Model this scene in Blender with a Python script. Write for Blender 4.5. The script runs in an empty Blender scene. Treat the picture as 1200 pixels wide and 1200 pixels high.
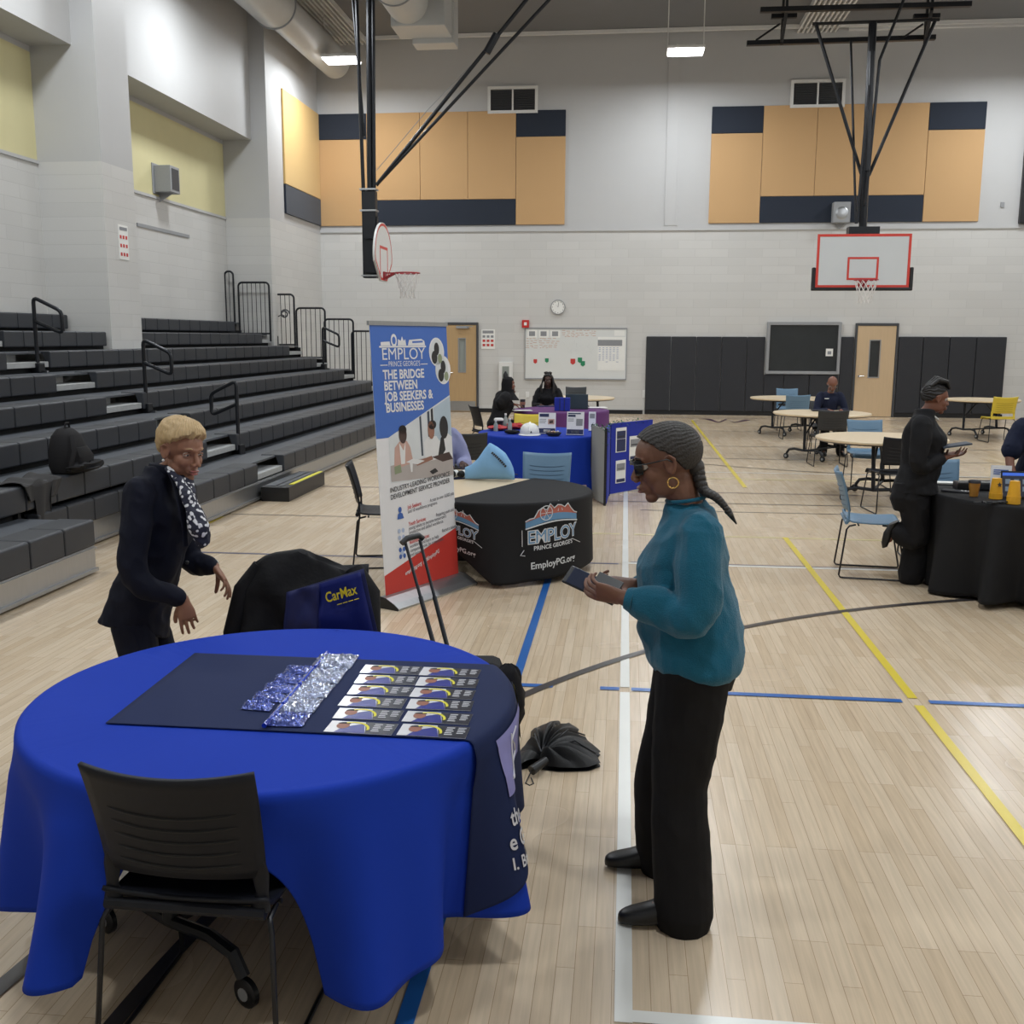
import bpy, bmesh, math, random
import numpy as np
from mathutils import Vector, Matrix, noise
C = bpy.context.scene.collection
random.seed(7)
PI = math.pi
V = Vector
# ---------------------------------------------------------------- camera
H = 1.9
F = 1205.0
_Y = V((134, 204, -F)).normalized()
_Z = V((31, 7100, F)); _Z = (_Z - _Y * _Z.dot(_Y)).normalized()
_X = _Y.cross(_Z)
CR = Matrix((_X, _Y, _Z))                       # camera space -> world
cd = bpy.data.cameras.new('camera'); cam = bpy.data.objects.new('camera', cd); C.objects.link(cam)
cd.sensor_width = 36; cd.lens = 36 * F / 1200; cd.clip_start = .05; cd.clip_end = 200
cam.matrix_world = Matrix.Translation((0, 0, H)) @ CR.to_4x4()
bpy.context.scene.camera = cam
def _ray(px, py): return CR @ V((px - 600, 600 - py, -F))
def Pz(px, py, z=0.0):
    d = _ray(px, py); return V((0, 0, H)) + d * ((z - H) / d.z)
def Py(px, py, y):
    d = _ray(px, py); return V((0, 0, H)) + d * (y / d.y)
def Px(px, py, x):
    d = _ray(px, py); return V((0, 0, H)) + d * (x / d.x)
# ---------------------------------------------------------------- light, world, exposure
sc = bpy.context.scene
sc.view_settings.view_transform = 'Standard'; sc.view_settings.look = 'None'
sc.view_settings.gamma = 1; sc.view_settings.use_curve_mapping = False
sc.view_settings.exposure = 0.2
w = bpy.data.worlds.new('world'); sc.world = w; w.use_nodes = True
w.node_tree.nodes['Background'].inputs[0].default_value = (.9, .95, 1, 1)
w.node_tree.nodes['Background'].inputs[1].default_value = .05
LIGHT_W = 118.0
LIGHTS = [(x, y) for y in (23.8, 18.2, 12.6, 7.0, 1.4) for x in (-6.47, 1.13, 8.73)]
# ---------------------------------------------------------------- materials
M = {}
def mat(name, col, rough=.6, metal=0, nscale=0, namt=0, bump=0, bscale=None, sheen=0, coat=0, spec=.5, emit=0, alpha=1, stretch=None, trans=0, sss=0):
    if name in M: return M[name]
    m = bpy.data.materials.new(name); m.use_nodes = True; M[name] = m
    nt = m.node_tree; b = nt.nodes['Principled BSDF']; L = nt.links.new
    c4 = (*col, 1)
    b.inputs['Base Color'].default_value = c4
    b.inputs['Roughness'].default_value = rough; b.inputs['Metallic'].default_value = metal
    b.inputs['Specular IOR Level'].default_value = spec
    if sheen: b.inputs['Sheen Weight'].default_value = sheen; b.inputs['Sheen Roughness'].default_value = .4
    if coat: b.inputs['Coat Weight'].default_value = coat; b.inputs['Coat Roughness'].default_value = .12
    if trans: b.inputs['Transmission Weight'].default_value = trans
    if sss:
        b.inputs['Subsurface Weight'].default_value = sss; b.inputs['Subsurface Radius'].default_value = (.02, .008, .004)
    if emit: b.inputs['Emission Color'].default_value = c4; b.inputs['Emission Strength'].default_value = emit
    tc = nt.nodes.new('ShaderNodeTexCoord'); mp = nt.nodes.new('ShaderNodeMapping')
    L(tc.outputs['Object'], mp.inputs['Vector'])
    if stretch: mp.inputs['Scale'].default_value = stretch
    n = nt.nodes.new('ShaderNodeTexNoise'); n.inputs['Scale'].default_value = nscale or 30; n.inputs['Detail'].default_value = 4
    L(mp.outputs['Vector'], n.inputs['Vector'])
    if namt or not nscale:
        a = namt or .06
        mx = nt.nodes.new('ShaderNodeMix'); mx.data_type = 'RGBA'
        mx.inputs[6].default_value = tuple(max(0, c * (1 - a)) for c in col) + (1,)
        mx.inputs[7].default_value = tuple(min(1, c * (1 + a)) for c in col) + (1,)
        L(n.outputs['Fac'], mx.inputs[0]); L(mx.outputs[2], b.inputs['Base Color'])
    if bump:
        n2 = n
        if bscale:
            n2 = nt.nodes.new('ShaderNodeTexNoise'); n2.inputs['Scale'].default_value = bscale; n2.inputs['Detail'].default_value = 3
            L(mp.outputs['Vector'], n2.inputs['Vector'])
        bp = nt.nodes.new('ShaderNodeBump'); bp.inputs['Strength'].default_value = bump; bp.inputs['Distance'].default_value = .01
        L(n2.outputs['Fac'], bp.inputs['Height']); L(bp.outputs['Normal'], b.inputs['Normal'])
    return m
def srgb(r, g, b):
    return tuple(((c / 255) / 12.92 if c / 255 < .04045 else ((c / 255 + .055) / 1.055) ** 2.4) for c in (r, g, b))
def brickmat(name, col, mortar, bw, rh, msize, axis, bump=.35, var=.03):
    m = bpy.data.materials.new(name); m.use_nodes = True; M[name] = m
    nt = m.node_tree; b = nt.nodes['Principled BSDF']; L = nt.links.new
    geo = nt.nodes.new('ShaderNodeNewGeometry'); sp = nt.nodes.new('ShaderNodeSeparateXYZ'); cb = nt.nodes.new('ShaderNodeCombineXYZ')
    L(geo.outputs['Position'], sp.inputs[0])
    L(sp.outputs[axis], cb.inputs[0]); L(sp.outputs['Z'], cb.inputs[1])
    br = nt.nodes.new('ShaderNodeTexBrick'); L(cb.outputs[0], br.inputs['Vector'])
    br.inputs['Scale'].default_value = 1; br.inputs['Brick Width'].default_value = bw; br.inputs['Row Height'].default_value = rh
    br.inputs['Mortar Size'].default_value = msize; br.inputs['Mortar Smooth'].default_value = .3; br.inputs['Bias'].default_value = 0
    br.inputs['Color1'].default_value = (*[c * (1 - var) for c in col], 1); br.inputs['Color2'].default_value = (*[c * (1 + var) for c in col], 1)
    br.inputs['Mortar'].default_value = (*mortar, 1)
    L(br.outputs['Color'], b.inputs['Base Color'])
    n = nt.nodes.new('ShaderNodeTexNoise'); n.inputs['Scale'].default_value = 40; L(geo.outputs['Position'], n.inputs['Vector'])
    iv = nt.nodes.new('ShaderNodeMath'); iv.operation = 'MULTIPLY_ADD'; iv.inputs[1].default_value = -1; L(br.outputs['Fac'], iv.inputs[0])
    sc_ = nt.nodes.new('ShaderNodeMath'); sc_.operation = 'MULTIPLY'; sc_.inputs[1].default_value = .25; L(n.outputs['Fac'], sc_.inputs[0]); L(sc_.outputs[0], iv.inputs[2])
    bp = nt.nodes.new('ShaderNodeBump'); bp.inputs['Strength'].default_value = bump; bp.inputs['Distance'].default_value = .012
    L(iv.outputs[0], bp.inputs['Height']); L(bp.outputs['Normal'], b.inputs['Normal'])
    b.inputs['Roughness'].default_value = .45
    return m
def floormat():
    m = bpy.data.materials.new('maple_boards'); m.use_nodes = True; M['floor'] = m
    nt = m.node_tree; b = nt.nodes['Principled BSDF']; L = nt.links.new
    geo = nt.nodes.new('ShaderNodeNewGeometry'); sp = nt.nodes.new('ShaderNodeSeparateXYZ'); cb = nt.nodes.new('ShaderNodeCombineXYZ')
    L(geo.outputs['Position'], sp.inputs[0]); L(sp.outputs['Y'], cb.inputs[0]); L(sp.outputs['X'], cb.inputs[1])
    br = nt.nodes.new('ShaderNodeTexBrick'); L(cb.outputs[0], br.inputs['Vector'])
    br.offset = .37; br.offset_frequency = 3; br.squash = 1
    br.inputs['Scale'].default_value = 1; br.inputs['Brick Width'].default_value = .62; br.inputs['Row Height'].default_value = .057
    br.inputs['Mortar Size'].default_value = .0009; br.inputs['Bias'].default_value = -.1
    br.inputs['Color1'].default_value = (*srgb(212, 193, 167), 1); br.inputs['Color2'].default_value = (*srgb(199, 177, 148), 1)
    br.inputs['Mortar'].default_value = (*srgb(156, 132, 102), 1)
    mp = nt.nodes.new('ShaderNodeMapping'); mp.inputs['Scale'].default_value = (3.0, 60, 1); L(cb.outputs[0], mp.inputs['Vector'])
    n = nt.nodes.new('ShaderNodeTexNoise'); n.inputs['Scale'].default_value = 1; n.inputs['Detail'].default_value = 5; L(mp.outputs[0], n.inputs['Vector'])
    n2 = nt.nodes.new('ShaderNodeTexNoise'); n2.inputs['Scale'].default_value = .9; L(cb.outputs[0], n2.inputs['Vector'])
    r = nt.nodes.new('ShaderNodeMapRange'); r.inputs['From Min'].default_value = .3; r.inputs['From Max'].default_value = .7; r.inputs['To Min'].default_value = .88; r.inputs['To Max'].default_value = 1.06
    L(n.outputs['Fac'], r.inputs['Value'])
    mx = nt.nodes.new('ShaderNodeMix'); mx.data_type = 'RGBA'; mx.blend_type = 'MULTIPLY'; mx.inputs[0].default_value = 1
    L(br.outputs['Color'], mx.inputs[6]); L(r.outputs[0], mx.inputs[7]); L(mx.outputs[2], b.inputs['Base Color'])
    rr = nt.nodes.new('ShaderNodeMapRange'); rr.inputs['To Min'].default_value = .16; rr.inputs['To Max'].default_value = .34; L(n2.outputs['Fac'], rr.inputs['Value'])
    L(rr.outputs[0], b.inputs['Roughness'])
    b.inputs['Specular IOR Level'].default_value = .45
    return m
# ---------------------------------------------------------------- mesh builder
def frame(z, up=V((0, 0, 1))):
    z = V(z).normalized()
    if abs(z.dot(up)) > .98: up = V((0, 1, 0)) if abs(z.y) < .9 else V((1, 0, 0))
    x = up.cross(z).normalized(); y = z.cross(x)
    return x, y, z
def crom(P, k=4):
    P = [V(p) for p in P]; out = []
    for i in range(len(P) - 1):
        p0 = P[max(0, i - 1)]; p1 = P[i]; p2 = P[i + 1]; p3 = P[min(len(P) - 1, i + 2)]
        for j in range(k):
            t = j / k; out.append(.5 * ((2 * p1) + (p2 - p0) * t + (2 * p0 - 5 * p1 + 4 * p2 - p3) * t * t + (3 * p1 - p0 - 3 * p2 + p3) * t ** 3))
    out.append(P[-1]); return out
class MB:
    def __init__(s): s.v = []; s.f = []; s.m = []; s.k = 0
    def mi(s, k): s.k = k; return s
    def add(s, vs, fs):
        o = len(s.v); s.v += [tuple(v) for v in vs]
        for f in fs: s.f.append([i + o for i in f]); s.m.append(s.k)
        return s
    def box(s, c, size, R=None):
        c = V(c); h = [a / 2 for a in size]; R = R or Matrix.Identity(3)
        vs = [c + R @ V((x * h[0], y * h[1], z * h[2])) for x in (-1, 1) for y in (-1, 1) for z in (-1, 1)]
        return s.add(vs, [(0, 1, 3, 2), (4, 6, 7, 5), (0, 4, 5, 1), (2, 3, 7, 6), (0, 2, 6, 4), (1, 5, 7, 3)])
    def b2(s, a, b):
        return s.box([(a[i] + b[i]) / 2 for i in range(3)], [abs(b[i] - a[i]) for i in range(3)])
    def beam(s, a, b, w, h, up=V((0, 0, 1))):
        a = V(a); b = V(b); x, y, z = frame(b - a, up)
        return s.box((a + b) / 2, (w, h, (b - a).length), Matrix((x, y, z)).transposed())
    def tube(s, pts, r, n=8, closed=False, caps=True, flat=1.0):
        pts = [V(p) for p in pts]; N = len(pts); rs = r if isinstance(r, (list, tuple)) else [r] * N
        x = None; vs = []
        for i, p in enumerate(pts):
            if closed: t = pts[(i + 1) % N] - pts[i - 1]
            else: t = pts[min(i + 1, N - 1)] - pts[max(i - 1, 0)]
            t.normalize()
            if x is None: x = frame(t)[0]
            else:
                x = x - t * x.dot(t)
                x = x.normalized() if x.length > 1e-6 else frame(t)[0]
            y = t.cross(x)
            for k in range(n):
                a = 2 * PI * k / n; vs.append(p + (x * math.cos(a) + y * math.sin(a) * flat) * rs[i])
        fs = []
        for i in range(N if closed else N - 1):
            j = (i + 1) % N
            for k in range(n): fs.append((i * n + k, i * n + (k + 1) % n, j * n + (k + 1) % n, j * n + k))
        if caps and not closed: fs += [list(range(n))[::-1], [(N - 1) * n + k for k in range(n)]]
        return s.add(vs, fs)
    def cyl(s, a, b, r, n=16): return s.tube([a, b], r, n)
    def lathe(s, prof, c=(0, 0, 0), n=24, R=None, sx=1, sy=1):
        c = V(c); R = R or Matrix.Identity(3); vs = []; fs = []
        for r, z in prof:
            for k in range(n):
                a = 2 * PI * k / n; vs.append(c + R @ V((r * math.cos(a) * sx, r * math.sin(a) * sy, z)))
        for i in range(len(prof) - 1):
            for k in range(n): fs.append((i * n + k, i * n + (k + 1) % n, (i + 1) * n + (k + 1) % n, (i + 1) * n + k))
        if prof[0][0] > 1e-5: fs.append(list(range(n))[::-1])
        if prof[-1][0] > 1e-5: fs.append([(len(prof) - 1) * n + k for k in range(n)])
        return s.add(vs, fs)
    def grid(s, fn, nu, nv, cu=False, cv=False):
        vs = [fn(i / (nu if cu else nu - 1), j / (nv if cv else nv - 1)) for i in range(nu) for j in range(nv)]
        fs = []
        for i in range(nu if cu else nu - 1):
            for j in range(nv if cv else nv - 1):
                i2 = (i + 1) % nu; j2 = (j + 1) % nv
                fs.append((i * nv + j, i2 * nv + j, i2 * nv + j2, i * nv + j2))
        return s.add(vs, fs)
    def ell(s, c, r, R=None, n=16, m=10):
        c = V(c); R = R or Matrix.Identity(3)
        r = (r, r, r) if not hasattr(r, '__len__') else r
        prof = [(math.sin(PI * j / m), -math.cos(PI * j / m)) for j in range(m + 1)]
        vs = []; fs = []
        vs.append(c + R @ V((0, 0, -r[2])))
        for j in range(1, m):
            q = prof[j]
            for k in range(n):
                a = 2 * PI * k / n; vs.append(c + R @ V((q[0] * math.cos(a) * r[0], q[0] * math.sin(a) * r[1], q[1] * r[2])))
        vs.append(c + R @ V((0, 0, r[2])))
        for k in range(n): fs.append((0, 1 + (k + 1) % n, 1 + k))
        for j in range(m - 2):
            for k in range(n):
                a = 1 + j * n; fs.append((a + k, a + (k + 1) % n, a + n + (k + 1) % n, a + n + k))
        a = 1 + (m - 2) * n; t = len(vs) - 1
        for k in range(n): fs.append((a + k, a + (k + 1) % n, t))
        return s.add(vs, fs)
    def loft(s, rings, n=20, caps=True, sq=1.0):
        # rings: (centre, avec, bvec)
        vs = []; fs = []
        for c, a_, b_ in rings:
            c = V(c); a_ = V(a_); b_ = V(b_)
            for k in range(n):
                t = 2 * PI * k / n; ct, st = math.cos(t), math.sin(t)
                if sq != 1: ct = math.copysign(abs(ct) ** sq, ct); st = math.copysign(abs(st) ** sq, st)
                vs.append(c + a_ * ct + b_ * st)
        for i in range(len(rings) - 1):
            for k in range(n): fs.append((i * n + k, i * n + (k + 1) % n, (i + 1) * n + (k + 1) % n, (i + 1) * n + k))
        if caps: fs += [list(range(n))[::-1], [(len(rings) - 1) * n + k for k in range(n)]]
        return s.add(vs, fs)
    def sloft(s, rings, n=28, k=4):
        C_ = crom([r[0] for r in rings], k); A = crom([r[1] for r in rings], k); B = crom([r[2] for r in rings], k)
        return s.loft(list(zip(C_, A, B)), n)
    def prism(s, poly, o, ux, uy, depth):
        o = V(o); ux = V(ux); uy = V(uy); nz = ux.cross(uy).normalized() * depth
        a = [o + ux * p[0] + uy * p[1] for p in poly]; n = len(a)
        vs = a + [p + nz for p in a]
        fs = [list(range(n))[::-1], [n + i for i in range(n)]] + [(i, (i + 1) % n, n + (i + 1) % n, n + i) for i in range(n)]
        return s.add(vs, fs)
    def build(s, name, mats, parent=None, smooth=True, bevel=0, solid=0, sub=0, loc=None):
        me = bpy.data.meshes.new(name); me.from_pydata(s.v, [], s.f)
        mats = mats if isinstance(mats, (list, tuple)) else [mats]
        for m in mats: me.materials.append(M[m] if isinstance(m, str) else m)
        me.polygons.foreach_set('material_index', s.m)
        me.validate(); me.update()
        bm = bmesh.new(); bm.from_mesh(me); bmesh.ops.remove_doubles(bm, verts=bm.verts, dist=1e-6); bmesh.ops.recalc_face_normals(bm, faces=bm.faces); bm.to_mesh(me); bm.free()
        o = bpy.data.objects.new(name, me); C.objects.link(o)
        if smooth:
            me.polygons.foreach_set('use_smooth', [True] * len(me.polygons))
            sm = me.attributes.get('sharp_edge')
            bm = bmesh.new(); bm.from_mesh(me)
            for e in bm.edges:
                if len(e.link_faces) == 2 and e.link_faces[0].normal.angle(e.link_faces[1].normal, 0) > math.radians(38): e.smooth = False
            bm.to_mesh(me); bm.free()
        if solid: md = o.modifiers.new('s', 'SOLIDIFY'); md.thickness = solid; md.offset = 0
        if bevel: md = o.modifiers.new('b', 'BEVEL'); md.width = bevel; md.segments = 2; md.limit_method = 'ANGLE'; md.angle_limit = math.radians(40); md.harden_normals = False
        if sub: md = o.modifiers.new('u', 'SUBSURF'); md.levels = sub; md.render_levels = sub
        if parent: o.parent = parent
        if loc: o.location = loc
        return o
def tag(o, label=None, cat=None, group=None, kind=None):
    if label: o['label'] = label
    if cat: o['category'] = cat
    if group: o['group'] = group
    if kind: o['kind'] = kind
    return o
def thing(name, label, cat, loc=(0, 0, 0), rz=0, group=None):
    o = bpy.data.objects.new(name, None); C.objects.link(o); o.location = loc; o.rotation_euler = (0, 0, rz)
    o.empty_display_size = .1
    return tag(o, label, cat, group)
def struct(o): o['kind'] = 'structure'; return o
def copy_tree(o, parent=None):
    c = o.copy(); C.objects.link(c)
    if parent: c.parent = parent
    for ch in list(KIDS(o)): copy_tree(ch, c)
    return c
def KIDS(o): return [q for q in C.objects if q.parent == o]
def textmesh(txt, size, bold=0, spacing=1.0, align='LEFT', line=1.0):
    cu = bpy.data.curves.new('t', 'FONT'); cu.body = txt; cu.size = size; cu.offset = bold; cu.align_x = align
    cu.space_character = spacing; cu.space_line = line; cu.resolution_u = 3
    o = bpy.data.objects.new('t', cu); C.objects.link(o)
    dg = bpy.context.evaluated_depsgraph_get(); dg.update()
    me = bpy.data.meshes.new_from_object(o.evaluated_get(dg))
    vs = [tuple(v.co) for v in me.vertices]; fs = [list(p.vertices) for p in me.polygons]
    bpy.data.objects.remove(o); bpy.data.curves.remove(cu); bpy.data.meshes.remove(me)
    return vs, fs
def text(parent, txt, o, ux, uy, size, m, bold=0, align='LEFT', spacing=1.0, sx=1.0, name='lettering', line=1.0, fn=None, skew=0, cut=0):
    vs, fs = textmesh(txt, size, bold, spacing, align, line)
    mb = MB(); o = V(o); ux = V(ux); uy = V(uy); nz = ux.cross(uy).normalized() * .0012
    if fn: pts = [fn(v[0] * sx + v[1] * skew, v[1]) for v in vs]
    else: pts = [o + ux * (v[0] * sx + v[1] * skew) + uy * v[1] + nz for v in vs]
    mb.add(pts, fs)
    ob = mb.build(name, m, parent, smooth=False)
    return ob
# ---------------------------------------------------------------- shell of the gym
D = 26.3; CEIL = 9.1
wall_c = srgb(205, 204, 201)
brickmat('block_x', wall_c, tuple(c * .90 for c in wall_c), .812, .203, .006, 'X', .22)
brickmat('block_y', wall_c, tuple(c * .90 for c in wall_c), .812, .203, .006, 'Y', .22)
mat('paint', srgb(190, 190, 190), .55, nscale=3, namt=.015, bump=.05, bscale=60)
mat('paint_yellow', srgb(214, 206, 160), .55, nscale=4, namt=.03, bump=.08, bscale=60)
mat('ceiling_deck', srgb(120, 121, 124), .7, nscale=2, namt=.03)
mat('panel_tan', srgb(198, 160, 114), .85, nscale=120, namt=.05, bump=.05, sheen=.2)
mat('panel_gold', srgb(214, 178, 114), .85, nscale=120, namt=.05, sheen=.2)
mat('panel_navy', srgb(34, 42, 56), .85, nscale=120, namt=.08, sheen=.2)
mat('pad_black', srgb(38, 40, 46), .55, nscale=8, namt=.08, bump=.05)
mat('black_metal', srgb(27, 30, 36), .38, metal=.3)
mat('black_paint', srgb(20, 22, 26), .4)
mat('chrome', srgb(190, 192, 195), .22, metal=1)
mat('aluminium', srgb(176, 178, 180), .32, metal=.85, nscale=6, namt=.08, stretch=(1, 8, 1))
mat('galvanised', srgb(176, 178, 178), .42, metal=.15, nscale=14, namt=.16)
mat('white_paint', srgb(226, 226, 224), .45)
mat('duct_paint', srgb(196, 198, 198), .4, nscale=4, namt=.03)
mat('grey_trim', srgb(150, 152, 155), .5)
mat('dark_trim', srgb(66, 68, 72), .5)
mat('door_maple', srgb(205, 178, 142), .45, nscale=3, namt=.08, stretch=(8, 8, .6))
mat('door_oak', srgb(186, 155, 112), .45, nscale=3, namt=.14, stretch=(14, 8, .5))
mat('glass_dark', srgb(42, 46, 48), .08, nscale=3, namt=.25, spec=.6)
mat('glass_grey', srgb(150, 156, 152), .1, nscale=3, namt=.1)
mat('red', srgb(196, 42, 38), .4); mat('hoop_red', srgb(206, 62, 50), .45); mat('rim_red', srgb(166, 40, 50), .4)
mat('net', srgb(224, 222, 220), .8)
mat('backboard', srgb(206, 210, 212), .15, nscale=2, namt=.03)
mat('paper', srgb(236, 236, 232), .7, nscale=20, namt=.03)
mat('ink', srgb(48, 48, 54), .7); mat('ink_grey', srgb(140, 142, 146), .7); mat('ink_red', srgb(196, 60, 56), .7)
mat('ink_blue', srgb(60, 96, 168), .7); mat('ink_green', srgb(44, 138, 96), .7); mat('ink_brown', srgb(196, 150, 120), .7)
mat('lamp_glow', (1, 1, 1), .5, emit=14)
floormat()
mb = MB(); mb.b2((-9.2, -3.2, -.15), (10.4, D + .1, 0)); floor = struct(mb.build('floor', 'floor', smooth=False))
# court lines, painted on the boards
for nm, c in (('line_white', (226, 226, 220)), ('line_yellow', (222, 200, 72)), ('line_blue', (38, 98, 172)), ('line_black', (62, 58, 58)), ('line_navy', (74, 78, 108)), ('line_purple', (80, 52, 74)), ('line_tan', (214, 200, 150))):
    mat(nm, srgb(*c), .28, nscale=5, namt=.05)
_lz = [.0008]
def line(pts, w, m, closed=False):
    _lz[0] += .00012; z = _lz[0]; mb = MB(); pts = [V((*p, z)) for p in pts]; vs = []
    for i, p in enumerate(pts):
        t = (pts[min(i + 1, len(pts) - 1)] - pts[max(i - 1, 0)]).normalized(); n = V((-t.y, t.x, 0)) * w / 2
        vs += [p + n, p - n]
    mb.add(vs, [(2 * i, 2 * i + 1, 2 * i + 3, 2 * i + 2) for i in range(len(pts) - 1)])
    return mb.build('court_line', m, floor, smooth=False)
def arcpts(cx, cy, r, a0, a1, n=80): return [(cx + r * math.cos(math.radians(a0 + (a1 - a0) * i / n)), cy + r * math.sin(math.radians(a0 + (a1 - a0) * i / n))) for i in range(n + 1)]
line([(10.3, 8.68), (.02, 8.66)], .05, 'line_white'); line([(10.3, 8.73), (.08, 8.71)], .022, 'line_navy'); line([(-.02, 8.62), (-.75, 8.62)], .04, 'line_navy')
line([(-1.9, 8.62), (-4.1, 8.62)], .045, 'line_navy')
line([(-.35, 9.98), (-.02, 9.98)], .05, 'line_tan'); line([(.12, 9.98), (5, 9.98)], .05, 'line_tan')
line([(-4.2, 10.58), (-1.7, 10.6)], .028, 'line_black')
line([(-4.2, 12.75), (-1.5, 12.78)], .035, 'line_purple')
for y_, x0, m_, w_ in ((11.45, .2, 'line_black', .03), (12.04, -.3, 'line_black', .035), (12.9, -.3, 'line_purple', .03), (14.2, 1.0, 'line_tan', .06), (14.9, 1.0, 'line_white', .045), (16.65, 1.0, 'line_black', .035), (18.6, 1.0, 'line_black', .03), (21.7, 1.4, 'line_black', .035), (23.2, -1, 'line_tan', .05), (25.2, -3, 'line_purple', .05)):
    line([(x0, y_), (10.3, y_)], w_, m_)
line([(.035, 2.63), (.035, 5.38)], .052, 'line_white'); line([(.035, 5.46), (.035, 16.6)], .052, 'line_white')
line([(.01, 2.66), (8, 2.66)], .052, 'line_white')
line([(1.57, .2), (1.57, 5.36)], .05, 'line_yellow'); line([(1.57, 5.47), (1.57, 10.0)], .05, 'line_yellow'); line([(1.57, 13.4), (1.57, 24.5)], .055, 'line_yellow')
line([(-.575, .4), (-.575, 5.4)], .052, 'line_blue'); line([(-.575, 5.4), (-.575, 8.6)], .052, 'line_blue')
line([(-.6, 5.43), (-.36, 5.43)], .05, 'line_blue'); line([(-.1, 5.43), (.005, 5.43)], .05, 'line_blue'); line([(.07, 5.43), (1.5, 5.42)], .05, 'line_blue'); line([(1.64, 5.42), (9, 5.4)], .05, 'line_blue')
line(arcpts(4.47, 2.17, 5.86, 60, 198, 140), .055, 'line_black')
line([(-1.84, 2.2), (-1.73, 3.1)], .06, 'line_black')
line(arcpts(5.1, 10.6, 2.1, 100, 265, 90), .035, 'line_black'); line(arcpts(4.7, 21, 6.2, 200, 335, 90), .035, 'line_black')
line([(-4.2, 8.2), (-4.25, 10.4)], .06, 'line_yellow')
wp = [Pz(*p).to_2d() for p in ((822, 491), (830, 491.3), (842, 495.4), (851, 491.6), (861, 495.4), (876, 492.2))]
line([tuple(p) for p in wp], .16, 'line_purple')
# ceiling and enclosing walls
mb = MB(); mb.b2((-9.2, -3.2, CEIL), (10.4, D + .1, CEIL + .15)); struct(mb.build('ceiling', 'ceiling_deck', smooth=False))
mb = MB(); mb.b2((-9.2, D, 0), (10.4, D + .25, 4.62)); wall_back = struct(mb.build('wall_back', 'block_x', smooth=False))
mb = MB(); mb.b2((-9.2, D, 4.62), (10.4, D + .25, CEIL)); struct(mb.build('wall_back_upper', 'paint', smooth=False))
mb = MB(); mb.b2((-7.8, D - .035, 4.50), (10.2, D, 4.56)); mb.b2((-7.8, D - .02, 4.56), (10.2, D, 4.62)); struct(mb.build('trim_1', 'paint', smooth=False))
mb = MB(); mb.b2((.86, D - .05, 4.62), (.90, D, CEIL)); mb.b2((1.14, D - .05, 4.62), (1.18, D, CEIL)); mb.b2((.9, D - .03, 4.62), (1.14, D, CEIL)); struct(mb.build('trim_2', 'paint', smooth=False))
mb = MB(); mb.b2((10.2, -3.2, 0), (10.4, D, CEIL)); struct(mb.build('wall_right', 'block_y', smooth=False))
mb = MB(); mb.b2((-9.2, -3.3, 0), (10.4, -3.1, CEIL)); struct(mb.build('wall_front', 'block_x', smooth=False))
XP, XS, XB = -7.8, -8.15, -8.8
mb = MB()
for y0, y1 in ((-3.1, 1.2), (7.6, 8.7), (15.14, 16.15), (22.5, D)):
    mb.mi(0).b2((XB - .2, y0, 0), (XP, y1, 4.45)); mb.mi(1).b2((XB - .2, y0, 4.45), (XP, y1, CEIL))
pil = struct(mb.build('wall_left', ['block_y', 'paint'], smooth=False))
mb = MB()
mb.mi(0).b2((XB - .2, -3.1, 0), (XB, D, 4.47)); mb.mi(1).b2((XB - .2, -3.1, 4.47), (XB, D, 6.0)); mb.mi(2).b2((XB - .2, -3.1, 6.0), (XB, D, CEIL))
mb.mi(2).b2((XB, -3.1, 4.42), (XB + .03, D, 4.47))
struct(mb.build('wall_left_recess', ['block_y', 'paint_yellow', 'paint'], smooth=False))
zs = Py(297, 164, 22.5).z
mb = MB()
for y0, y1 in ((1.2, 7.6), (8.7, 15.14), (16.15, 22.5)): mb.b2((XB, y0, zs), (XS, y1, CEIL))
struct(mb.build('wall_left_soffit', 'paint', smooth=False))
mb = MB(); mb.b2((-4.5, D - .02, 0), (-7.8, D, .1)); mb.b2((-3.74, D - .02, 0), (.45, D, .1)); struct(mb.build('baseboard_back', 'black_paint', smooth=False))
mb = MB()
for x0, x1 in ((3.85, 4.7), (-7.35, -6.5)):
    for i in range(9):
        xx = x0 + (x1 - x0) * i / 8; mb.b2((xx - .022, 12, CEIL - .12), (xx + .022, D, CEIL))
struct(mb.build('trim_3', 'white_paint', smooth=False))
mb = MB()
for yy in (9, 13.5, 18, 22.5, 26.0):
    mb.b2((-7.7, yy - .04, CEIL - .09), (10.2, yy + .04, CEIL - .01))
mb.b2((5.0, D - .1, 9.0), (10.2, D, 9.06))
struct(mb.build('trim_4', 'white_paint', smooth=False))
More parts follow.
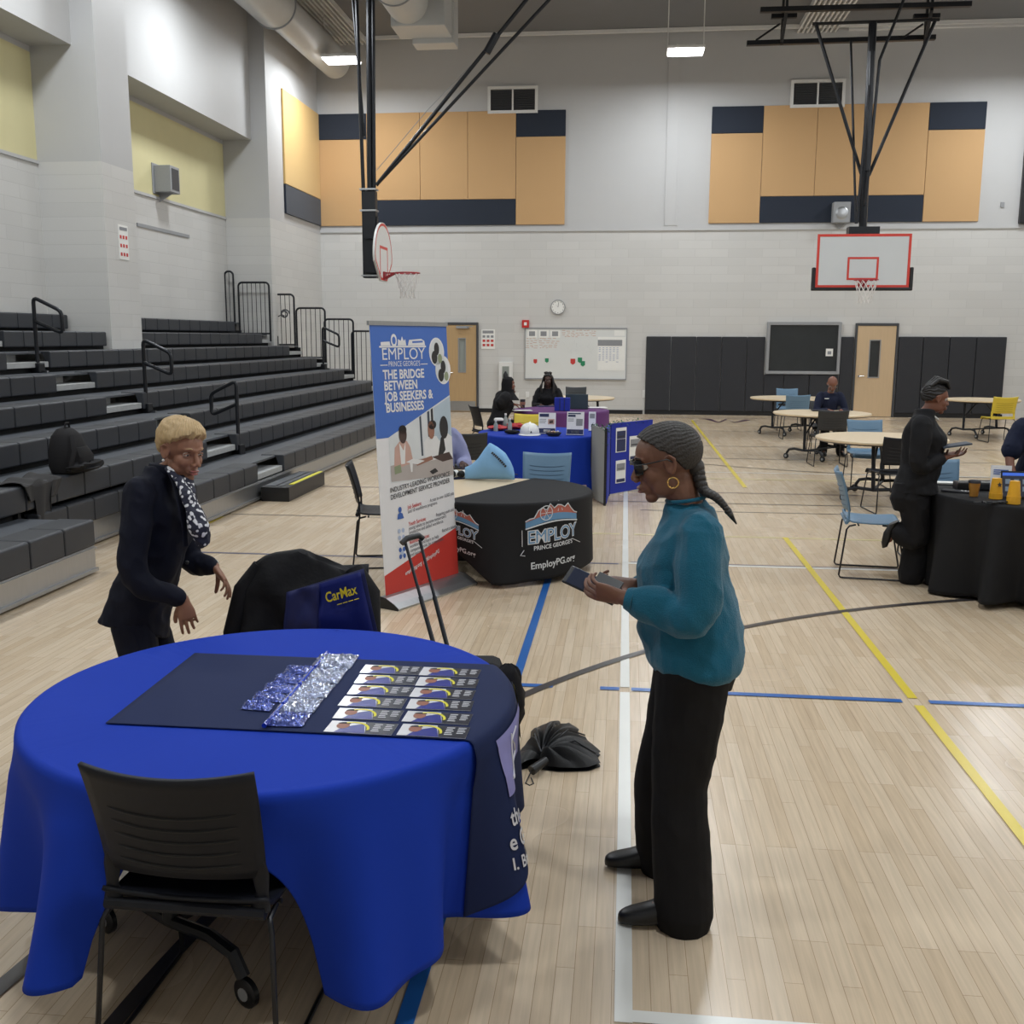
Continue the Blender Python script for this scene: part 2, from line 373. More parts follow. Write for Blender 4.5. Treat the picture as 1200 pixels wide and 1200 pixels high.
# doors, window
def door(name, x0, x1, ztop, woodm, vx0, vx1, vz0, vz1, glassm, handle_x, kick):
    t = thing(name, None, None, ((x0 + x1) / 2, D, 0)); t['kind'] = 'structure'; w = x1 - x0; h = ztop
    mb = MB(); mb.b2((-w / 2, -.06, 0), (-w / 2 + .05, 0, h)); mb.b2((w / 2 - .05, -.06, 0), (w / 2, 0, h)); mb.b2((-w / 2 + .05, -.06, h - .06), (w / 2 - .05, 0, h))
    mb.build('door_frame', 'dark_trim', t, smooth=False, bevel=.004)
    mb = MB(); a = -w / 2 + .055; b = w / 2 - .055
    mb.b2((a, -.045, .012), (vx0, 0, h - .065)); mb.b2((vx1, -.045, .012), (b, 0, h - .065)); mb.b2((vx0, -.045, .012), (vx1, 0, vz0)); mb.b2((vx0, -.045, vz1), (vx1, 0, h - .065))
    lf = mb.build('door_leaf', woodm, t, smooth=False)
    mb = MB(); mb.b2((vx0, -.02, vz0), (vx1, -.012, vz1)); mb.build('door_pane', glassm, t, smooth=False)
    mb = MB(); e = .022
    mb.b2((vx0 - e, -.055, vz0 - e), (vx0, -.045, vz1 + e)); mb.b2((vx1, -.055, vz0 - e), (vx1 + e, -.045, vz1 + e)); mb.b2((vx0, -.055, vz0 - e), (vx1, -.045, vz0)); mb.b2((vx0, -.055, vz1), (vx1, -.045, vz1 + e))
    mb.build('pane_frame', 'grey_trim', t, smooth=False)
    mb = MB(); mb.cyl((handle_x, -.045, 1.0), (handle_x, -.1, 1.0), .025); mb.tube([(handle_x, -.1, 1.0), (handle_x + .12 * (1 if handle_x < 0 else -1), -.1, 1.0)], .011)
    mb.build('door_handle', 'chrome', t)
    if kick:
        mb = MB(); mb.b2((a + .02, -.05, .03), (b - .02, -.045, .28)); mb.build('kick_plate', 'aluminium', t, smooth=False)
        mb = MB(); mb.b2((-.12, -.11, h - .15), (.2, -.045, h - .09)); mb.beam((.1, -.08, h - .12), (.3, -.16, h - .1), .02, .02); mb.build('door_closer', 'grey_trim', t, smooth=False)
    return t
door('door_1', -4.62, -3.74, 2.27, 'door_oak', -.06, .1, 1.03, 1.86, 'glass_grey', -.33, True)
d2 = door('door_2', 5.56, 6.58, 2.28, 'door_maple', -.14, .09, .98, 1.86, 'glass_dark', -.38, False)
wt = thing('window_1', None, None, (4.33, D, 0)); wt['kind'] = 'structure'
mb = MB(); z0, z1, hw = 1.04, 2.3, .89
mb.b2((-hw, -.1, z0), (-hw + .07, 0, z1)); mb.b2((hw - .07, -.1, z0), (hw, 0, z1)); mb.b2((-hw + .07, -.1, z0), (hw - .07, 0, z0 + .07)); mb.b2((-hw + .07, -.1, z1 - .07), (hw - .07, 0, z1))
mb.build('window_frame', 'grey_trim', wt, smooth=False, bevel=.005)
mb = MB(); mb.b2((-hw + .07, -.04, z0 + .07), (hw - .07, -.03, z1 - .07)); mb.build('window_pane', 'glass_dark', wt, smooth=False)
mb = MB(); mb.b2((.55, -.05, 1.48), (.72, -.042, 1.66)); pn = mb.build('paper_notice', 'paper', wt, smooth=False)
mb = MB(); mb.b2((.59, -.053, 1.52), (.68, -.0505, 1.6)); mb.build('printed_block', 'ink_grey', pn, smooth=False)
# padded wall, one pad at a time
xs = [.5 + i * .61 for i in range(15)]; pads = [(x, x + .6) for x in xs if x + .6 < 9.3]
tp = thing('wall_padding', 'black padded panels along the lower back wall around the window and door', 'wall padding', (4.8, D, 0))
def pad(x0, x1, z0, z1):
    mb = MB(); mb.b2((x0 - 4.8, -.06, z0), (x1 - 4.8, 0, z1)); mb.build('pad', 'pad_black', tp, smooth=False, bevel=.015)
px = .5; edges = [.5, 1.12, 1.74, 2.36, 2.98, 3.42]
for a, b in zip(edges, edges[1:]): pad(a, b - .01, .1, 1.94)
for a, b in ((3.42, 3.9), (3.9, 4.52), (4.52, 5.22)): pad(a, b - .01, .1, 1.02)
pad(5.23, 5.54, .1, 1.95)
e2 = [6.6, 7.18, 7.8, 8.42, 9.12]
for a, b in zip(e2, e2[1:]): pad(a, b - .01, .1, 1.96)
mb = MB(); mb.b2((-4.3, -.03, 0), (.76, 0, .1)); mb.b2((1.8, -.03, 0), (4.35, 0, .1)); mb.build('base_strip', 'black_paint', tp, smooth=False)
# acoustic panels
def panels(label, specs, x0, zc, plane='y'):
    t = thing('acoustic_panel_wall', label, 'acoustic panels', (x0, D, zc) if plane == 'y' else (XP, x0, zc))
    for a, b, z0, z1, m in specs:
        mb = MB()
        if plane == 'y': mb.b2((a - x0 + .004, -.05, z0 - zc + .004), (b - x0 - .004, 0, z1 - zc - .004))
        else: mb.b2((0, a - x0 + .004, z0 - zc + .004), (.05, b - x0 - .004, z1 - zc - .004))
        mb.build('acoustic_panel', m, t, smooth=False, bevel=.01)
    return t
T, N = 'panel_tan', 'panel_navy'
za, zb = 4.66, 7.37; h1 = .62
panels('tan and navy acoustic panels high on the back wall behind the side hoop mast', [(-7.8, -6.55, zb - h1, zb, N), (-7.8, -6.55, za, zb - h1, T), (-6.55, -5.2, za + h1, zb, T), (-5.2, -4.0, za + h1, zb, T), (-4.0, -2.8, za + h1, zb, T), (-6.55, -2.8, za, za + h1, N), (-2.8, -1.58, zb - h1, zb, N), (-2.8, -1.58, za, zb - h1, T)], -4.7, 6.0)
panels('tan and navy acoustic panels high on the back wall above the facing backboard', [(1.92, 3.14, zb - h1, zb, N), (1.92, 3.14, za, zb - h1, T), (3.14, 4.4, za + h1, zb, T), (4.4, 5.65, za + h1, zb, T), (5.65, 6.95, za + h1, zb, T), (3.14, 6.95, za, za + h1, N), (6.95, 8.24, zb - h1, zb, N), (6.95, 8.24, za, zb - h1, T)], 5.0, 6.0)
p0 = Px(329, 107, XP); 
panels('gold and navy acoustic panel on the side wall by the corner', [(23.5, D - .06, za + h1 + .03, zb, 'panel_gold'), (23.5, D - .06, za, za + h1 + .03, N)], 25, 6.0, 'x')
# vents
def vent(x0, x1, z0, z1, label):
    t = thing('wall_vent', label, 'vent', ((x0 + x1) / 2, D, (z0 + z1) / 2)); w = (x1 - x0) / 2; h = (z1 - z0) / 2; e = .07
    mb = MB(); mb.b2((-w, -.07, -h), (-w + e, 0, h)); mb.b2((w - e, -.07, -h), (w, 0, h)); mb.b2((-w + e, -.07, -h), (w - e, 0, -h + e)); mb.b2((-w + e, -.07, h - e), (w - e, 0, h)); mb.b2((-.02, -.07, -h + e), (.02, 0, h - e))
    mb.build('vent_frame', 'white_paint', t, smooth=False)
    mb = MB(); n = 12
    for i in range(n):
        z = -h + e + (i + .5) * (2 * h - 2 * e) / n; mb.box((0, -.03, z), (2 * w - 2 * e, .04, .012), Matrix.Rotation(.6, 3, 'X'))
    mb.build('louvre', 'dark_trim', t, smooth=False)
    mb = MB(); mb.b2((-w + e, -.008, -h + e), (w - e, 0, h - e)); mb.build('backing', 'dark_trim', t, smooth=False)
vent(-3.5, -2.27, 7.3, 7.93, 'white framed double vent on the back wall above the left tan panels')
vent(3.74, 5.0, 7.3, 7.93, 'white framed double vent on the back wall behind the facing hoop braces')
# ceiling fixtures
def lampfix(x, y, label, vis=True):
    t = thing('ceiling_light', label, 'ceiling light', (x, y, 8.0), group=None)
    mb = MB(); mb.b2((-.4, -.3, .0), (.4, .3, .06)); mb.b2((-.2, -.15, .06), (.2, .15, .12)); mb.build('housing', 'white_paint', t, smooth=False, bevel=.01)
    mb = MB(); mb.b2((-.37, -.27, -.03), (.37, .27, -.002)); mb.build('diffuser', 'lamp_glow', t, smooth=False)
    
    for sx_ in (-.38, .38): mb = MB(); mb.cyl((sx_, 0, .04), (sx_, 0, CEIL - 8.0), .012); mb.build('hanger', 'white_paint', t)
    ld = bpy.data.lights.new('lamp', 'AREA'); ld.shape = 'RECTANGLE'; ld.size = .8; ld.size_y = .6; ld.energy = LIGHT_W; ld.color = (.91, .96, 1); ld.spread = math.radians(180)
    lo = bpy.data.objects.new('lamp_light', ld); C.objects.link(lo); lo.parent = t; lo.location = (0, 0, -.05)
    return t
LIGHT_LABEL = {0: 'lit white ceiling light near the corner duct, beside the side hoop mast', 1: 'lit white ceiling light hanging on two rods left of the hoop frame'}
for i, (x, y) in enumerate(LIGHTS):
    t = lampfix(x, y, LIGHT_LABEL.get(i, 'lit white ceiling light above the court out of the photographed view'))
    if i > 1: t['group'] = 'ceiling lights out of view'
# ---------------------------------------------------------------- ducts
def duct(label, cx, cz, segs, rings, boxes):
    t = thing('air_duct', label, 'air duct', (cx, segs[0][0], cz)); y0 = segs[0][0]
    for a, b, r in segs:
        mb = MB(); prof = [(r, a - y0), (r, b - y0)]; mb.lathe(prof, (0, 0, 0), 36, Matrix.Rotation(-PI / 2, 3, 'X')); mb.build('duct_tube', 'duct_paint', t)
    for y, r in rings:
        mb = MB(); mb.tube([(r * math.cos(q * PI / 18), y - y0, r * math.sin(q * PI / 18)) for q in range(36)], .018, 6, closed=True); mb.build('joint_ring', 'grey_trim', t)
    for a, b in boxes:
        mb = MB(); mb.b2(V(a) - V((cx, y0, cz)), V(b) - V((cx, y0, cz))); mb.build('duct_box', 'duct_paint', t, smooth=False, bevel=.015)
    for y in (12, 17, 21):
        mb = MB(); mb.cyl((.0, y - y0, .3), (.0, y - y0, CEIL - cz), .012); mb.build('duct_hanger', 'grey_trim', t)
    return t
duct('fat white round duct running to the back corner above the side wall', -7.12, 8.4, [(8, 21.2, .44), (21.2, 25.6, .36)], [(14, .45), (18.2, .45), (21.2, .45)], [])
duct('white round duct ending in rectangular boxes right of the hoop mast', -4.5, 8.5, [(10, 21.6, .42)], [(16, .43), (20.4, .43)], [((-4.85, 21.6, 8.05), (-3.75, 22.5, 8.95)), ((-4.3, 19.8, 8.55), (-3.65, 20.5, 9.08)), ((-4.6, 22.5, 7.95), (-3.7, 23.0, CEIL))])
mb = MB(); mb.lathe([(.3, 0), (.3, 3.1)], (7.0, 20.6, 8.75), 32, Matrix.Rotation(PI / 2, 3, 'Y')); o = mb.build('air_duct', 'duct_paint'); tag(o, 'white round duct crossing high at the right end of the court', 'air duct')
# ---------------------------------------------------------------- bleachers
mat('seat_grey', srgb(48, 51, 57), .5, nscale=30, namt=.06, bump=.06, bscale=200)
mat('tread', srgb(74, 78, 84), .5, nscale=8, namt=.1, bump=.05, bscale=150)
mat('deck_dark', srgb(24, 25, 28), .8)
mat('step_yellow', srgb(222, 214, 52), .5)
XF, DX, Z1, DZ = -4.23, .6, .44, .253
AY0, AY1, YE = 11.5, 12.42, 21.85
bl = thing('bleachers', 'dark grey stepped gymnasium bleachers with moulded seats along the side wall', 'bleachers', (-6, 10, 0))
def loc(p): return V(p) - V((-6, 10, 0))
def lb(mb, a, b): mb.b2(loc(a), loc(b))
def seatrow(r, y0, y1, x=None):
    x = x or XF - DX * (r - 1); z = Z1 + DZ * (r - 1)
    # deck
    mb = MB()
    n = max(1, round((y1 - y0) / .46)); w = (y1 - y0) / n
    for i in range(n):
        a = y0 + i * w; g = .007
        prof = [(.0, -.01), (.0, -.205), (.02, -.215), (.06, -.19), (.11, -.03), (.3, -.03), (.3, 0.0), (.02, .0)]
        vs = [loc((x - q[0], a + g, z + q[1])) for q in prof] + [loc((x - q[0], a + w - g, z + q[1])) for q in prof]
        k = len(prof)
        mb.add(vs, [list(range(k)), [k + j for j in range(k)][::-1]] + [(j, (j + 1) % k, k + (j + 1) % k, k + j) for j in range(k)])
    mb.build('seat_row', 'seat_grey', bl, smooth=False, bevel=.012)
segs = {1: [(-1, 7.75), (9.75, AY0), (AY1, YE)]}
for r in range(1, 9):
    x = XF - DX * (r - 1); z = Z1 + DZ * (r - 1)
    yA, yB = (-1, YE) if r < 7 else (8.75, 15.1)
    ss = segs.get(r, [(-1, AY0), (AY1, YE)])
    if r >= 7: ss = [(8.75, AY0), (AY1, 15.05), (16.2, YE)]
    for a, b in ss: seatrow(r, a, b)
    # tread deck behind the seats (foot level of the row above)
    x1 = x - DX
    mb = MB()
    for a, b in ([(-1, 7.75), (9.75, 22.8)] if r == 1 else [(-1, 22.8)] if r < 6 else [(8.72, 15.12), (16.17, 22.48)] if r >= 7 else [(-1, 22.8)]):
        lb(mb, (max(x1 - .05, -8.78), a, z - .035), (x - .12, b, z - .012))
    mb.build('tread_deck', 'tread', bl, smooth=False)
    if r < 8:
        mb = MB(); zz = z - .03
        for a, b in ([(8.72, 15.12), (16.17, 22.48)] if r >= 6 else [(-1, 22.8)]):
            lb(mb, (x1 - .12, a, zz), (x1 - .1, b, zz + .10))
        mb.build('riser', 'deck_dark', bl, smooth=False)
    # closing boards below
    if r == 1:
        for a, b in ((-1, 7.75), (9.75, 22.8)):
            mb = MB(); lb(mb, (x - .05, a, .02), (x - .015, b, .225)); lb(mb, (x - .05, a, .02), (x + .012, b, .045)); lb(mb, (x - .05, a, .2), (x + .004, b, .215)); mb.build('kick_board', 'aluminium', bl, smooth=False)
    if r == 2:
        mb = MB(); lb(mb, (x - .05, 7.75, .02), (x - .015, 9.75, .24)); lb(mb, (x - .05, 7.75, .02), (x + .012, 9.75, .045)); mb.build('kick_board', 'aluminium', bl, smooth=False)
        mb = MB(); lb(mb, (x - .12, 7.75, .24), (x - .1, 9.75, .5)); mb.build('riser', 'deck_dark', bl, smooth=False); seatrow(1, 7.9, 9.73, -4.80)
        mb = MB(); lb(mb, (x - .5, 7.76, .03), (x - .06, 7.8, .64)); lb(mb, (x, 9.75, .03), (x + .55, 9.78, .40)); mb.build('end_panel', 'deck_dark', bl, smooth=False)
        mb = MB(); lb(mb, (x - .05, 7.7, .03), (XF - .06, 7.74, .40)); mb.build('end_panel', 'deck_dark', bl, smooth=False)
    # aisle steps
    if r < 8:
        for a0, a1, big in ((AY0, AY1, 1), (YE, 22.75, 0)):
            if r >= 7 and not big: a1 = 22.45
            xx = x
            mb = MB(); lb(mb, (xx - .34, a0 + .01, z - .20), (xx - .02, a1 - .01, z - .13)); lb(mb, (xx - .34, a0 + .01, z - .13), (xx - .3, a0 + (a1 - a0) * .72, z - .015)); mb.build('aisle_step', 'galvanised', bl, smooth=False, bevel=.006)
            if big:
                mb = MB(); lb(mb, (xx - .303, a0 + .03, z - .125), (xx - .297, a0 + (a1 - a0) * .70, z - .03)); mb.build('step_face', 'galvanised', bl, smooth=False)
mb = MB(); lb(mb, (-8.75, 8.8, 0), (-8.6, 8.9, 2.1)); mb.build('end_post', 'deck_dark', bl, smooth=False)
mb = MB()
for r in range(1, 8):
    x = XF - DX * (r - 1); z = Z1 + DZ * (r - 1); lb(mb, (max(x - DX, -7.79), 22.74, 0), (x - .05, 22.78, z - .05))
mb.build('end_panel', 'deck_dark', bl, smooth=False)
# front step in the aisle
t = thing('aisle_front_step', 'low black step box with a yellow edge stripe at the foot of the aisle', 'step', (-4.02, 12.2, 0))
mb = MB(); mb.b2((-.18, -.72, .0), (.16, .72, .17)); mb.build('step_box', 'black_paint', t, smooth=False, bevel=.008)
mb = MB(); mb.b2((-.16, -.66, .17), (-.03, .66, .176)); mb.b2((0, -.66, .17), (.06, .66, .176)); mb.build('tread_strip', 'tread', t, smooth=False)
mb = MB(); mb.b2((.09, -.5, .17), (.14, .7, .1765)); mb.build('edge_stripe', 'step_yellow', t, smooth=False)
# aisle handrails
def handrail(x, y, z, label, rz=0):
    t = thing('aisle_handrail', label, 'handrail', (x, y, z), rz, 'bleacher aisle handrails')
    mb = MB(); h = .92; pts = [(0, 0, .1), (0, 0, h - .12)]
    cor = [(0, h), (.36, h - .16), (.36, h - .42), (.0, h - .30)]
    path = [V((0, 0, .1)), V((0, 0, h - .1))]
    def rnd(p, q, s, rr=.07):
        p, q, s = V(p), V(q), V(s); a = q + (p - q).normalized() * rr; b = q + (s - q).normalized() * rr
        return [a * (1 - t_) ** 2 + q * 2 * t_ * (1 - t_) + b * t_ ** 2 for t_ in (0, .25, .5, .75, 1)]
    P = [(0, 0, .1), (0, 0, h), (.38, 0, h - .17), (.38, 0, h - .44), (.0, 0, h - .29)]
    pts = [V(P[0])]
    for i in (1, 2, 3): pts += rnd(P[i - 1], P[i], P[i + 1])
    pts.append(V(P[4])); mb.tube(pts, .024, 10); mb.build('rail', 'black_metal', t)
    mb = MB(); mb.b2((-.06, -.06, 0), (.06, .06, .12)); mb.build('socket', 'black_paint', t, smooth=False, bevel=.01)
    mb = MB(); mb.b2((.05, -.03, 0), (.14, .01, .03)); mb.build('latch', 'chrome', t, smooth=False)
for (bx, by, r, lab, rz) in ((280, 530, 2, 'lowest black handrail in the near bleacher aisle, looped toward the wall', PI * .93), (172, 482, 4, 'middle black handrail in the near bleacher aisle', -.1), (45, 436, 6, 'highest black handrail in the near bleacher aisle, by the white pillar', -.1)):
    zz = Z1 + DZ * (r - 2) - .01; p = Pz(bx, by, zz) if 0 else Px(bx, by, XF - DX * (r - 1) - .12 + .1)
    handrail(p.x, p.y, zz, lab, rz)
for (bx, by, r, lab) in ((351, 416, 5, 'black handrail in the far bleacher aisle, the higher of two'), (414, 442, 3, 'black handrail in the far bleacher aisle just left of the pull-up banner')):
    x = XF - DX * (r - 1) + .02; handrail(x, 22.25, Z1 + DZ * (r - 2) - .01, lab, -.1)
# end guard rails
GY = 22.85
tops = [(-8.62, -8.22, 0), (-8.2, -7.30, 0), (-7.28, -6.60, 0), (-6.56, -5.78, 0), (-5.75, -5.02, 0), (-5.0, -4.28, 0)]
GL = ['tall narrow black guard rail at the top of the bleachers beside the wall', 'black barred guard rail second from the top of the bleacher end', 'black barred guard rail with a coiled strap hanging on it', 'black barred guard rail in front of the dark opening, behind a handrail', 'black barred guard rail fifth down the bleacher end', 'lowest black barred guard rail half hidden by the pull-up banner']
GP = [(251, 318, 277, 420), (279, 331, 317, 392), (318, 345, 346, 405), (347, 361, 382, 420), (380, 374, 415, 436), (412, 388, 452, 450)]
for lab, (x0, y0, x1, y1) in zip(GL, GP):
    yy = GY if x0 > 300 else 22.3
    a = Py(x0 + 12 if x0 < 260 else x0, y0, yy); b = Py(x1, y1, yy); w_ = b.x - a.x; zt = a.z; zb_ = b.z
    if x0 < 260: zb_ = 2.1
    t = thing('guard_rail', lab, 'guard rail', (a.x, yy, zb_), 0, 'guard rails at the far end of the bleachers'); h = zt - zb_; r_ = min(.09, w_ / 2.2)
    mb = MB(); pts = [V((0, 0, -.15 if h < 1.5 else 0))]
    for q in range(7): an = PI - q * PI / 12; pts.append(V((r_ + r_ * math.cos(an), 0, h - r_ + r_ * math.sin(an))))
    for q in range(7): an = PI / 2 - q * PI / 12; pts.append(V((w_ - r_ + r_ * math.cos(an), 0, h - r_ + r_ * math.sin(an))))
    pts.append(V((w_, 0, -.15))); mb.tube(pts, .022, 8); mb.tube([(0, 0, .02), (w_, 0, .02)], .018, 8); mb.build('rail_frame', 'black_metal', t)
    mb = MB(); n = max(1, int(w_ / .115))
    for i in range(1, n + 1): mb.tube([(w_ * i / (n + 1), 0, .02), (w_ * i / (n + 1), 0, h - .01)], .008, 6)
    mb.build('bars', 'black_metal', t)
    if 'strap' in lab:
        mb = MB(); mb.tube([(w_ * .62 + .1 * math.cos(q * PI / 8) * (1 - q * .02), -.04 - .004 * q, h * .62 + .1 * math.sin(q * PI / 8) * (1 - q * .02)) for q in range(30)], .016, 6); mb.tube([(w_ * .3, -.03, h * .57), (w_ * .45, -.05, h * .6), (w_ * .6, -.05, h * .55)], .014, 6)
        o = mb.build('cable_coil', 'dark_trim', None); o.location = t.location; tag(o, 'dark coiled cord hung on the third guard rail', 'cord')
# ---------------------------------------------------------------- basketball goals
def net(t, c, r, h=.44):
    mb = MB(); n = 12; rows = 5; c = V(c)
    def pt(i, j):
        rr = r * (1 - .42 * min(1, j / rows * 1.25) + (.06 if j == rows else 0)); a = 2 * PI * (i + .5 * (j % 2)) / n
        return c + V((rr * math.cos(a), rr * math.sin(a), -h * j / rows))
    for j in range(rows):
        for i in range(n):
            k = i if j % 2 == 0 else i + 1
            mb.tube([pt(i, j), pt(i if j % 2 == 0 else i + 1, j + 1)], .006, 4, caps=False); mb.tube([pt(i, j), pt(i - 1 if j % 2 == 0 else i, j + 1)], .006, 4, caps=False)
    mb.build('net', 'net', t)
def rim(t, c, r, back):
    c = V(c); mb = MB(); mb.tube([c + V((r * math.cos(q * PI / 16), r * math.sin(q * PI / 16), 0)) for q in range(32)], .012, 8, closed=True)
    b = V(back); d = (b - c).normalized(); s = V((-d.y, d.x, 0))
    mb.beam(c + d * (r - .01), b, .1, .02); mb.beam(c + d * r + s * .06 - V((0, 0, .0)), b - V((0, 0, .1)) + s * .05, .02, .03); mb.beam(c + d * r - s * .06, b - V((0, 0, .1)) - s * .05, .02, .03)
    mb.box(b - V((0, 0, .05)), (.04 if abs(d.x) > .5 else .18, .18 if abs(d.x) > .5 else .04, .14))
    return mb.build('rim', 'rim_red', t)
GX, GYb = 4.69, 21.85
g = thing('basketball_goal', 'ceiling hung basketball goal with rectangular red edged backboard facing the camera', 'basketball goal', (GX, GYb, 2.9), 0)
def G(px, py, y): return Py(px, py, y) - V((GX, GYb, 2.9))
mb = MB(); mb.b2((-.915, -.02, .02), (.915, .02, 1.07)); mb.build('backboard', 'backboard', g, smooth=False, bevel=.004)
mb = MB(); e = .05
for a, b in (((-.915, .02), (-.915 + e, 1.07)), ((.915 - e, .02), (.915, 1.07)), ((-.915 + e, .02), (.915 - e, .02 + e)), ((-.915 + e, 1.07 - e), (.915 - e, 1.07))): mb.b2((a[0], -.026, a[1]), (b[0], -.02, b[1]))
mb.build('border_stripe', 'hoop_red', g, smooth=False)
mb = MB()
for a, b in (((-.305, .17), (-.265, .62)), ((.265, .17), (.305, .62)), ((-.265, .17), (.265, .21)), ((-.265, .58), (.265, .62))): mb.b2((a[0], -.026, a[1]), (b[0], -.02, b[1]))
mb.build('target_square', 'hoop_red', g, smooth=False)
mb = MB(); mb.b2((-.99, -.05, -.04), (.99, .06, .025)); mb.b2((-.99, -.05, .0), (-.92, .06, .42)); mb.b2((.92, -.05, .0), (.99, .06, .42)); mb.build('edge_padding', 'black_paint', g, smooth=False, bevel=.02)
rim(g, (0, -.40, .15), .225, (0, -.03, .15)); net(g, (0, -.40, .14), .22)
Yg = GYb + .3
def GB(mb, a, b, w=.07, ya=Yg, yb=None): mb.tube([G(*a, ya), G(*b, yb or ya)], w / 2, 8)
mb = MB(); GB(mb, (1011, 268), (1023, 26), .16); GB(mb, (1017, 200), (1022, 60), .1, Yg - .15); GB(mb, (1004, 262), (1018, 100), .05, Yg - .2); mb.build('mast', 'black_metal', g)
mb = MB(); mb.b2((-.3, .03, 1.02), (.3, .3, 1.22)); mb.b2((-.26, .02, .5), (.26, .1, 1.1)); mb.build('backboard_bracket', 'black_metal', g, smooth=False)
mb = MB(); GB(mb, (956, 28), (1010, 206), .07); GB(mb, (1096, 24), (1018, 206), .07); mb.build('side_braces', 'black_metal', g)
mb = MB(); GB(mb, (952, 28), (1101, 23), .06); mb.build('spreader_bar', 'black_metal', g)
mb = MB(); GB(mb, (997, 48), (1003, 262), .05, Yg + .3, Yg); GB(mb, (1062, -8), (1031, 70), .06, Yg - .4, Yg - .2); GB(mb, (1031, 70), (1014, 240), .06, Yg - .2, Yg - .1); mb.build('rear_braces', 'black_metal', g)
mb = MB()
for a, b, y in (((891, 12), (1138, 5), Yg - .1), ((875, 51), (1096, 44), Yg + .9)): mb.beam(G(*a, y), G(*b, y), .12, .09)
mb.build('ceiling_beams', 'black_metal', g, smooth=False)
mb = MB()
for x in (916, 1084):
    a = G(x, 50, Yg + .9); b = G(x + (6 if x < 1000 else 8), 10, Yg - .1); mb.beam(a, b, .06, .08); mb.beam(G(x, 52, Yg + .9), G(x + 2, 16, Yg + .5), .07, .05); mb.b2(b + V((-.25, .3, -.08)), b + V((.25, .4, 0)))
    mb.beam(G(x - 30, 47, Yg + .9), G(x - 2, 28, Yg + .5), .03, .03); mb.beam(b, b + V((0, 0, .9)), .05, .05); mb.beam(a, a + V((0, 0, 1.35)), .05, .05)
mb.build('beam_clamps', 'black_metal', g, smooth=False)
# side goal
SX, SY = -4.45, 18.9
s = thing('basketball_goal', 'ceiling hung side basketball goal with fan shaped white backboard turned sideways', 'basketball goal', (SX, SY, 2.9), 0)
def S(px, py, y=SY): return Py(px, py, y) - V((SX, SY, 2.9))
fan = []
for q in range(0, 25): a = q * PI / 24; fan.append((.685 * math.cos(a), .42 + .62 * math.sin(a)))
fan += [(-.66, .33), (-.24, .0), (.24, .0), (.66, .33)]
mb = MB(); mb.prism(fan, (-.02, 0, 0), (0, 1, 0), (0, 0, 1), .04); mb.build('backboard', 'white_paint', s, smooth=False)
def ring2(poly, w): 
    c = V((sum(p[0] for p in poly) / len(poly), sum(p[1] for p in poly) / len(poly))); out = []
    for p in poly: d = (V(p) - c); out.append(tuple(c + d * (1 - w / d.length)))
    return out
inner = ring2(fan, .06); inn0 = ring2(fan, .015)
mb = MB(); k = len(fan); mb.add([(.0215, a, b) for a, b in inn0] + [(.0215, a, b) for a, b in inner], [(i, (i + 1) % k, k + (i + 1) % k, k + i) for i in range(k)]); mb.build('border_stripe', 'hoop_red', s, smooth=False)
mb = MB()
for a, b in (((-.305, .12), (-.265, .62)), ((.265, .12), (.305, .62)), ((-.265, .57), (.265, .62))): mb.b2((.02, a[0], a[1]), (.0225, b[0], b[1]))
mb.build('target_square', 'hoop_red', s, smooth=False)
rim(s, (.45, 0, .15), .225, (.03, 0, .15)); net(s, (.45, 0, .14), .22)
mb = MB()
for x, ww in ((429.5, .07), (434, .1), (439, .07)):
    mb.tube([S(x, 324), S(x - (12 if x < 430 else 2), -6)], ww / 2, 8)
mb.build('mast', 'black_metal', s)
mb = MB(); a = S(428, 324); b = S(440, 250)
mb.b2((a.x - .02, -.09, a.z - .03), (b.x + .02, .09, a.z + 1.5)); mb.build('mast_sleeve', 'black_metal', s, smooth=False, bevel=.01)
mb = MB(); mb.b2((-.3, -.16, .15), (-.02, .16, .24)); mb.b2((-.3, -.16, .75), (-.02, .16, .84)); mb.b2((-.24, -.05, .15), (-.08, .05, 1.15)); mb.build('backboard_bracket', 'black_metal', s, smooth=False)
mb = MB()
for z in (.1, 1.25, 1.62): mb.box((a.x + .1, 0, z), (.3, .22, .03))
mb.build('clamp', 'aluminium', s, smooth=False)
mb = MB(); q = S(441, 217); mb.tube([q, S(620, -4)], .035, 8); mb.tube([q, S(647, -4)], .03, 8); mb.tube([S(570, 62), S(582, 40), ], .07, 8); mb.tube([S(413, -4), S(427, 160)], .025, 8); mb.build('diagonal_braces', 'black_metal', s)
mb = MB(); mb.tube([S(441, 200), S(500, 130), S(560, 68)], .006, 5); mb.build('pull_cable', 'grey_trim', s)
# ---------------------------------------------------------------- wall fittings
def wallbox(name, label, cat, px0, py0, px1, py1, depth, m, bevel=.01, back=0):
    a = Py(px0, py0, D - back); b = Py(px1, py1, D - back); t = thing(name, label, cat, ((a.x + b.x) / 2, D - back, (a.z + b.z) / 2)); w_, h_ = abs(b.x - a.x) / 2, abs(a.z - b.z) / 2
    return t, w_, h_
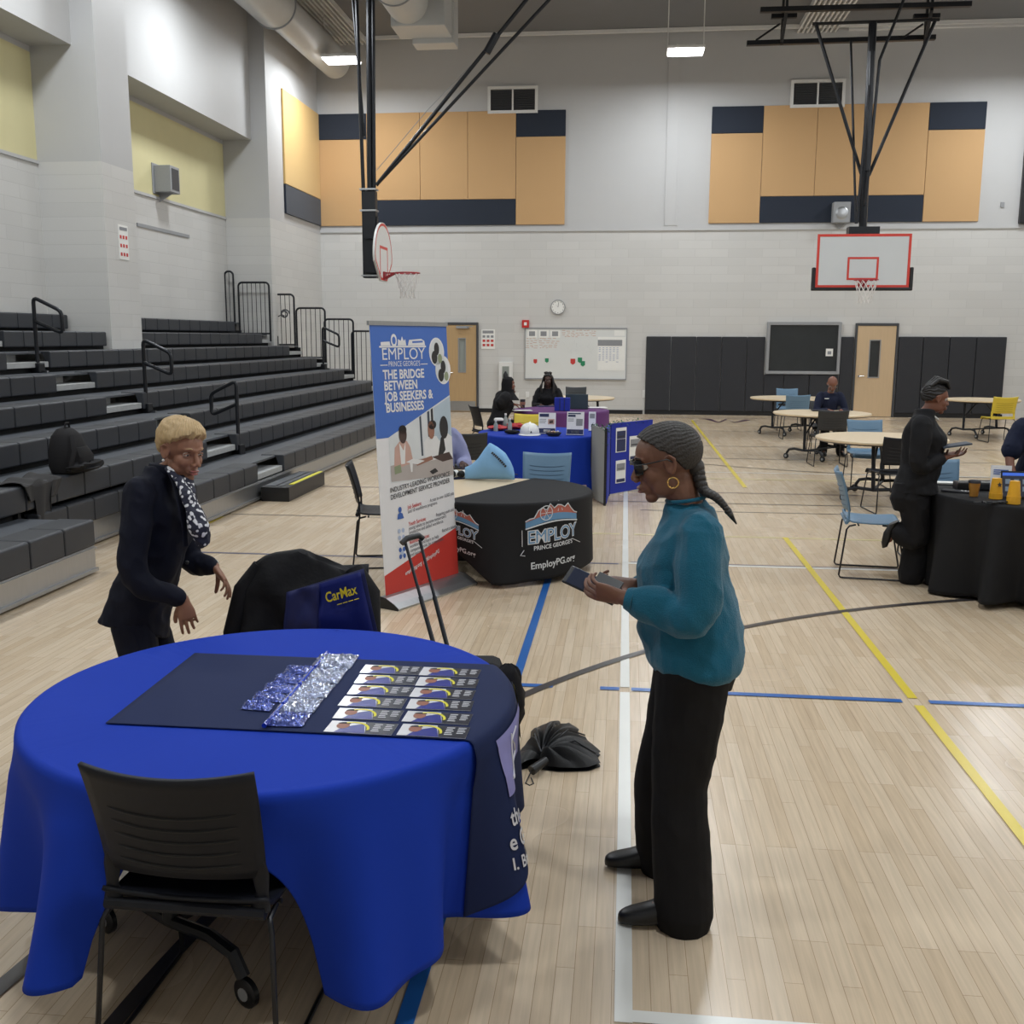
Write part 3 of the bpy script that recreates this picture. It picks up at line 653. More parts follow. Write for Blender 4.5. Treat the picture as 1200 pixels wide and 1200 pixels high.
# clock
c = Py(654, 360, D); t = thing('wall_clock', 'round white wall clock above the whiteboard', 'clock', c)
R90 = Matrix.Rotation(PI / 2, 3, 'X')
mb = MB(); mb.lathe([(.16, 0), (.185, .02), (.185, .05), (.165, .055), (.165, .04)], (0, 0, 0), 32, R90); mb.build('clock_case', 'grey_trim', t)
mb = MB(); mb.lathe([(0, .046), (.165, .044), (.165, .03)], (0, 0, 0), 32, R90); mb.build('clock_face', 'paper', t)
mb = MB()
for i in range(12): a = i * PI / 6; mb.box((.14 * math.sin(a), -.045, .14 * math.cos(a)), (.012, .002, .02))
mb.build('hour_marks', 'ink', t, smooth=False)
mb = MB(); mb.beam((0, -.048, 0), (-.045, -.048, .05), .014, .002); mb.beam((0, -.05, 0), (.02, -.05, .12), .009, .002); mb.build('clock_hands', 'ink', t, smooth=False)
# whiteboard
a = Py(616, 385, D); b = Py(733, 444, D); cx, cz = (a.x + b.x) / 2, (a.z + b.z) / 2; W, Hh = (b.x - a.x) / 2, (a.z - b.z) / 2
t = thing('whiteboard', 'large whiteboard with papers and magnets on the back wall', 'whiteboard', (cx, D, cz))
mb = MB(); mb.b2((-W, -.02, -Hh), (W, 0, Hh)); mb.build('board_surface', mat('board', srgb(222, 224, 222), .25, nscale=3, namt=.02), t, smooth=False)
mb = MB(); mb.b2((-W - .02, -.03, Hh - .01), (W + .02, 0, Hh + .025)); mb.b2((-W - .02, -.05, -Hh - .03), (W + .02, 0, -Hh)); mb.b2((-W - .02, -.03, -Hh), (-W, 0, Hh)); mb.b2((W, -.03, -Hh), (W + .02, 0, Hh)); mb.build('board_frame', 'grey_trim', t, smooth=False)
def wb(u, v): return (-W + 2 * W * u, Hh - 2 * Hh * v)
def paper(u0, v0, u1, v1, m='paper', nm='paper_sheet', d=.023):
    p = wb(u0, v0); q = wb(u1, v1); mb = MB(); mb.b2((p[0], -d, q[1]), (q[0], -.02, p[1])); return mb.build(nm, m, t, smooth=False)
for i in range(3): paper(.02 + i * .115, .03, .115 + i * .115, .18); paper(.035 + i * .115, .055, .095 + i * .115, .15, 'ink_grey', 'printed_photo', .025)
paper(.88, .03, .985, .14); paper(.72, .16, .99, .83)
paper(.72, .22, .96, .34, 'ink_grey', 'printed_lines', .0245)
rr = random.Random(3)
mb = MB()
for k, (u0, u1, v0, v1, n) in enumerate(((.02, .33, .2, .38, 5), (.38, .7, .04, .13, 3), (.40, .52, .16, .2, 1))):
    for j in range(n):
        v = v0 + (v1 - v0) * j / max(1, n - 1); u = u0
        while u < u1:
            L_ = rr.uniform(.01, .04); p = wb(u, v + rr.uniform(-.01, .01)); mb.box((p[0], -.0215, p[1]), (2 * W * L_, .002, .011)); u += L_ + .014
mb.build('marker_writing', 'ink_brown', t, smooth=False)
mb = MB()
for j in range(9):
    for u in np.arange(.74, .95, .035):
        if rr.random() < .85: p = wb(u, .38 + j * .035); mb.box((p[0], -.0255, p[1]), (.05, .002, .008))
mb.build('printed_lines', 'ink_blue', t, smooth=False)
mb = MB()
for j in range(26):
    p = wb(rr.uniform(.38, .68), rr.uniform(.25, .55)); mb.beam((p[0], -.0215, p[1]), (p[0] + rr.uniform(-.1, .1), -.0215, p[1] + rr.uniform(.02, .12)), .006, .002)
mb.build('marker_scribble', mat('smudge', srgb(196, 198, 198), .6), t, smooth=False)
for u, v, m, s_ in ((.1, .66, 'ink_red', .045), (.215, .64, 'ink_green', .045), (.475, .66, 'ink_red', .06), (.545, .63, 'ink_green', .055), (.575, .7, 'ink_green', .055)):
    p = wb(u, v); mb = MB(); mb.prism([(-s_, s_ * 1.2), (s_, s_ * 1.2), (s_, -s_ * .6), (0, -s_ * 1.3), (-s_, -s_ * .6)], (p[0], -.02, p[1]), (1, 0, 0), (0, 0, 1), .006); mb.build('magnet', m, t, smooth=False)
# small fittings
def flat(name, label, cat, px0, py0, px1, py1, depth, m, marks=None, bev=.004):
    a = Py(px0, py0, D); b = Py(px1, py1, D); t = thing(name, label, cat, ((a.x + b.x) / 2, D, (a.z + b.z) / 2)); w_, h_ = (b.x - a.x) / 2, (a.z - b.z) / 2
    mb = MB(); mb.b2((-w_, -depth, -h_), (w_, 0, h_)); mb.build('plate' if not marks else 'sheet', m, t, smooth=False, bevel=bev)
    for (u0, v0, u1, v1, mm, nm) in (marks or []):
        mb = MB(); mb.b2((-w_ + 2 * w_ * u0, -depth - .003, h_ - 2 * h_ * v1), (-w_ + 2 * w_ * u1, -depth, h_ - 2 * h_ * v0)); mb.build(nm, mm, t, smooth=False)
    return t
flat('fire_alarm', 'small red fire alarm at the corner of the whiteboard', 'fire alarm', 612, 375, 620, 384, .06, 'red', [(.3, .3, .7, .7, 'paper', 'strobe')])
pm = [(.1, .06, .9, .2, 'ink_grey', 'printed_heading')] + [(.1 + .3 * i, .3 + .22 * j, .3 + .3 * i, .42 + .22 * j, 'ink_red' if j else 'ink_grey', 'printed_icon') for i in range(3) for j in range(3)]
flat('safety_poster', 'white safety poster with red icons beside the kick-plate door', 'poster', 564, 386, 580, 409, .012, 'paper', pm, .001)
t = flat('extinguisher_cabinet', 'white recessed fire extinguisher cabinet left of the whiteboard', 'cabinet', 585, 424, 601, 458, .1, 'white_paint', [(.25, .15, .75, .85, 'glass_grey', 'cabinet_window')], .008)
mb = MB(); mb.lathe([(0, -.2), (.055, -.2), (.06, -.17), (.06, .08), (.03, .13), (.02, .16)], (0, -.115, -.03), 14); mb.build('extinguisher', 'black_paint', t)
flat('wall_socket', 'small white wall socket below the cabinet', 'socket', 604, 460, 608, 466, .01, 'white_paint')
flat('wall_socket', 'small white wall socket left of the seated woman in black', 'socket', 616, 459, 620, 466, .01, 'white_paint')
flat('wall_switch', 'small grey speaker plate high on the wall right of the panels', 'wall plate', 1172.5, 237, 1176.5, 243, .03, 'grey_trim')
flat('wall_switch', 'white wall switch beside the edge of the black padding', 'wall plate', 753, 457, 757, 466, .02, 'white_paint')
# framed tv edge on right
t = thing('scoreboard', 'dark framed board cut off at the right edge of the picture', 'scoreboard', (9.65, D - .005, 5.3))
mb = MB(); mb.b2((-.5, -.12, -.7), (.52, 0, 1.35)); mb.build('case', 'black_paint', t, smooth=False, bevel=.01)
mb = MB(); mb.b2((-.42, -.125, -.25), (.5, -.12, .1)); mb.build('yellow_band', 'step_yellow', t, smooth=False)
# speakers
t = thing('wall_speaker', 'grey caged wall speaker on the navy panel behind the facing goal', 'speaker', (5.03, D - .05, 4.87))
mb = MB(); mb.b2((-.2, -.25, -.24), (.2, 0, .24)); mb.build('speaker_box', 'grey_trim', t, smooth=False, bevel=.015)
mb = MB(); mb.lathe([(0, .252), (.1, .27), (.14, .255), (.15, .25)], (0, 0, -.02), 20, R90); mb.build('speaker_cone', 'aluminium', t)
mb = MB(); mb.prism([(-.12, -.24), (.12, -.24), (0, -.38)], (0, -.02, 0), (1, 0, 0), (0, 0, 1), .02); mb.build('bracket', 'grey_trim', t, smooth=False)
p = Px(191, 211, XB + .1); t = thing('wall_speaker', 'grey boxed wall speaker on the yellow band above the bleachers', 'speaker', (XB, p.y, p.z))
mb = MB(); mb.b2((.02, -.2, -.24), (.34, .2, .24)); mb.b2((0, -.26, -.27), (.02, .24, .28)); mb.build('speaker_box', 'grey_trim', t, smooth=False, bevel=.015)
mb = MB(); mb.b2((.34, -.15, -.19), (.345, .15, .19)); mb.build('speaker_grille', 'dark_trim', t, smooth=False)
mb = MB(); mb.prism([(.02, -.24), (.3, -.24), (.02, -.4)], (0, 0, 0), (1, 0, 0), (0, 0, 1), .02); mb.build('bracket', 'grey_trim', t, smooth=False)
a = Px(160, 263, XB); b = Px(221, 275, XB); mb = MB(); mb.b2((0, 0, -.03), (.02, b.y - a.y, .03)); o = mb.build('metal_channel', 'grey_trim', None, smooth=False, loc=(XB, a.y, a.z)); tag(o, 'thin grey metal channel on the block wall below the wall speaker', 'metal channel')
a = Px(138, 265, XP); b = Px(151, 303, XP); t = thing('safety_poster', 'white safety poster with red icons on the pillar face', 'poster', (XP, (a.y + b.y) / 2, (a.z + b.z) / 2)); w_ = (b.y - a.y) / 2; h_ = .26
mb = MB(); mb.b2((0, -w_, -h_), (.008, w_, h_)); mb.build('sheet', 'paper', t, smooth=False)
mb = MB()
for i in range(3):
    for j in range(3): mb.b2((.008, -w_ * .8 + i * w_ * .6, -h_ * .8 + j * h_ * .5), (.011, -w_ * .45 + i * w_ * .6, -h_ * .6 + j * h_ * .5))
mb.build('printed_icon', 'ink_red', t, smooth=False)
mb = MB(); mb.b2((.008, -w_ * .8, h_ * .7), (.011, w_ * .8, h_ * .88)); mb.build('printed_heading', 'ink_grey', t, smooth=False)
# ---------------------------------------------------------------- chairs
mat('plastic_black', srgb(22, 24, 31), .5, nscale=40, namt=.05, bump=.12, bscale=420, spec=.3)
mat('plastic_charcoal', srgb(46, 48, 50), .5, nscale=40, namt=.05, bump=.1, bscale=400)
mat('plastic_blue', srgb(100, 132, 158), .45, nscale=40, namt=.04, bump=.08, bscale=400)
mat('plastic_yellow', srgb(212, 188, 58), .45, nscale=40, namt=.04, bump=.08, bscale=400)
mat('groove', srgb(14, 14, 15), .6)
mat('groove_blue', srgb(78, 106, 130), .6); mat('groove_yellow', srgb(160, 138, 34), .6)
mat('frame_metal', srgb(52, 52, 54), .3, metal=.7)
def make_chair(m, gm):
    t = thing('stacking_chair', 'chair', 'chair', (0, 0, 0), 0)
    W = .225
    def back(u, v, th=0):   # u -1..1, v 0..1 panel
        z = .545 + .315 * v; hw = W * (1.0 - .05 * (1 - v)); x = u * hw
        y = -.235 - .055 * v - .030 * v * v + .035 * (u * u) ; zz = z - .018 * (1 - u * u) * v * .9
        return V((x, y + th, zz))
    mb = MB(); n1, n2 = 17, 11
    mb.grid(lambda a, b: back(a * 2 - 1, b), n1, n2); o = mb.build('backrest', m, t, solid=.012)
    # louvre ridges
    for k in range(5):
        v = .16 + k * .125
        mb = MB(); pts = []
        for i in range(13):
            u = -.76 + 1.52 * i / 12; q = back(u, v - .055 * (1 - u * u)); pts.append(q + V((0, -.0065, 0)))
        mb.tube(pts, [.001] + [.0042] * 11 + [.001], 6)
        for i in range(13): pts[i] = pts[i] + V((0, .013, 0))
        mb.tube(pts, [.001] + [.0042] * 11 + [.001], 6)
        mb.build('louvre_slot', gm, t)
    # side struts linking panel to seat and lower opening
    for s in (-1, 1):
        mb = MB(); mb.loft([(V((s * W * .93, -.212, .60)), V((.004, 0, 0)), V((0, .006, 0))), (V((s * W * .885, -.207, .553)), V((.024, 0, 0)), V((0, .008, 0))), (V((s * W * .90, -.206, .50)), V((.017, 0, 0)), V((0, .009, 0))), (V((s * W * .88, -.212, .455)), V((.028, 0, 0)), V((0, .016, 0)))], 12); mb.build('back_strut', m, t)
    def seat(u, v):
        x = u * (W - .004 + .01 * v); y = -.225 + .45 * v; z = .452 + .012 * u * u - .012 * math.sin(PI * v) + (.03 * ((.12 - v) / .12) ** 2 if v < .12 else 0) - (.05 * ((v - .88) / .12) ** 2 if v > .88 else 0)
        return V((x, y, z))
    mb = MB(); mb.grid(lambda a, b: seat(a * 2 - 1, b), 15, 21); mb.build('seat', m, t, solid=.012)
    mb = MB(); mb.tube([(-W + .01, -.222, .452), (W - .01, -.222, .452)], .016, 8); mb.build('rear_rail', m, t)
    for s in (-1, 1):
        x = s * (W - .008); mb = MB()
        P = [(x, -.15, .438), (x, -.2, .425), (x + s * .012, -.22, .40), (x + s * .03, -.262, .03), (x + s * .03, -.25, .011), (x + s * .03, -.22, .009), (x + s * .03, .22, .009), (x + s * .03, .245, .011), (x + s * .03, .25, .03), (x + s * .008, .17, .40), (x, .14, .432), (x, .05, .44)]
        mb.tube(P, .0075, 8); mb.build('leg_frame', 'frame_metal', t)
    mb = MB(); mb.tube([(-W, .1, .436), (W, .1, .436)], .0075, 8); mb.tube([(-W, -.13, .436), (W, -.13, .436)], .0075, 8); mb.build('cross_bar', 'frame_metal', t)
    return t
protos = {}
for k, m, gm in (('black', 'plastic_black', 'groove'), ('charcoal', 'plastic_charcoal', 'groove'), ('blue', 'plastic_blue', 'groove_blue'), ('yellow', 'plastic_yellow', 'groove_yellow')):
    protos[k] = None
_first = {}
def chair(kind, x, y, deg, label, group=None, sc_=1):
    if kind not in _first:
        t = make_chair(*{'black': ('plastic_black', 'groove'), 'charcoal': ('plastic_charcoal', 'groove'), 'blue': ('plastic_blue', 'groove_blue'), 'yellow': ('plastic_yellow', 'groove_yellow')}[kind]); _first[kind] = t
    else: t = copy_tree(_first[kind])
    t.location = (x, y, 0); t.rotation_euler = (0, 0, math.radians(deg)); t['label'] = label; t['group'] = 'stacking chairs around the tables'
    t.scale = (sc_,) * 3
    return t
chair('black', -1.09, 2.55, -1, 'black plastic chair in the foreground pushed up to the blue table')
chair('black', -1.36, 4.26, 186, 'black chair under the black jacket behind the blue table')
chair('black', -2.0, 8.42, -78, 'black plastic chair side on at the left of the pull-up banner')
chair('charcoal', -1.77, 11.55, 8, 'dark grey slotted chair between the banner and the far blue table')
chair('charcoal', -1.05, 22.0, 180, 'dark chair back visible above the laptop on the purple table')
chair('black', -1.48, 18.35, 172, 'black chair of the woman facing the camera at the purple table')
chair('black', -2.08, 15.95, -62, 'black chair of the woman seated at the left of the purple table')
chair('black', 2.98, 11.75, 6, 'black chair at the near side of the round table behind the standing woman')
chair('charcoal', 3.08, 16.02, 2, 'charcoal chair with its back to the camera before the reading man')
chair('charcoal', 3.35, 17.75, 178, 'dark chair the bald seated man is sitting on')
chair('blue', -.71, 9.12, 178, 'pale blue chair at the far side of the black draped table')
chair('blue', 2.03, 8.52, -97, 'pale blue chair side on by the right black table')
chair('blue', 3.13, 13.62, 180, 'pale blue chair at the far side of the nearest bare round table')
chair('blue', 3.25, 20.25, 0, 'pale blue chair in front of the left far round table')
chair('blue', 3.42, 22.2, 180, 'pale blue chair behind the left far round table')
chair('blue', 2.70, 9.12, 176, 'pale blue chair at the far side of the right black table')
chair('yellow', -1.3, 13.95, 180, 'yellow chair behind the far blue table')
chair('yellow', 6.98, 20.25, 4, 'yellow chair in front of the far right round table')
chair('black', -1.83, 9.72, 215, 'black chair of the person half hidden behind the banner')
# ---------------------------------------------------------------- round tables
mat('table_maple', srgb(222, 202, 170), .35, nscale=3, namt=.05, stretch=(1, 10, 1))
mat('wheel_grey', srgb(150, 152, 154), .5)
TZ = .735
def make_table(R):
    t = thing('round_table', 'table', 'table')
    mb = MB(); mb.lathe([(R - .01, TZ - .03), (R, TZ - .022), (R, TZ - .006), (R - .006, TZ)], n=72); mb.build('tabletop', 'table_maple', t)
    mb = MB(); mb.lathe([(R - .03, TZ - .045), (R - .008, TZ - .03)], n=48); mb.build('under_rim', 'black_paint', t)
    mb = MB(); mb.beam((-.42, 0, TZ - .06), (.42, 0, TZ - .06), .05, .03); mb.beam((-.42, -.3, TZ - .055), (-.42, .3, TZ - .055), .04, .03); mb.beam((.42, -.3, TZ - .055), (.42, .3, TZ - .055), .04, .03); mb.build('underframe', 'black_metal', t, smooth=False)
    for s in (-1, 1):
        mb = MB(); mb.tube([(s * .42, .03, TZ - .06), (s * .45, .0, .16)], .024, 10); mb.build('leg', 'black_metal', t)
        mb = MB(); mb.tube([(s * .45, -.32, .09), (s * .45, -.28, .15), (s * .45, -.18, .17), (s * .45, 0, .155), (s * .45, .18, .17), (s * .45, .28, .15), (s * .45, .32, .09)], .02, 8); f = mb.build('foot_bar', 'black_metal', t)
        for q in (-1, 1):
            mb = MB(); mb.lathe([(0, -.014), (.035, -.014), (.045, -.008), (.045, .008), (.035, .014), (0, .014)], (s * .45, q * .33, .046), 18, Matrix.Rotation(PI / 2, 3, 'Y')); c = mb.build('caster', 'black_paint', t)
            mb = MB(); mb.lathe([(0, -.016), (.02, -.016), (.02, .016), (0, .016)], (s * .45, q * .33, .046), 12, Matrix.Rotation(PI / 2, 3, 'Y')); mb.build('wheel_hub', 'wheel_grey', c)
        mb = MB(); mb.tube([(s * .44, .02, .38), (s * .1, .02, TZ - .06)], .013, 8); mb.build('brace', 'black_metal', t)
    mb = MB(); mb.tube([(-.45, 0, .15), (.45, 0, .15)], .016, 8); mb.build('stretcher', 'black_metal', t)
    return t
_tb = {}
def table(x, y, deg, label, R=.76):
    if R not in _tb: _tb[R] = t = make_table(R)
    else: t = copy_tree(_tb[R])
    t.location = (x, y, 0); t.rotation_euler = (0, 0, math.radians(deg)); t['label'] = label; t['group'] = 'round folding tables on casters'
    return t
T1 = (-1.12, 3.13); T2 = (-1.03, 8.47); T3 = (-1.03, 12.72); TP = (-1.03, 16.85); TB = (3.14, 8.15)
table(*T1, 62, 'round table under the royal blue cloth in the foreground')
t = table(*T2, 20, 'round table with maple top half covered by the black printed cloth'); t.scale = (1, 1, .865)
table(*T3, 0, 'round table under the far blue cloth with the hard hat')
table(*TP, 10, 'round table under the purple cloth by the whiteboard')
table(-.96, 20.55, 5, 'bare maple round table by the wall behind the purple table')
table(*TB, 0, 'round table under the black cloth at the right edge')
table(3.07, 12.74, 70, 'bare maple round table nearest, behind the standing woman in black')
table(3.14, 16.95, 48, 'bare maple round table where the bald man sits reading')
table(3.27, 21.2, 40, 'bare maple round table farthest left in front of the window')
table(7.02, 21.3, 30, 'bare maple round table at the far right with the yellow chair', .7)
# ---------------------------------------------------------------- cloths
mat('cloth_blue', srgb(20, 56, 168), .8, nscale=3, namt=.04, bump=.05, bscale=600, spec=.2)
mat('cloth_blue_far', srgb(22, 54, 158), .8, nscale=3, namt=.05, spec=.2)
mat('cloth_black', srgb(27, 27, 29), .75, nscale=3, namt=.05, bump=.04, bscale=500, spec=.25)
mat('cloth_purple', srgb(92, 44, 104), .8, nscale=3, namt=.06)
mat('cloth_navy', srgb(28, 40, 78), .8, nscale=4, namt=.05, bump=.05, bscale=600, spec=.25)
def folds(seed, n0=7):
    r = random.Random(seed); L = [(n0 + k * 3 + r.choice((-1, 0, 1)), r.uniform(0, 2 * PI), 1 / (1 + k * .7)) for k in range(4)]
    s = sum(l[2] for l in L)
    def f(th): return sum(a * math.cos(n * th + p + .6 * math.sin(2 * th + p)) for n, p, a in L) / s
    return f
class Cloth:
    def __init__(s, c, R, z, hem, flare, amp, seed, extra=None, n0=7):
        s.c = c; s.R = R; s.z = z; s.hem = hem; s.flare = flare; s.amp = amp; s.f = folds(seed, n0); s.extra = extra
    def S(s, th, d, off=0):
        q = max(0, d) / .55
        rr = .02
        if d < rr * 1.2: k = max(0, d) / (rr * 1.2); r = s.R - .008 + rr * math.sin(k * PI / 2); z = s.z - rr * (1 - math.cos(k * PI / 2))
        else: r = s.R + .012; z = s.z - d
        r += s.flare * q ** 1.15 + s.amp * q * max(0, min(1, (d - .02) / .12)) * s.f(th)
        if s.extra: r += s.extra(th, d)
        r += off
        return V((s.c[0] + r * math.cos(th), s.c[1] + r * math.sin(th), z))
    def mesh(s, name, m, label, cat='tablecloth', n=260, nd=22, group=None, cover=None, cut=None):
        mb = MB(); c = V((s.c[0], s.c[1], 0)); hemc = [s.z - s.hem(2 * PI * i / n) for i in range(n)]
        vs = [V((0, 0, s.z))]; fs = []
        rs = [.2, .4, .6, .75, s.R - .03, s.R - .01]
        for r in rs:
            for i in range(n): a = 2 * PI * i / n; vs.append(V((r * math.cos(a), r * math.sin(a), s.z)))
        for j in range(nd + 1):
            for i in range(n):
                a = 2 * PI * i / n; D_ = hemc[i]
                d = .024 * (j / 3) if j <= 3 else .024 + (D_ - .024) * (j - 3) / (nd - 3)
                vs.append(s.S(a, d) - c)
        for i in range(n): fs.append((0, 1 + i, 1 + (i + 1) % n))
        for j in range(len(rs) + nd):
            for i in range(n): a = 1 + j * n; fs.append((a + i, a + (i + 1) % n, a + n + (i + 1) % n, a + n + i))
        if cover:
            def ok(f): return all(cover(vs[i].x, vs[i].y, vs[i].z) for i in f)
            fs = [f for f in fs if ok(f)]
            used = sorted({i for f in fs for i in f}); mp = {o: k for k, o in enumerate(used)}; vs = [vs[i] for i in used]; fs = [[mp[i] for i in f] for f in fs]
        mb.add(vs, fs); o = mb.build(name, m, None, loc=c, solid=.003)
        if cut:
            bm = bmesh.new(); bm.from_mesh(o.data); bmesh.ops.bisect_plane(bm, geom=bm.verts[:] + bm.edges[:] + bm.faces[:], plane_co=cut[0], plane_no=cut[1], clear_outer=True); bm.to_mesh(o.data); bm.free()
        tag(o, label, cat); return o
def angd(a, b): return (a - b + PI) % (2 * PI) - PI
CZ = .742; CZ2 = .645
# foreground blue cloth, parted around the chair
GA = math.atan2(2.42 - T1[1], -1.07 - T1[0])
def hem1(th):
    h = .19 + .035 * math.sin(3 * th + 1) + .02 * math.sin(7 * th)
    d = angd(th, GA)
    k = max(0, 1 - (abs(d) / .40) ** 3) if abs(d) < .40 else 0
    return h + .40 * k ** .6
def ext1(th, d):
    q = max(0, d) / .55; a = angd(th, GA)
    r = .055 * q ** 1.5 * math.exp(-((abs(a) - .5) / .12) ** 2)
    return r - (.10 * q * math.exp(-(a / .3) ** 2))
cl1 = Cloth(T1, .765, CZ, hem1, .018, .15, 5, ext1, 9)
c1 = cl1.mesh('tablecloth', 'cloth_blue', 'royal blue cloth draped over the foreground round table', n=420, nd=30)
def hem2(th):
    a = angd(th, math.radians(-75)); 
    return .03 + (.46 * min(1, max(0, (-a - .2) / .8)) if a < 0 else .05 * min(1, a / 1.2))
cl2 = Cloth(T2, .765, CZ2, hem2, .02, .02, 9, lambda th, d: .075 * (max(0, d) / .55) ** 1.2 * math.exp(-(angd(th, math.radians(-82)) / .22) ** 2) - .05 * (max(0, d) / .55) * math.exp(-(angd(th, math.radians(-112)) / .3) ** 2), 5)
la = Pz(524, 586, CZ2); lb_ = Pz(655, 553, CZ2)
def cov2(x, y, z):
    X, Y = x + T2[0], y + T2[1]; return (lb_.x - la.x) * (Y - la.y) - (lb_.y - la.y) * (X - la.x) < .0
c2 = cl2.mesh('tablecloth', 'cloth_black', 'black printed cloth covering the front half of the middle round table', n=420, nd=26, cut=(V((la.x - T2[0], la.y - T2[1], 0)), V((-(lb_.y - la.y), lb_.x - la.x, 0)).normalized()))
cl3 = Cloth(T3, .765, CZ, lambda th: .12 + .03 * math.sin(3 * th), .05, .04, 3)
cl3.mesh('tablecloth', 'cloth_blue_far', 'blue cloth on the far table with the hard hat and signs')
clp = Cloth(TP, .765, CZ, lambda th: .25 + .03 * math.sin(3 * th), .04, .04, 4)
clp.mesh('tablecloth', 'cloth_purple', 'purple cloth on the table by the whiteboard')
clb = Cloth(TB, .765, CZ, lambda th: .03 + .02 * math.sin(3 * th + 1), .02, .13, 12, None, 12)
clb.mesh('tablecloth', 'cloth_black', 'plain black cloth on the table at the right edge', n=360, nd=26)
# ---------------------------------------------------------------- navy runner with printed drop on the foreground table
ry0, ry1, rx0 = 2.80, 3.50, -1.555
def rundrop(y): return .44 + .12 * max(0, (2.93 - y) / .13) ** 1.0
def RN(y, s, off=.006):       # s<0 on top, s>0 hanging arc length
    th = math.asin((y - T1[1]) / .765)
    if s <= 0: xe = T1[0] + .757 * math.cos(th); return V((xe + s, y, CZ + off))
    p = cl1.S(th, s, off + .012 * min(1, s / .05))
    return V((p.x, p.y, p.z + off * max(0, 1 - s / .03)))
mb = MB()
def rgrid(u, v):
    y = ry0 + (ry1 - ry0) * u
    th = math.asin((y - T1[1]) / .765); xe = T1[0] + .757 * math.cos(th); Lt = xe - rx0 - .02 * (1 - u); Ld = rundrop(y)
    if v < .4: return RN(y, -Lt * (1 - v / .4))
    return RN(y, Ld * (v - .4) / .6)
mb.grid(rgrid, 100, 90)
run = mb.build('table_runner', 'cloth_navy', None, solid=.002); tag(run, 'dark navy runner across the blue table with a printed end hanging down', 'table runner')
mat('print_lav', srgb(142, 140, 196), .8); mat('print_white', srgb(214, 214, 220), .8); mat('print_gold', srgb(206, 186, 92), .8); mat('print_grey', srgb(150, 152, 160), .8)
def rpatch(y0, y1, d0, d1, m, nm, off=.012, poly=None):
    mb = MB(); mb.grid(lambda u, v: RN(y0 + (y1 - y0) * u, d0 + (d1 - d0) * v, off), 36, 30); return mb.build(nm, m, run)
rpatch(2.90, 3.22, .03, .20, 'print_lav', 'printed_emblem')
rpatch(3.31, 3.345, .02, .20, 'print_gold', 'printed_band'); rpatch(3.352, 3.37, .02, .26, 'print_grey', 'printed_band')
mb = MB()
for a, b in (((3.01, .05), (2.99, .16)), ((3.01, .07), (3.12, .15)), ((3.07, .05), (3.01, .07)), ((2.95, .16), (3.12, .15)), ((2.95, .165), (3.04, .175)), ((3.04, .175), (3.12, .15))):
    mb.tube([RN(a[0] + (b[0] - a[0]) * t_ / 8, a[1] + (b[1] - a[1]) * t_ / 8, .014) for t_ in range(9)], .003, 4)
mb.build('printed_scales', 'print_white', run)
for tx, y, d, sz, bd in (('the', 2.89, .285, .07, .0014), ('e Ge', 2.875, .355, .07, .0014), ('l. Brave', 2.875, .415, .052, .001)):
    text(run, tx, (0, 0, 0), (1, 0, 0), (0, 1, 0), sz, 'print_white', bold=bd, sx=.62, fn=lambda a, b, y=y, d=d: RN(y + a, d - b, .0125))
# ---------------------------------------------------------------- cards, packets, pens on the runner
mat('card_dark', srgb(40, 44, 56), .3); mat('card_blue', srgb(44, 54, 140), .3); mat('skin_print', srgb(150, 96, 76), .4); mat('card_white', srgb(232, 232, 236), .2, coat=.4)
def make_card():
    t = thing('palm_card', 'card', 'card'); mb = MB(); mb.b2((0, -.044, 0), (.205, .044, .0012)); mb.build('card_sheet', 'card_white', t, smooth=False)
    z = .0013
    def pl(poly, m, nm, z=z): mb = MB(); mb.add([(a, b, z) for a, b in poly], [list(range(len(poly)))]); return mb.build(nm, m, t, smooth=False)
    pl([(.125, -.044), (.205, -.044), (.205, .044), (.105, .044)], 'card_dark', 'dark_panel')
    pl([(.03, -.044), (.125, -.044), (.105, .03), (.07, .012), (.045, -.01)], 'card_blue', 'printed_coat', .0016)
    pl([(.045 + .02 * math.cos(a), .008 + .024 * math.sin(a)) for a in np.linspace(0, 2 * PI, 14)[:-1]], 'skin_print', 'printed_face', .0019)
    pl([(.045 + .021 * math.cos(a), .018 + .018 * math.sin(a)) for a in np.linspace(.2, PI - .2, 8)], 'ink', 'printed_hair', .0021)
    A = [(.075 + .055 * math.sin(a), -.015 + .055 * math.cos(a)) for a in np.linspace(-.5, 1.6, 12)]; B = [(.075 + .048 * math.sin(a), -.02 + .052 * math.cos(a)) for a in np.linspace(1.6, -.5, 12)]
    pl([(x, min(.044, y)) for x, y in A] + [(x, min(.043, y)) for x, y in B], 'step_yellow', 'yellow_arc', .0023)
    mb = MB()
    for c in range(2):
        for r_ in range(5 - c):
            mb.b2((.137 + c * .035, .028 - r_ * .013, .0014), (.137 + c * .035 + .024 - .004 * (r_ % 2), .033 - r_ * .013, .0017))
    mb.build('printed_lines', 'print_white', t, smooth=False)
    return t
cardp = None; rowname = ['farthest', 'second', 'third', 'fourth', 'fifth', 'nearest']; rc = random.Random(5)
for c in range(2):
    for r_ in range(6):
        if cardp is None: t = cardp = make_card()
        else: t = copy_tree(cardp)
        yy = 3.39 - r_ * .108; xx = (-.895 + .006 * r_, -.685 + .008 * r_)[c]
        t.location = (xx + rc.uniform(-.004, .004), yy, CZ + .0085); t.rotation_euler = (0, 0, rc.uniform(-.03, .03))
        t['label'] = 'photo palm card, %s in the %s column of cards' % (rowname[r_], ('left', 'right')[c]); t['group'] = 'palm cards laid out on the runner'
mat('foil', srgb(84, 100, 176), .14, metal=.6, nscale=38, namt=.6, bump=1, bscale=45, coat=.8)
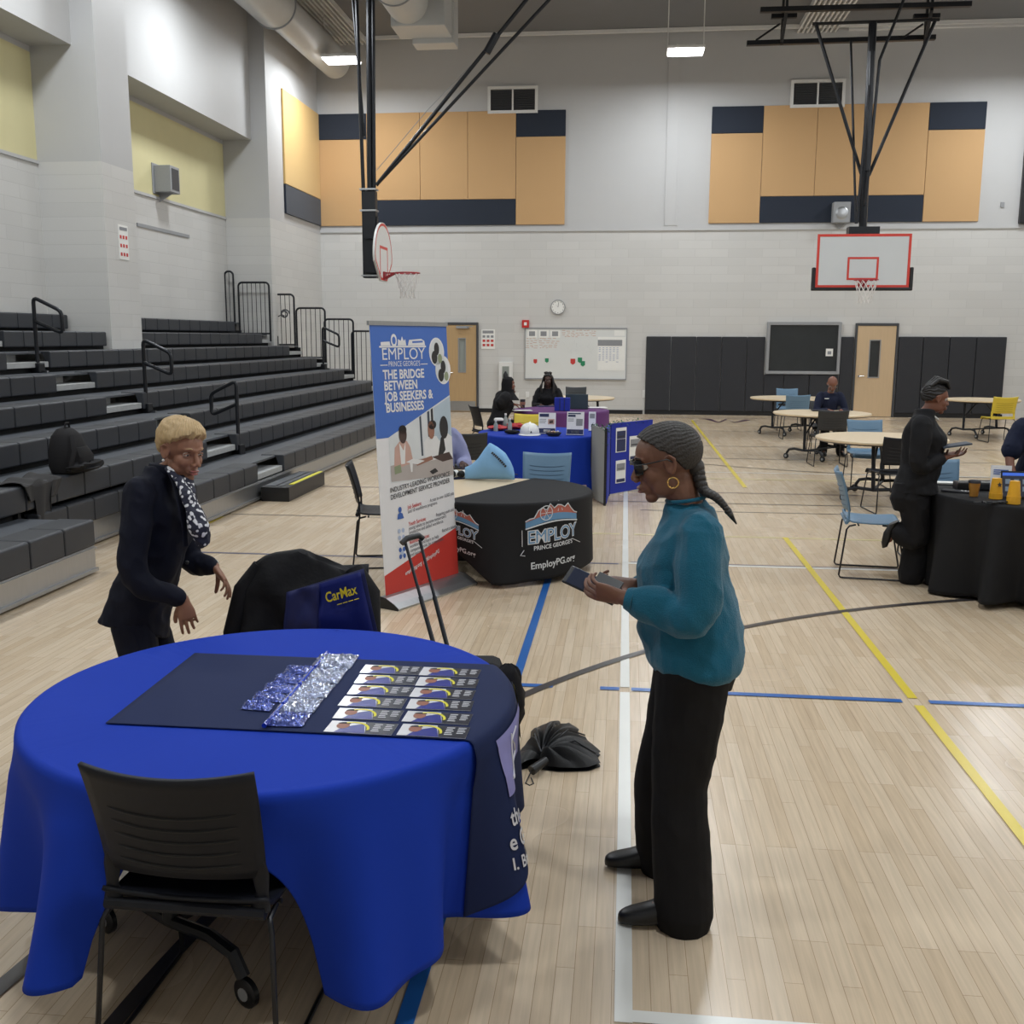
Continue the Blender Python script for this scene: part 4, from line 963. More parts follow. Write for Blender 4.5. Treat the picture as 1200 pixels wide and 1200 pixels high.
mat('foil_clear', srgb(160, 170, 206), .1, metal=.65, nscale=50, namt=.75, bump=1, bscale=50, coat=1, spec=.8)
mat('pen_blue', srgb(24, 50, 160), .15, coat=.6)
def packet(a, b, c_, d_, h, label, grp, m, seed):
    P = [Pz(*q, CZ + .01) for q in (a, b, c_, d_)]; c0 = sum(P, V()) / 4; nz = lambda x, y: noise.noise(V((x * 9 + seed, y * 9, seed)))
    mb = MB()
    def top(u, v, s=1):
        p = P[0].lerp(P[1], u).lerp(P[3].lerp(P[2], u), v) - c0; e = min(1, 7 * min(u, 1 - u, v, 1 - v)); 
        return V((p.x + .004 * nz(u + 3, v), p.y + .004 * nz(u, v + 5), (h * (.4 + .6 * abs(nz(u * 2, v * 2)) * 1.6) * e if s > 0 else -.002)))
    mb.grid(lambda u, v: top(u, v), 22, 16); mb.grid(lambda u, v: top(u, v, -1), 22, 16)
    o = mb.build('plastic_packet', m, None, smooth=False, loc=c0 + V((0, 0, .001))); tag(o, label, 'packet', grp); return o
PL = ['topmost', 'second', 'third', 'fourth', 'lowest']
for k in range(5):
    x = 352 - k * 12.5; y = 784 + k * 10.5
    packet((x - 15, y - 4), (x + 20, y - 1), (x + 14, y + 8), (x - 20, y + 5), .014, 'crumpled clear packet left of the blue pens, %s of five' % PL[k], 'crumpled packets left of the pens', 'foil', k)
for k in range(5):
    x = 392 - k * 14; y = 767 + k * 17
    packet((x - 17, y), (x + 29, y + 1), (x + 18, y + 17), (x - 29, y + 16), .016, 'shiny clear packet right of the blue pens, %s of five' % PL[k], 'shiny packets right of the pens', 'foil_clear' if k != 4 else 'foil', 20 + k)
pa, pb = Pz(384, 764, CZ + .02), Pz(309, 851, CZ + .02)
for k in range(4):
    a = pa.lerp(pb, k / 4 + .01); b = pa.lerp(pb, (k + 1) / 4 - .005); cc = (a + b) / 2
    t = thing('pen', 'translucent blue pen in the diagonal row, %s from the far end' % ('first', 'second', 'third', 'fourth')[k], 'pen', cc - V((0, 0, .0)), 0, 'blue pens laid end to end')
    mb = MB(); mb.tube([a - cc, (a - cc) * .1 + (b - cc) * .6], .006, 10); mb.build('barrel', 'pen_blue', t)
    mb = MB(); mb.tube([(b - cc) * .6, (b - cc)], [.0085, .0075], 10); mb.build('cap', 'pen_blue', t)
# ---------------------------------------------------------------- printed logos on the black cloth
mat('logo_white', srgb(206, 208, 210), .7); mat('logo_blue', srgb(96, 140, 178), .7); mat('logo_red', srgb(176, 96, 82), .7)
def logo(par, th0, d0, k, skewk):
    def W_(a, b, off=.004): 
        return cl2.S(th0 + (a * k) / .79, d0 - (b * k) + skewk * a * k, off) - V((T2[0], T2[1], 0))
    sh = lambda off: (lambda a, b: W_(a, b + .25 * abs(a) * 0 + .0, off))
    text(par, 'EMPLOY', 0 * V(), (1, 0, 0), (0, 1, 0), .19, 'logo_white', bold=.009, align='CENTER', sx=.95, fn=sh(.0045), spacing=.95)
    text(par, 'EMPLOY', 0 * V(), (1, 0, 0), (0, 1, 0), .19, 'logo_blue', bold=-.001, align='CENTER', sx=.95, fn=sh(.006), spacing=.95, name='blue_lettering')
    text(par, "PRINCE GEORGE'S", 0 * V(), (1, 0, 0), (0, 1, 0), .062, 'logo_white', bold=.0015, align='CENTER', fn=lambda a, b: W_(a, b - .075))
    text(par, 'EmployPG.org', 0 * V(), (1, 0, 0), (0, 1, 0), .10, 'logo_white', bold=.002, align='CENTER', fn=lambda a, b: W_(a, b - .27))
    def strip(pts, w, m, off=.005, nm='printed_skyline'):
        mb = MB(); mb.tube([W_(a, b, off) for a, b in pts], w, 5); mb.build(nm, m, par)
    arc = lambda b0, h: [(-.34 + .68 * i / 14, b0 + h * math.sin(PI * i / 14)) for i in range(15)]
    strip(arc(.155, .045), .004 * k * 2, 'logo_white')
    mb = MB(); A = arc(.165, .05); B = arc(.225, .06); n = len(A)
    mb.add([W_(a, b, .004) for a, b in A] + [W_(a, b, .004) for a, b in B], [(i, i + 1, n + i + 1, n + i) for i in range(n - 1)]); mb.build('printed_skyline', 'logo_blue', par)
    B2 = [(a, b + (.05 + .05 * math.sin(i * 1.3) ** 2) * (1 if 2 < i < 13 else .2)) for i, (a, b) in enumerate(B)]
    mb = MB(); mb.add([W_(a, b, .004) for a, b in B] + [W_(a, b, .004) for a, b in B2], [(i, i + 1, n + i + 1, n + i) for i in range(n - 1)]); mb.build('printed_skyline', 'logo_red', par)
    strip(B2, .006 * k, 'logo_white', .006)
    strip([(-.10 + .075 * math.cos(q * PI / 10), .30 + .075 * math.sin(q * PI / 10)) for q in range(21)], .005 * k, 'logo_white', .006)
    for q in range(6): strip([(-.10, .30), (-.10 + .07 * math.cos(q * PI / 3), .30 + .07 * math.sin(q * PI / 3))], .003 * k, 'logo_white', .006)
    strip([(.05, .3), (.08, .4), (.11, .3)], .005 * k, 'logo_white', .006)
    strip([(-.36, -.06), (-.40, -.11), (-.35, -.12)], .005 * k, 'logo_white', .006); strip([(-.38, -.02), (-.38, .15)], .004 * k, 'logo_white', .006); strip([(.25, -.03), (.4, -.10)], .004 * k, 'logo_white', .006)
logo(c2, math.radians(-50), .30, .74, -.06)
logo(c2, math.radians(-107), .25, .50, .20)
# ---------------------------------------------------------------- pull-up banner
BA, BB = Pz(452, 712, .0), Pz(537, 684, .0)
TA, TB_ = Py(433, 380, BA.y + .02), Py(522, 380, BB.y + .02)
BA = BA + V((0, 0, .085)); BB = BB + V((0, 0, .085))
_m = (TA + TB_) / 2; _h = (BB - BA) / 2; TA = _m - _h; TB_ = _m + _h
ban = thing('pull_up_banner', 'tall pull-up banner in blue, white and red with a meeting photo', 'banner', ((BA.x + BB.x) / 2, (BA.y + BB.y) / 2, 0))
b0 = V(ban.location); nrm = (BB - BA).cross(TA - BA).normalized()
if nrm.y > 0: nrm = -nrm
def Bn(u, v, off=0): return BA.lerp(BB, u) * v + TA.lerp(TB_, u) * (1 - v) + nrm * off - b0
mat('ban_blue', srgb(66, 108, 190), .45, nscale=2, namt=.02); mat('ban_white', srgb(226, 226, 228), .45, nscale=2, namt=.02); mat('ban_red', srgb(196, 58, 50), .45, nscale=2, namt=.02)
for k, c in dict(ph_wall=(212, 216, 218), ph_dark=(38, 36, 38), ph_frame=(60, 70, 84), ph_table=(176, 168, 164), ph_shirt=(222, 222, 222), ph_pink=(196, 160, 148), ph_skin=(150, 106, 88), ph_skin2=(72, 54, 50), ph_green=(140, 150, 120), ph_glass=(176, 192, 204)).items(): mat(k, srgb(*c), .5, nscale=12, namt=.07)
def bp(poly, m, nm, off): mb = MB(); mb.add([Bn(u, v, off) for u, v in poly], [list(range(len(poly)))]); return mb.build(nm, m, ban, smooth=False)
mb = MB(); mb.add([Bn(*p) for p in ((0, 0), (1, 0), (1, 1), (0, 1))], [(0, 1, 2, 3)]); sheet = mb.build('banner_sheet', 'ban_white', ban, smooth=False, solid=.002)
def bel(cu, cv, ru, rv, m, nm, off, n=22): return bp([(cu + ru * math.cos(2 * PI * i / n), cv + rv * math.sin(2 * PI * i / n)) for i in range(n)], m, nm, off)
bp([(0, 0), (1, 0), (1, .275), (.15, .415), (0, .415)], 'ban_blue', 'blue_field', .002)
bp([(0, .925), (1, .81), (1, 1), (0, 1)], 'ban_red', 'red_field', .002)
bp([(.15, .415), (1, .275), (1, .60), (.15, .585)], 'ph_wall', 'meeting_photo', .002)
ph = [([(.56, .35), (.585, .345), (.59, .5), (.565, .5)], 'ph_frame'), ([(.67, .333), (.70, .33), (.70, .47), (.67, .47)], 'ph_frame'), ([(.76, .32), (1, .281), (1, .45), (.76, .45)], 'ph_glass'), ([(.72, .325), (.75, .32), (.75, .47), (.72, .47)], 'ph_dark'), ([(.155, .52), (1, .50), (1, .595), (.155, .58)], 'ph_table'),
      ([(.22, .455), (.28, .435), (.38, .435), (.42, .46), (.45, .52), (.3, .53), (.2, .525)], 'ph_pink'), ([(.28, .44), (.33, .47), (.36, .44), (.34, .52), (.29, .52)], 'ph_shirt'),
      ([(.6, .45), (.66, .43), (.78, .43), (.86, .47), (.87, .52), (.62, .525)], 'ph_shirt'), ([(.84, .44), (.92, .42), (1, .44), (1, .53), (.86, .53), (.8, .5)], 'ph_shirt'), ([(.84, .44), (.88, .43), (.9, .49), (.82, .52), (.79, .51)], 'ph_dark'), ([(.45, .52), (.7, .505), (.72, .52), (.5, .535)], 'ph_skin'), ([(.7, .51), (.95, .50), (1, .53), (.85, .535)], 'ph_skin2'), ([(.35, .515), (.5, .53), (.6, .52), (.45, .505)], 'ph_shirt'), ([(.40, .52), (.44, .52), (.43, .555), (.41, .555)], 'ph_shirt'), ([(.66, .565), (.74, .555), (.78, .57), (.7, .578)], 'ph_dark'), ([(.2, .525), (.28, .52), (.29, .55), (.2, .555)], 'ph_green')]
for i, (pl, m) in enumerate(ph): bp(pl, m, 'photo_detail', .0024 + i * .00015)
for cu, cv, ru, rv, m in ((.33, .41, .05, .033, 'ph_skin2'), (.33, .392, .05, .018, 'ph_dark'), (.71, .405, .045, .035, 'ph_skin'), (.73, .385, .055, .018, 'ph_dark'), (.89, .40, .06, .045, 'ph_dark')): bel(cu, cv, ru, rv, m, 'photo_detail', .0052)
for cu, cv in ((.845, .105), (.925, .175)):
    bel(cu, cv, .105, .056, 'ban_white', 'round_photo_rim', .0030); bel(min(cu, .905), cv, .09, .050, 'ph_wall', 'round_photo', .0034); bel(cu + .0, cv - .012, .035, .025, 'ph_dark', 'photo_detail', .0038); bel(cu - .035, cv + .02, .04, .025, 'ph_dark', 'photo_detail', .004); bel(cu + .04, cv + .025, .03, .018, 'ph_green', 'photo_detail', .0042)
uu = (BB - BA); Wb = uu.length; uu.normalize(); vv = (TA - BA); Hb = vv.length; vv.normalize()
def bt(txt, u, v, size, m, bold=0, sx=.85, align='LEFT', nm='lettering', spacing=1, rise=0):
    def f(a, b): uu_ = u + a / Wb; return Bn(uu_, v - b / Hb - rise * (uu_ - u), .0045)
    return text(ban, txt, (0, 0, 0), (1, 0, 0), (0, 1, 0), size, m, bold=bold, align=align, sx=sx, fn=f, name=nm, spacing=spacing)
bt('EMPLOY', .12, .130, .118, 'ban_white', 0, 1.12)
bt("PRINCE GEORGE'S", .20, .155, .052, 'ban_white', 0, .84)
bp([(.10, .148), (.19, .148), (.19, .151), (.10, .151)], 'ban_white', 'printed_rule', .004); bp([(.62, .148), (.71, .148), (.71, .151), (.62, .151)], 'ban_white', 'printed_rule', .004)
bp([(.10, .080), (.70, .080), (.70, .086), (.10, .086)], 'ban_white', 'printed_skyline', .004)
bp([(.12, .079), (.12, .066), (.23, .064), (.24, .079)], 'ban_white', 'printed_skyline', .004)
bel(.285, .060, .038, .024, 'ban_white', 'printed_skyline', .004); bel(.285, .060, .022, .014, 'ban_blue', 'printed_skyline', .0043)
bp([(.33, .079), (.34, .055), (.37, .062), (.39, .045), (.41, .062), (.43, .055), (.44, .079)], 'ban_white', 'printed_skyline', .004)
bp([(.46, .079), (.48, .058), (.56, .056), (.64, .054), (.68, .062), (.69, .079)], 'ban_white', 'printed_skyline', .004); bp([(.52, .063), (.66, .061), (.66, .068), (.52, .070)], 'ban_blue', 'printed_skyline', .0043)
for k, s_ in enumerate(('THE BRIDGE', 'BETWEEN', 'JOB SEEKERS &', 'BUSINESSES')): bt(s_, .125 + .004 * k, .200 + .0405 * k, .090, 'ban_white', .0026, .93)
bt('INDUSTRY-LEADING WORKFORCE', .13, .620, .050, 'ink', .0005, .90, rise=.03); bt('DEVELOPMENT SERVICE PROVIDER', .13, .646, .050, 'ink', .0005, .90, rise=.03)
mat('ink_mid', srgb(96, 98, 106), .7)
body = [(.71, 'Job Seekers:', ' Access to over 10,000 jobs', ['and 10 workforce programs.']), (.775, 'Youth Services:', ' Preparing youth and', ['young adults to become tomorrow\'s', 'productive and skilled workforce.']), (.845, 'Business Services:', ' Recruit a talented', ['workforce and learn to help', 'companies grow, be competitive', 'and succeed.'])]
for v, hd, a, ls in body:
    bt(hd, .34, v - .016, .040, 'ink_red', .0006, .82, rise=.03); bt(a, .34 + len(hd) * .0245, v - .016 - .03 * len(hd) * .0245, .036, 'ink_mid', .0003, .76, rise=.03)
    for j, l_ in enumerate(ls): bt(l_, .34, v + j * .0165, .036, 'ink_mid', .0003, .85, rise=.03)
bel(.24, .690, .022, .011, 'ink_blue', 'printed_icon', .004); bp([(.20, .725), (.21, .705), (.24, .70), (.27, .705), (.285, .725)], 'ink_blue', 'printed_icon', .004)
mat('icon_pale', srgb(176, 190, 216), .6)
for q in range(4): bel(.215 + .05 * (q % 2), .770 + .026 * (q // 2), .018, .009, 'icon_pale', 'printed_icon', .004); bel(.215 + .05 * (q % 2), .842 + .026 * (q // 2), .018, .009, 'ink_blue', 'printed_icon', .004)
bp([(.22, .842), (.26, .842), (.26, .868), (.22, .868)], 'icon_pale', 'printed_icon', .0038)
bt('employpg.org  |  #EmployPG', .26, .945, .042, 'ban_white', .0006, .85, rise=.11)
mb = MB(); mb.beam(Bn(-.015, -.002), Bn(1.01, -.002), .02, .03); mb.build('top_rail', 'aluminium', ban, smooth=False)
# base cassette
ux = (BB - BA); ux.z = 0; ux.normalize(); fy = V((-ux.y, ux.x, 0)); 
if fy.y > 0: fy = -fy
prof = [(.14, 0), (.145, .015), (.10, .045), (.03, .078), (-.02, .085), (-.08, .06), (-.11, .02), (-.11, 0)]
mb = MB(); A = V((BA.x, BA.y, 0)) - b0; B = V((BB.x, BB.y, 0)) - b0; vs = [A - ux * .03 + fy * a + V((0, 0, b)) for a, b in prof] + [B + ux * .05 + fy * a + V((0, 0, b)) for a, b in prof]; k = len(prof)
mb.add(vs, [(j, (j + 1) % k, k + (j + 1) % k, k + j) for j in range(k)]); mb.build('base_cassette', 'aluminium', ban, smooth=False)
for vv_ in (vs[:k], [v + ux * .005 for v in vs[k:]]): mb = MB(); mb.add(vv_, [list(range(k))]); mb.build('end_cap', 'black_paint', ban, smooth=False, solid=.006)
mb = MB(); mb.tube([Bn(.5, 1.0, -.03), Bn(.5, 0, -.03)], .008, 6); mb.build('support_pole', 'aluminium', ban)
# ---------------------------------------------------------------- jacket on the chair, bag, roller case
mat('jacket_black', srgb(22, 22, 25), .8, nscale=6, namt=.08, bump=.3, bscale=40, spec=.25)
JC = V((-1.43, 4.47, 0)); 
def jack(u, v):
    a = 2 * PI * u; z = .925 - .50 * v; prof = [(0, .05), (.04, .18), (.12, .235), (.35, .27), (.7, .30), (1, .335)]
    for (p, q), (r_, s_) in zip(prof, prof[1:]):
        if v <= r_: w = q + (s_ - q) * (v - p) / (r_ - p); break
    dpt = .035 + .075 * min(1, v * 3) + .05 * v
    nf = noise.noise(V((math.cos(a) * 2.2, math.sin(a) * 2.2, v * 3))) * .035 * min(1, v * 4) + .012 * math.sin(a * 9 + v * 3) * v
    x = (w + nf) * math.copysign(abs(math.cos(a)) ** .75, math.cos(a)) - .03 * v; y = (dpt + nf) * math.copysign(abs(math.sin(a)) ** .75, math.sin(a))
    zz = z - .03 * math.cos(a) * (1 - v) - .02 * (math.cos(a) ** 2) * (1 - v)
    return V((x, y, zz))
mb = MB(); mb.grid(jack, 90, 34, cu=True); n_ = len(mb.v); mb.add([V((0, 0, .935))] , []); mb.f += [[i * 34, ((i + 1) % 90) * 34, n_] for i in range(90)]; mb.m += [0] * 90
jk = mb.build('jacket', 'jacket_black', None, loc=JC, solid=.006); tag(jk, 'black jacket draped over the chair behind the blue table', 'jacket')
for s_ in (-1, 1):
    mb = MB(); mb.tube([(s_ * .22, 0, .86), (s_ * .29, -.03, .75), (s_ * .32 - .02, -.06, .55), (s_ * .32 - .03, -.05, .38)], [.05, .07, .065, .06], 14, flat=.7); mb.build('jacket_sleeve', 'jacket_black', jk)
mat('bag_navy', srgb(20, 32, 104), .6, nscale=6, namt=.1, bump=.1, bscale=25, spec=.3); mat('bag_side', srgb(16, 26, 84), .65, nscale=6, namt=.1); mat('bag_yellow', srgb(238, 214, 40), .6)
q = [Py(336, 694, 4.30), Py(374, 684, 4.16), Py(422, 670, 4.20), Py(442, 760, 4.22), Py(374, 765, 4.16), Py(330, 765, 4.30)]
bg = thing('tote_bag', 'navy blue shopping bag with yellow lettering hanging beside the black jacket', 'bag', (q[4].x, q[4].y, q[4].z)); bo = V(bg.location)
mb = MB(); back = V((.0, .10, 0)); f0 = [p - bo for p in (q[1], q[2], q[3], q[4])]
def quadgrid(P, n, amp, sd): return lambda u, v: P[0].lerp(P[1], u).lerp(P[3].lerp(P[2], u), v) + V((0, -amp * noise.noise(V((u * 3 + sd, v * 3, sd))) * min(1, 8 * v), 0))
mb.grid(quadgrid(f0, 12, .02, 1), 14, 14); mb.build('front_panel', 'bag_navy', bg, solid=.002)
mb = MB(); mb.grid(quadgrid([q[0] - bo, q[1] - bo, q[4] - bo, q[5] - bo], 12, .03, 4), 14, 14); mb.build('side_panel', 'bag_side', bg, solid=.002)
mb = MB(); mb.grid(quadgrid([q[0] - bo, q[2] - bo + back * .6, q[3] - bo + back * .6, q[5] - bo], 12, .01, 7), 14, 14); mb.build('back_panel', 'bag_side', bg, solid=.002)
fx = (f0[1] - f0[0]).normalized(); fz = (f0[0] - f0[3]); fz = (fz - fx * fz.dot(fx)).normalized(); fw = (f0[1] - f0[0]).length
o0 = f0[0] + fx * .012 - fz * .085
text(bg, 'CarMax', o0 - V((0, .022, 0)), (fx + fz * .0), fz, .062, 'bag_yellow', bold=.001, sx=.68, skew=.1)
for i_ in range(4): mb = MB(); p = o0 + fx * (.042 + .025 * i_) - fz * .022 - V((0, .024, 0)); mb.beam(p, p + fx * .02, .005, .002); mb.build('printed_tagline', 'bag_yellow', bg, smooth=False)
# roller case
mat('case_black', srgb(26, 25, 27), .75, nscale=30, namt=.12, bump=.2, bscale=200, spec=.25)
h1_, h2_ = Py(475, 636, 4.46), Py(492, 633, 4.52); g1, g2 = Py(508, 754, 4.20), Py(524, 757, 4.24)
rc_ = thing('roller_case', 'black rolling case with its pull handle raised behind the blue table', 'suitcase', (-.58, 4.0, 0)); ro = V(rc_.location)
dr = (g1 - h1_).normalized(); sd = V((1, .12, 0)).normalized()
for a, b in ((h1_, g1), (h2_, g2)): mb = MB(); mb.tube([a - ro, (a * .4 + b * .6) - ro], .0075, 8); mb.tube([(a * .45 + b * .55) - ro, b + (b - a).normalized() * .12 - ro], .0105, 8); mb.build('handle_rod', 'black_metal', rc_)
mb = MB(); mb.tube([h1_ - ro + V((-.012, -.02, .0)), h1_ - ro + V((.005, 0, .018)), h2_ - ro + V((-.005, 0, .022)), h2_ - ro + V((.012, .01, .004))], .014, 10); mb.build('grip', 'black_paint', rc_)
top = V((-.64, 4.1, .58)) - ro; dr = V((.02, -.05, -1)).normalized(); mat3 = Matrix((sd, (-dr).cross(sd), -dr)).transposed()
mb = MB(); mb.box(top + dr * .27, (.31, .20, .52), mat3); mb.build('case_body', 'case_black', rc_, smooth=False, bevel=.04)
mb = MB(); mb.box(top + dr * .32 + mat3 @ V((0, -.11, 0)), (.26, .05, .34), mat3); mb.build('front_pocket', 'case_black', rc_, smooth=False, bevel=.02)
for s_ in (-1, 1): mb = MB(); c_ = top + dr * .53 + sd * (s_ * .14); c_.z = .035; mb.lathe([(0, -.012), (.032, -.012), (.034, 0), (.032, .012), (0, .012)], c_, 14, Matrix.Rotation(PI / 2, 3, 'Y')); mb.build('wheel', 'black_paint', rc_)
mb = MB(); 
def bkl(u, v):
    a = 2 * PI * u; t_ = v; p = Py(596, 778 + 84 * t_, 3.86); w = .012 + .052 * math.sin(PI * min(1, t_ * 1.02)) ** .5; w *= (1 + .25 * noise.noise(V((t_ * 5, a, 0))))
    return p + V((math.cos(a) * w, math.sin(a) * .06 * math.sin(PI * t_) ** .5, .004 * math.sin(a * 5))) - ro
mb.grid(bkl, 24, 20, cu=True); mb.build('hanging_pouch', 'case_black', rc_)
# umbrella
mat('umbrella_black', srgb(24, 25, 27), .5, nscale=8, namt=.1, bump=.15, bscale=60, spec=.4)
hub = Pz(634, 896); ol = [Pz(*p) for p in ((600, 906), (604, 892), (612, 880), (621, 876), (622, 862), (634, 854), (655, 849), (660, 856), (667, 851), (679, 860), (674, 868), (686, 868), (690, 874), (704, 885), (699, 890), (704, 899), (690, 904), (655, 905), (632, 902))]
um = thing('folded_umbrella', 'black umbrella lying loosely folded on the floor', 'umbrella', hub)
mb = MB(); n = len(ol) * 6; 
def ufn(u, v):
    k = u * (len(ol) - 1); i = min(int(k), len(ol) - 2); p = ol[i].lerp(ol[i + 1], k - i) - hub; pl_ = abs(math.sin(u * PI * 11))
    return V((p.x * v, p.y * v, .012 + (.055 + .05 * pl_) * math.sin(PI * min(1, v * .85 + .1)) * (1 if u > .12 else .6) * (1 - .35 * v)))
mb.grid(ufn, 110, 12); mb.grid(lambda u, v: V((ufn(u, v).x, ufn(u, v).y, .003)), 110, 3); mb.build('canopy', 'umbrella_black', um)
mb = MB(); a = Pz(640, 891, .05) - hub; b = Pz(623, 903, .03) - hub; mb.tube([a, b], [.018, .022], 12); mb.build('handle', 'black_paint', um)
mb = MB(); mb.tube([b, b + V((-.01, -.03, -.015)), b + V((-.02, -.07, -.028)), b + V((.0, -.09, -.028)), b + V((.015, -.07, -.028)), b + V((0, -.03, -.02))], .003, 6); mb.build('wrist_cord', 'black_paint', um)
for k_ in (3, 7, 11, 14): mb = MB(); p = ol[k_] - hub; mb.tube([V((0, 0, .06)), V((p.x * .6, p.y * .6, .10)), V((p.x * .98, p.y * .98, .03))], .004, 6); mb.build('rib', 'black_metal', um)
# ---------------------------------------------------------------- backpack and cloth on the bleachers
zz = .70; c = Pz(84, 552, zz)
bk = thing('backpack', 'black backpack standing on the second bleacher row', 'backpack', c)
mb = MB(); mb.loft([(V((0, 0, .0)), V((.13, 0, 0)), V((0, .20, 0))), (V((-.01, 0, .06)), V((.14, 0, 0)), V((0, .21, 0))), (V((-.02, 0, .2)), V((.13, 0, 0)), V((0, .19, 0))), (V((-.03, 0, .32)), V((.10, 0, 0)), V((0, .15, 0))), (V((-.04, 0, .38)), V((.05, 0, 0)), V((0, .09, 0))), (V((-.04, 0, .395)), V((.02, 0, 0)), V((0, .03, 0)))], 20, sq=.7); mb.build('pack_body', 'case_black', bk)
mb = MB(); mb.tube([(-.02, -.03, .38), (-.02, -.02, .43), (-.02, .03, .43), (-.02, .05, .38)], .01, 6); mb.build('carry_loop', 'case_black', bk)
mb = MB(); mb.loft([(V((.12, .0, .03)), V((.05, 0, 0)), V((0, .12, 0))), (V((.13, 0, .14)), V((.045, 0, 0)), V((0, .13, 0))), (V((.1, 0, .22)), V((.02, 0, 0)), V((0, .1, 0)))], 16, sq=.7); mb.build('front_pocket', 'case_black', bk)
mb = MB(); mb.tube([(.08, -.1, .33), (.15, -.2, .2), (.12, -.24, .03)], [.02] * 3, 6, flat=.3); mb.build('strap', 'case_black', bk)
c = Pz(90, 556, zz - .0); mb = MB()
def lump(sx, sy, sz, sd): return lambda u, v: (lambda a, b: V((sx * math.cos(a) * math.sin(b), sy * math.sin(a) * math.sin(b), sz * (1 - math.cos(b)) / 2)) * (1 + .3 * noise.noise(V((math.cos(a) * 2 + sd, math.sin(a) * 2, b * 2)))))(2 * PI * u, PI * v)
c = Pz(92, 553, zz); mb.grid(lump(.13, .24, .10, 3), 34, 16, cu=True); o = mb.build('soft_cap', 'jacket_black', None, loc=V((c.x + .02, c.y + .05, zz))); tag(o, 'crumpled black garment lying at the foot of the backpack', 'clothing')
# cloth hanging over seat edge
mat('scarf_grey', srgb(48, 47, 48), .85, nscale=12, namt=.1)
e0 = XF - DX
def sc_fn(u, v):
    y = 8.02 + (u - .5) * (.62 - .2 * v) + .18 * (1 - v) * (u - .3); s_ = v * .62
    f = .012 + .012 * math.sin(u * 16 + v * 2)
    if s_ < .30: return V((e0 - .30 + s_, y, .695 + f + .02 * noise.noise(V((u * 4, v * 4, 0)))))
    return V((e0 + .008 + f, y, .70 - (s_ - .30) * (1 if .25 < u < .7 else .45)))
mb = MB(); mb.grid(sc_fn, 40, 30); o = mb.build('scarf', 'scarf_grey', None, solid=.004); tag(o, 'dark grey garment hanging over the bleacher seat edge', 'clothing')
# ---------------------------------------------------------------- things on the middle table
mat('tote_sky', srgb(128, 176, 218), .8, nscale=9, namt=.1, bump=.2, bscale=30); mat('sock_white', srgb(222, 224, 222), .8); mat('sock_black', srgb(20, 20, 22), .8)
by = 9.05
prof = [(545, 548, .012), (552, 545, .03), (560, 538, .05), (568, 526, .07), (574, 519, .08), (583, 524, .085), (592, 531, .085), (598, 541, .08), (601, 548, .06), (603, 556, .02)]
tb = thing('drawstring_bag', 'light blue cloth bag slumped on the bare half of the middle table', 'bag', (Py(575, 555, by).x, by, CZ2)); to = V(tb.location)
def tbf(u, v):
    k = u * (len(prof) - 1); i = min(int(k), len(prof) - 2); t_ = k - i; px_ = prof[i][0] * (1 - t_) + prof[i + 1][0] * t_; py_ = prof[i][1] * (1 - t_) + prof[i + 1][1] * t_; d_ = prof[i][2] * (1 - t_) + prof[i + 1][2] * t_
    p = Py(px_, py_, by); h = max(.03, p.z - CZ2); a = 2 * PI * v
    return V((p.x - to.x, d_ * math.sin(a) * (1 + .15 * noise.noise(V((u * 5, v * 5, 1)))), h / 2 + h / 2 * math.cos(a) + .003))
mb = MB(); mb.grid(tbf, 40, 28, cv=True); mb.build('bag_body', 'tote_sky', tb)
mb = MB()
for i in range(9): p = Py(577 + i * 1.9, 531 + i * 1.55 + .4 * i * i / 9, by - .09); mb.box(p - to, (.016, .004, .02), Matrix.Rotation(.7, 3, 'Y'))
mb.build('printed_marks', 'ink', tb, smooth=False)
for i, (x, lab) in enumerate(((531, 'leftmost'), (541.5, 'second from the left'), (552, 'third from the left'), (563, 'nearest the blue bag'))):
    p = Pz(x, 560, CZ2); t = thing('rolled_sock', 'black and white rolled bundle on the middle table, ' + lab, 'rolled bundle', (p.x, p.y, CZ2), -.5, 'black and white bundles by the blue bag')
    mb = MB(); mb.loft([(V((0, -.045 + .09 * k / 4, .036)), V((.005 + .032 * math.sin(PI * (k + .5) / 5) ** .5, 0, 0)), V((0, 0, .034 * math.sin(PI * (k + .5) / 5) ** .5))) for k in range(3)], 16); mb.build('black_end', 'sock_black', t)
    mb = MB(); mb.loft([(V((0, -.005, .036)), V((.038, 0, 0)), V((0, 0, .0345))), (V((.002, .04, .036)), V((.038, 0, 0)), V((0, 0, .0345)))], 16); mb.build('white_band', 'sock_white', t)
    mb = MB(); mb.loft([(V((.002, .041, .036)), V((.036, 0, 0)), V((0, 0, .033))), (V((.004, .09, .036)), V((.02, 0, 0)), V((0, 0, .02)))], 16); mb.build('black_end', 'sock_black', t)
p = Pz(603, 556.5, CZ2); mb = MB(); mb.tube([(-.03, .02, .006), (.03, -.02, .006)], .005, 6); o = mb.build('marker_pen', 'black_paint', None, loc=p); tag(o, 'small dark pen on the bare table right of the blue bag', 'pen')
bx_ = thing('storage_box', 'black box standing under the left side of the middle table', 'box', (-1.36, 8.75, 0)); mb = MB(); mb.b2((-.3, -.2, 0), (.3, .2, .3)); mb.build('box_body', 'case_black', bx_, smooth=False, bevel=.02); mb = MB(); mb.b2((-.31, -.21, .3), (.31, .21, .33)); mb.build('box_lid', 'case_black', bx_, smooth=False, bevel=.01)
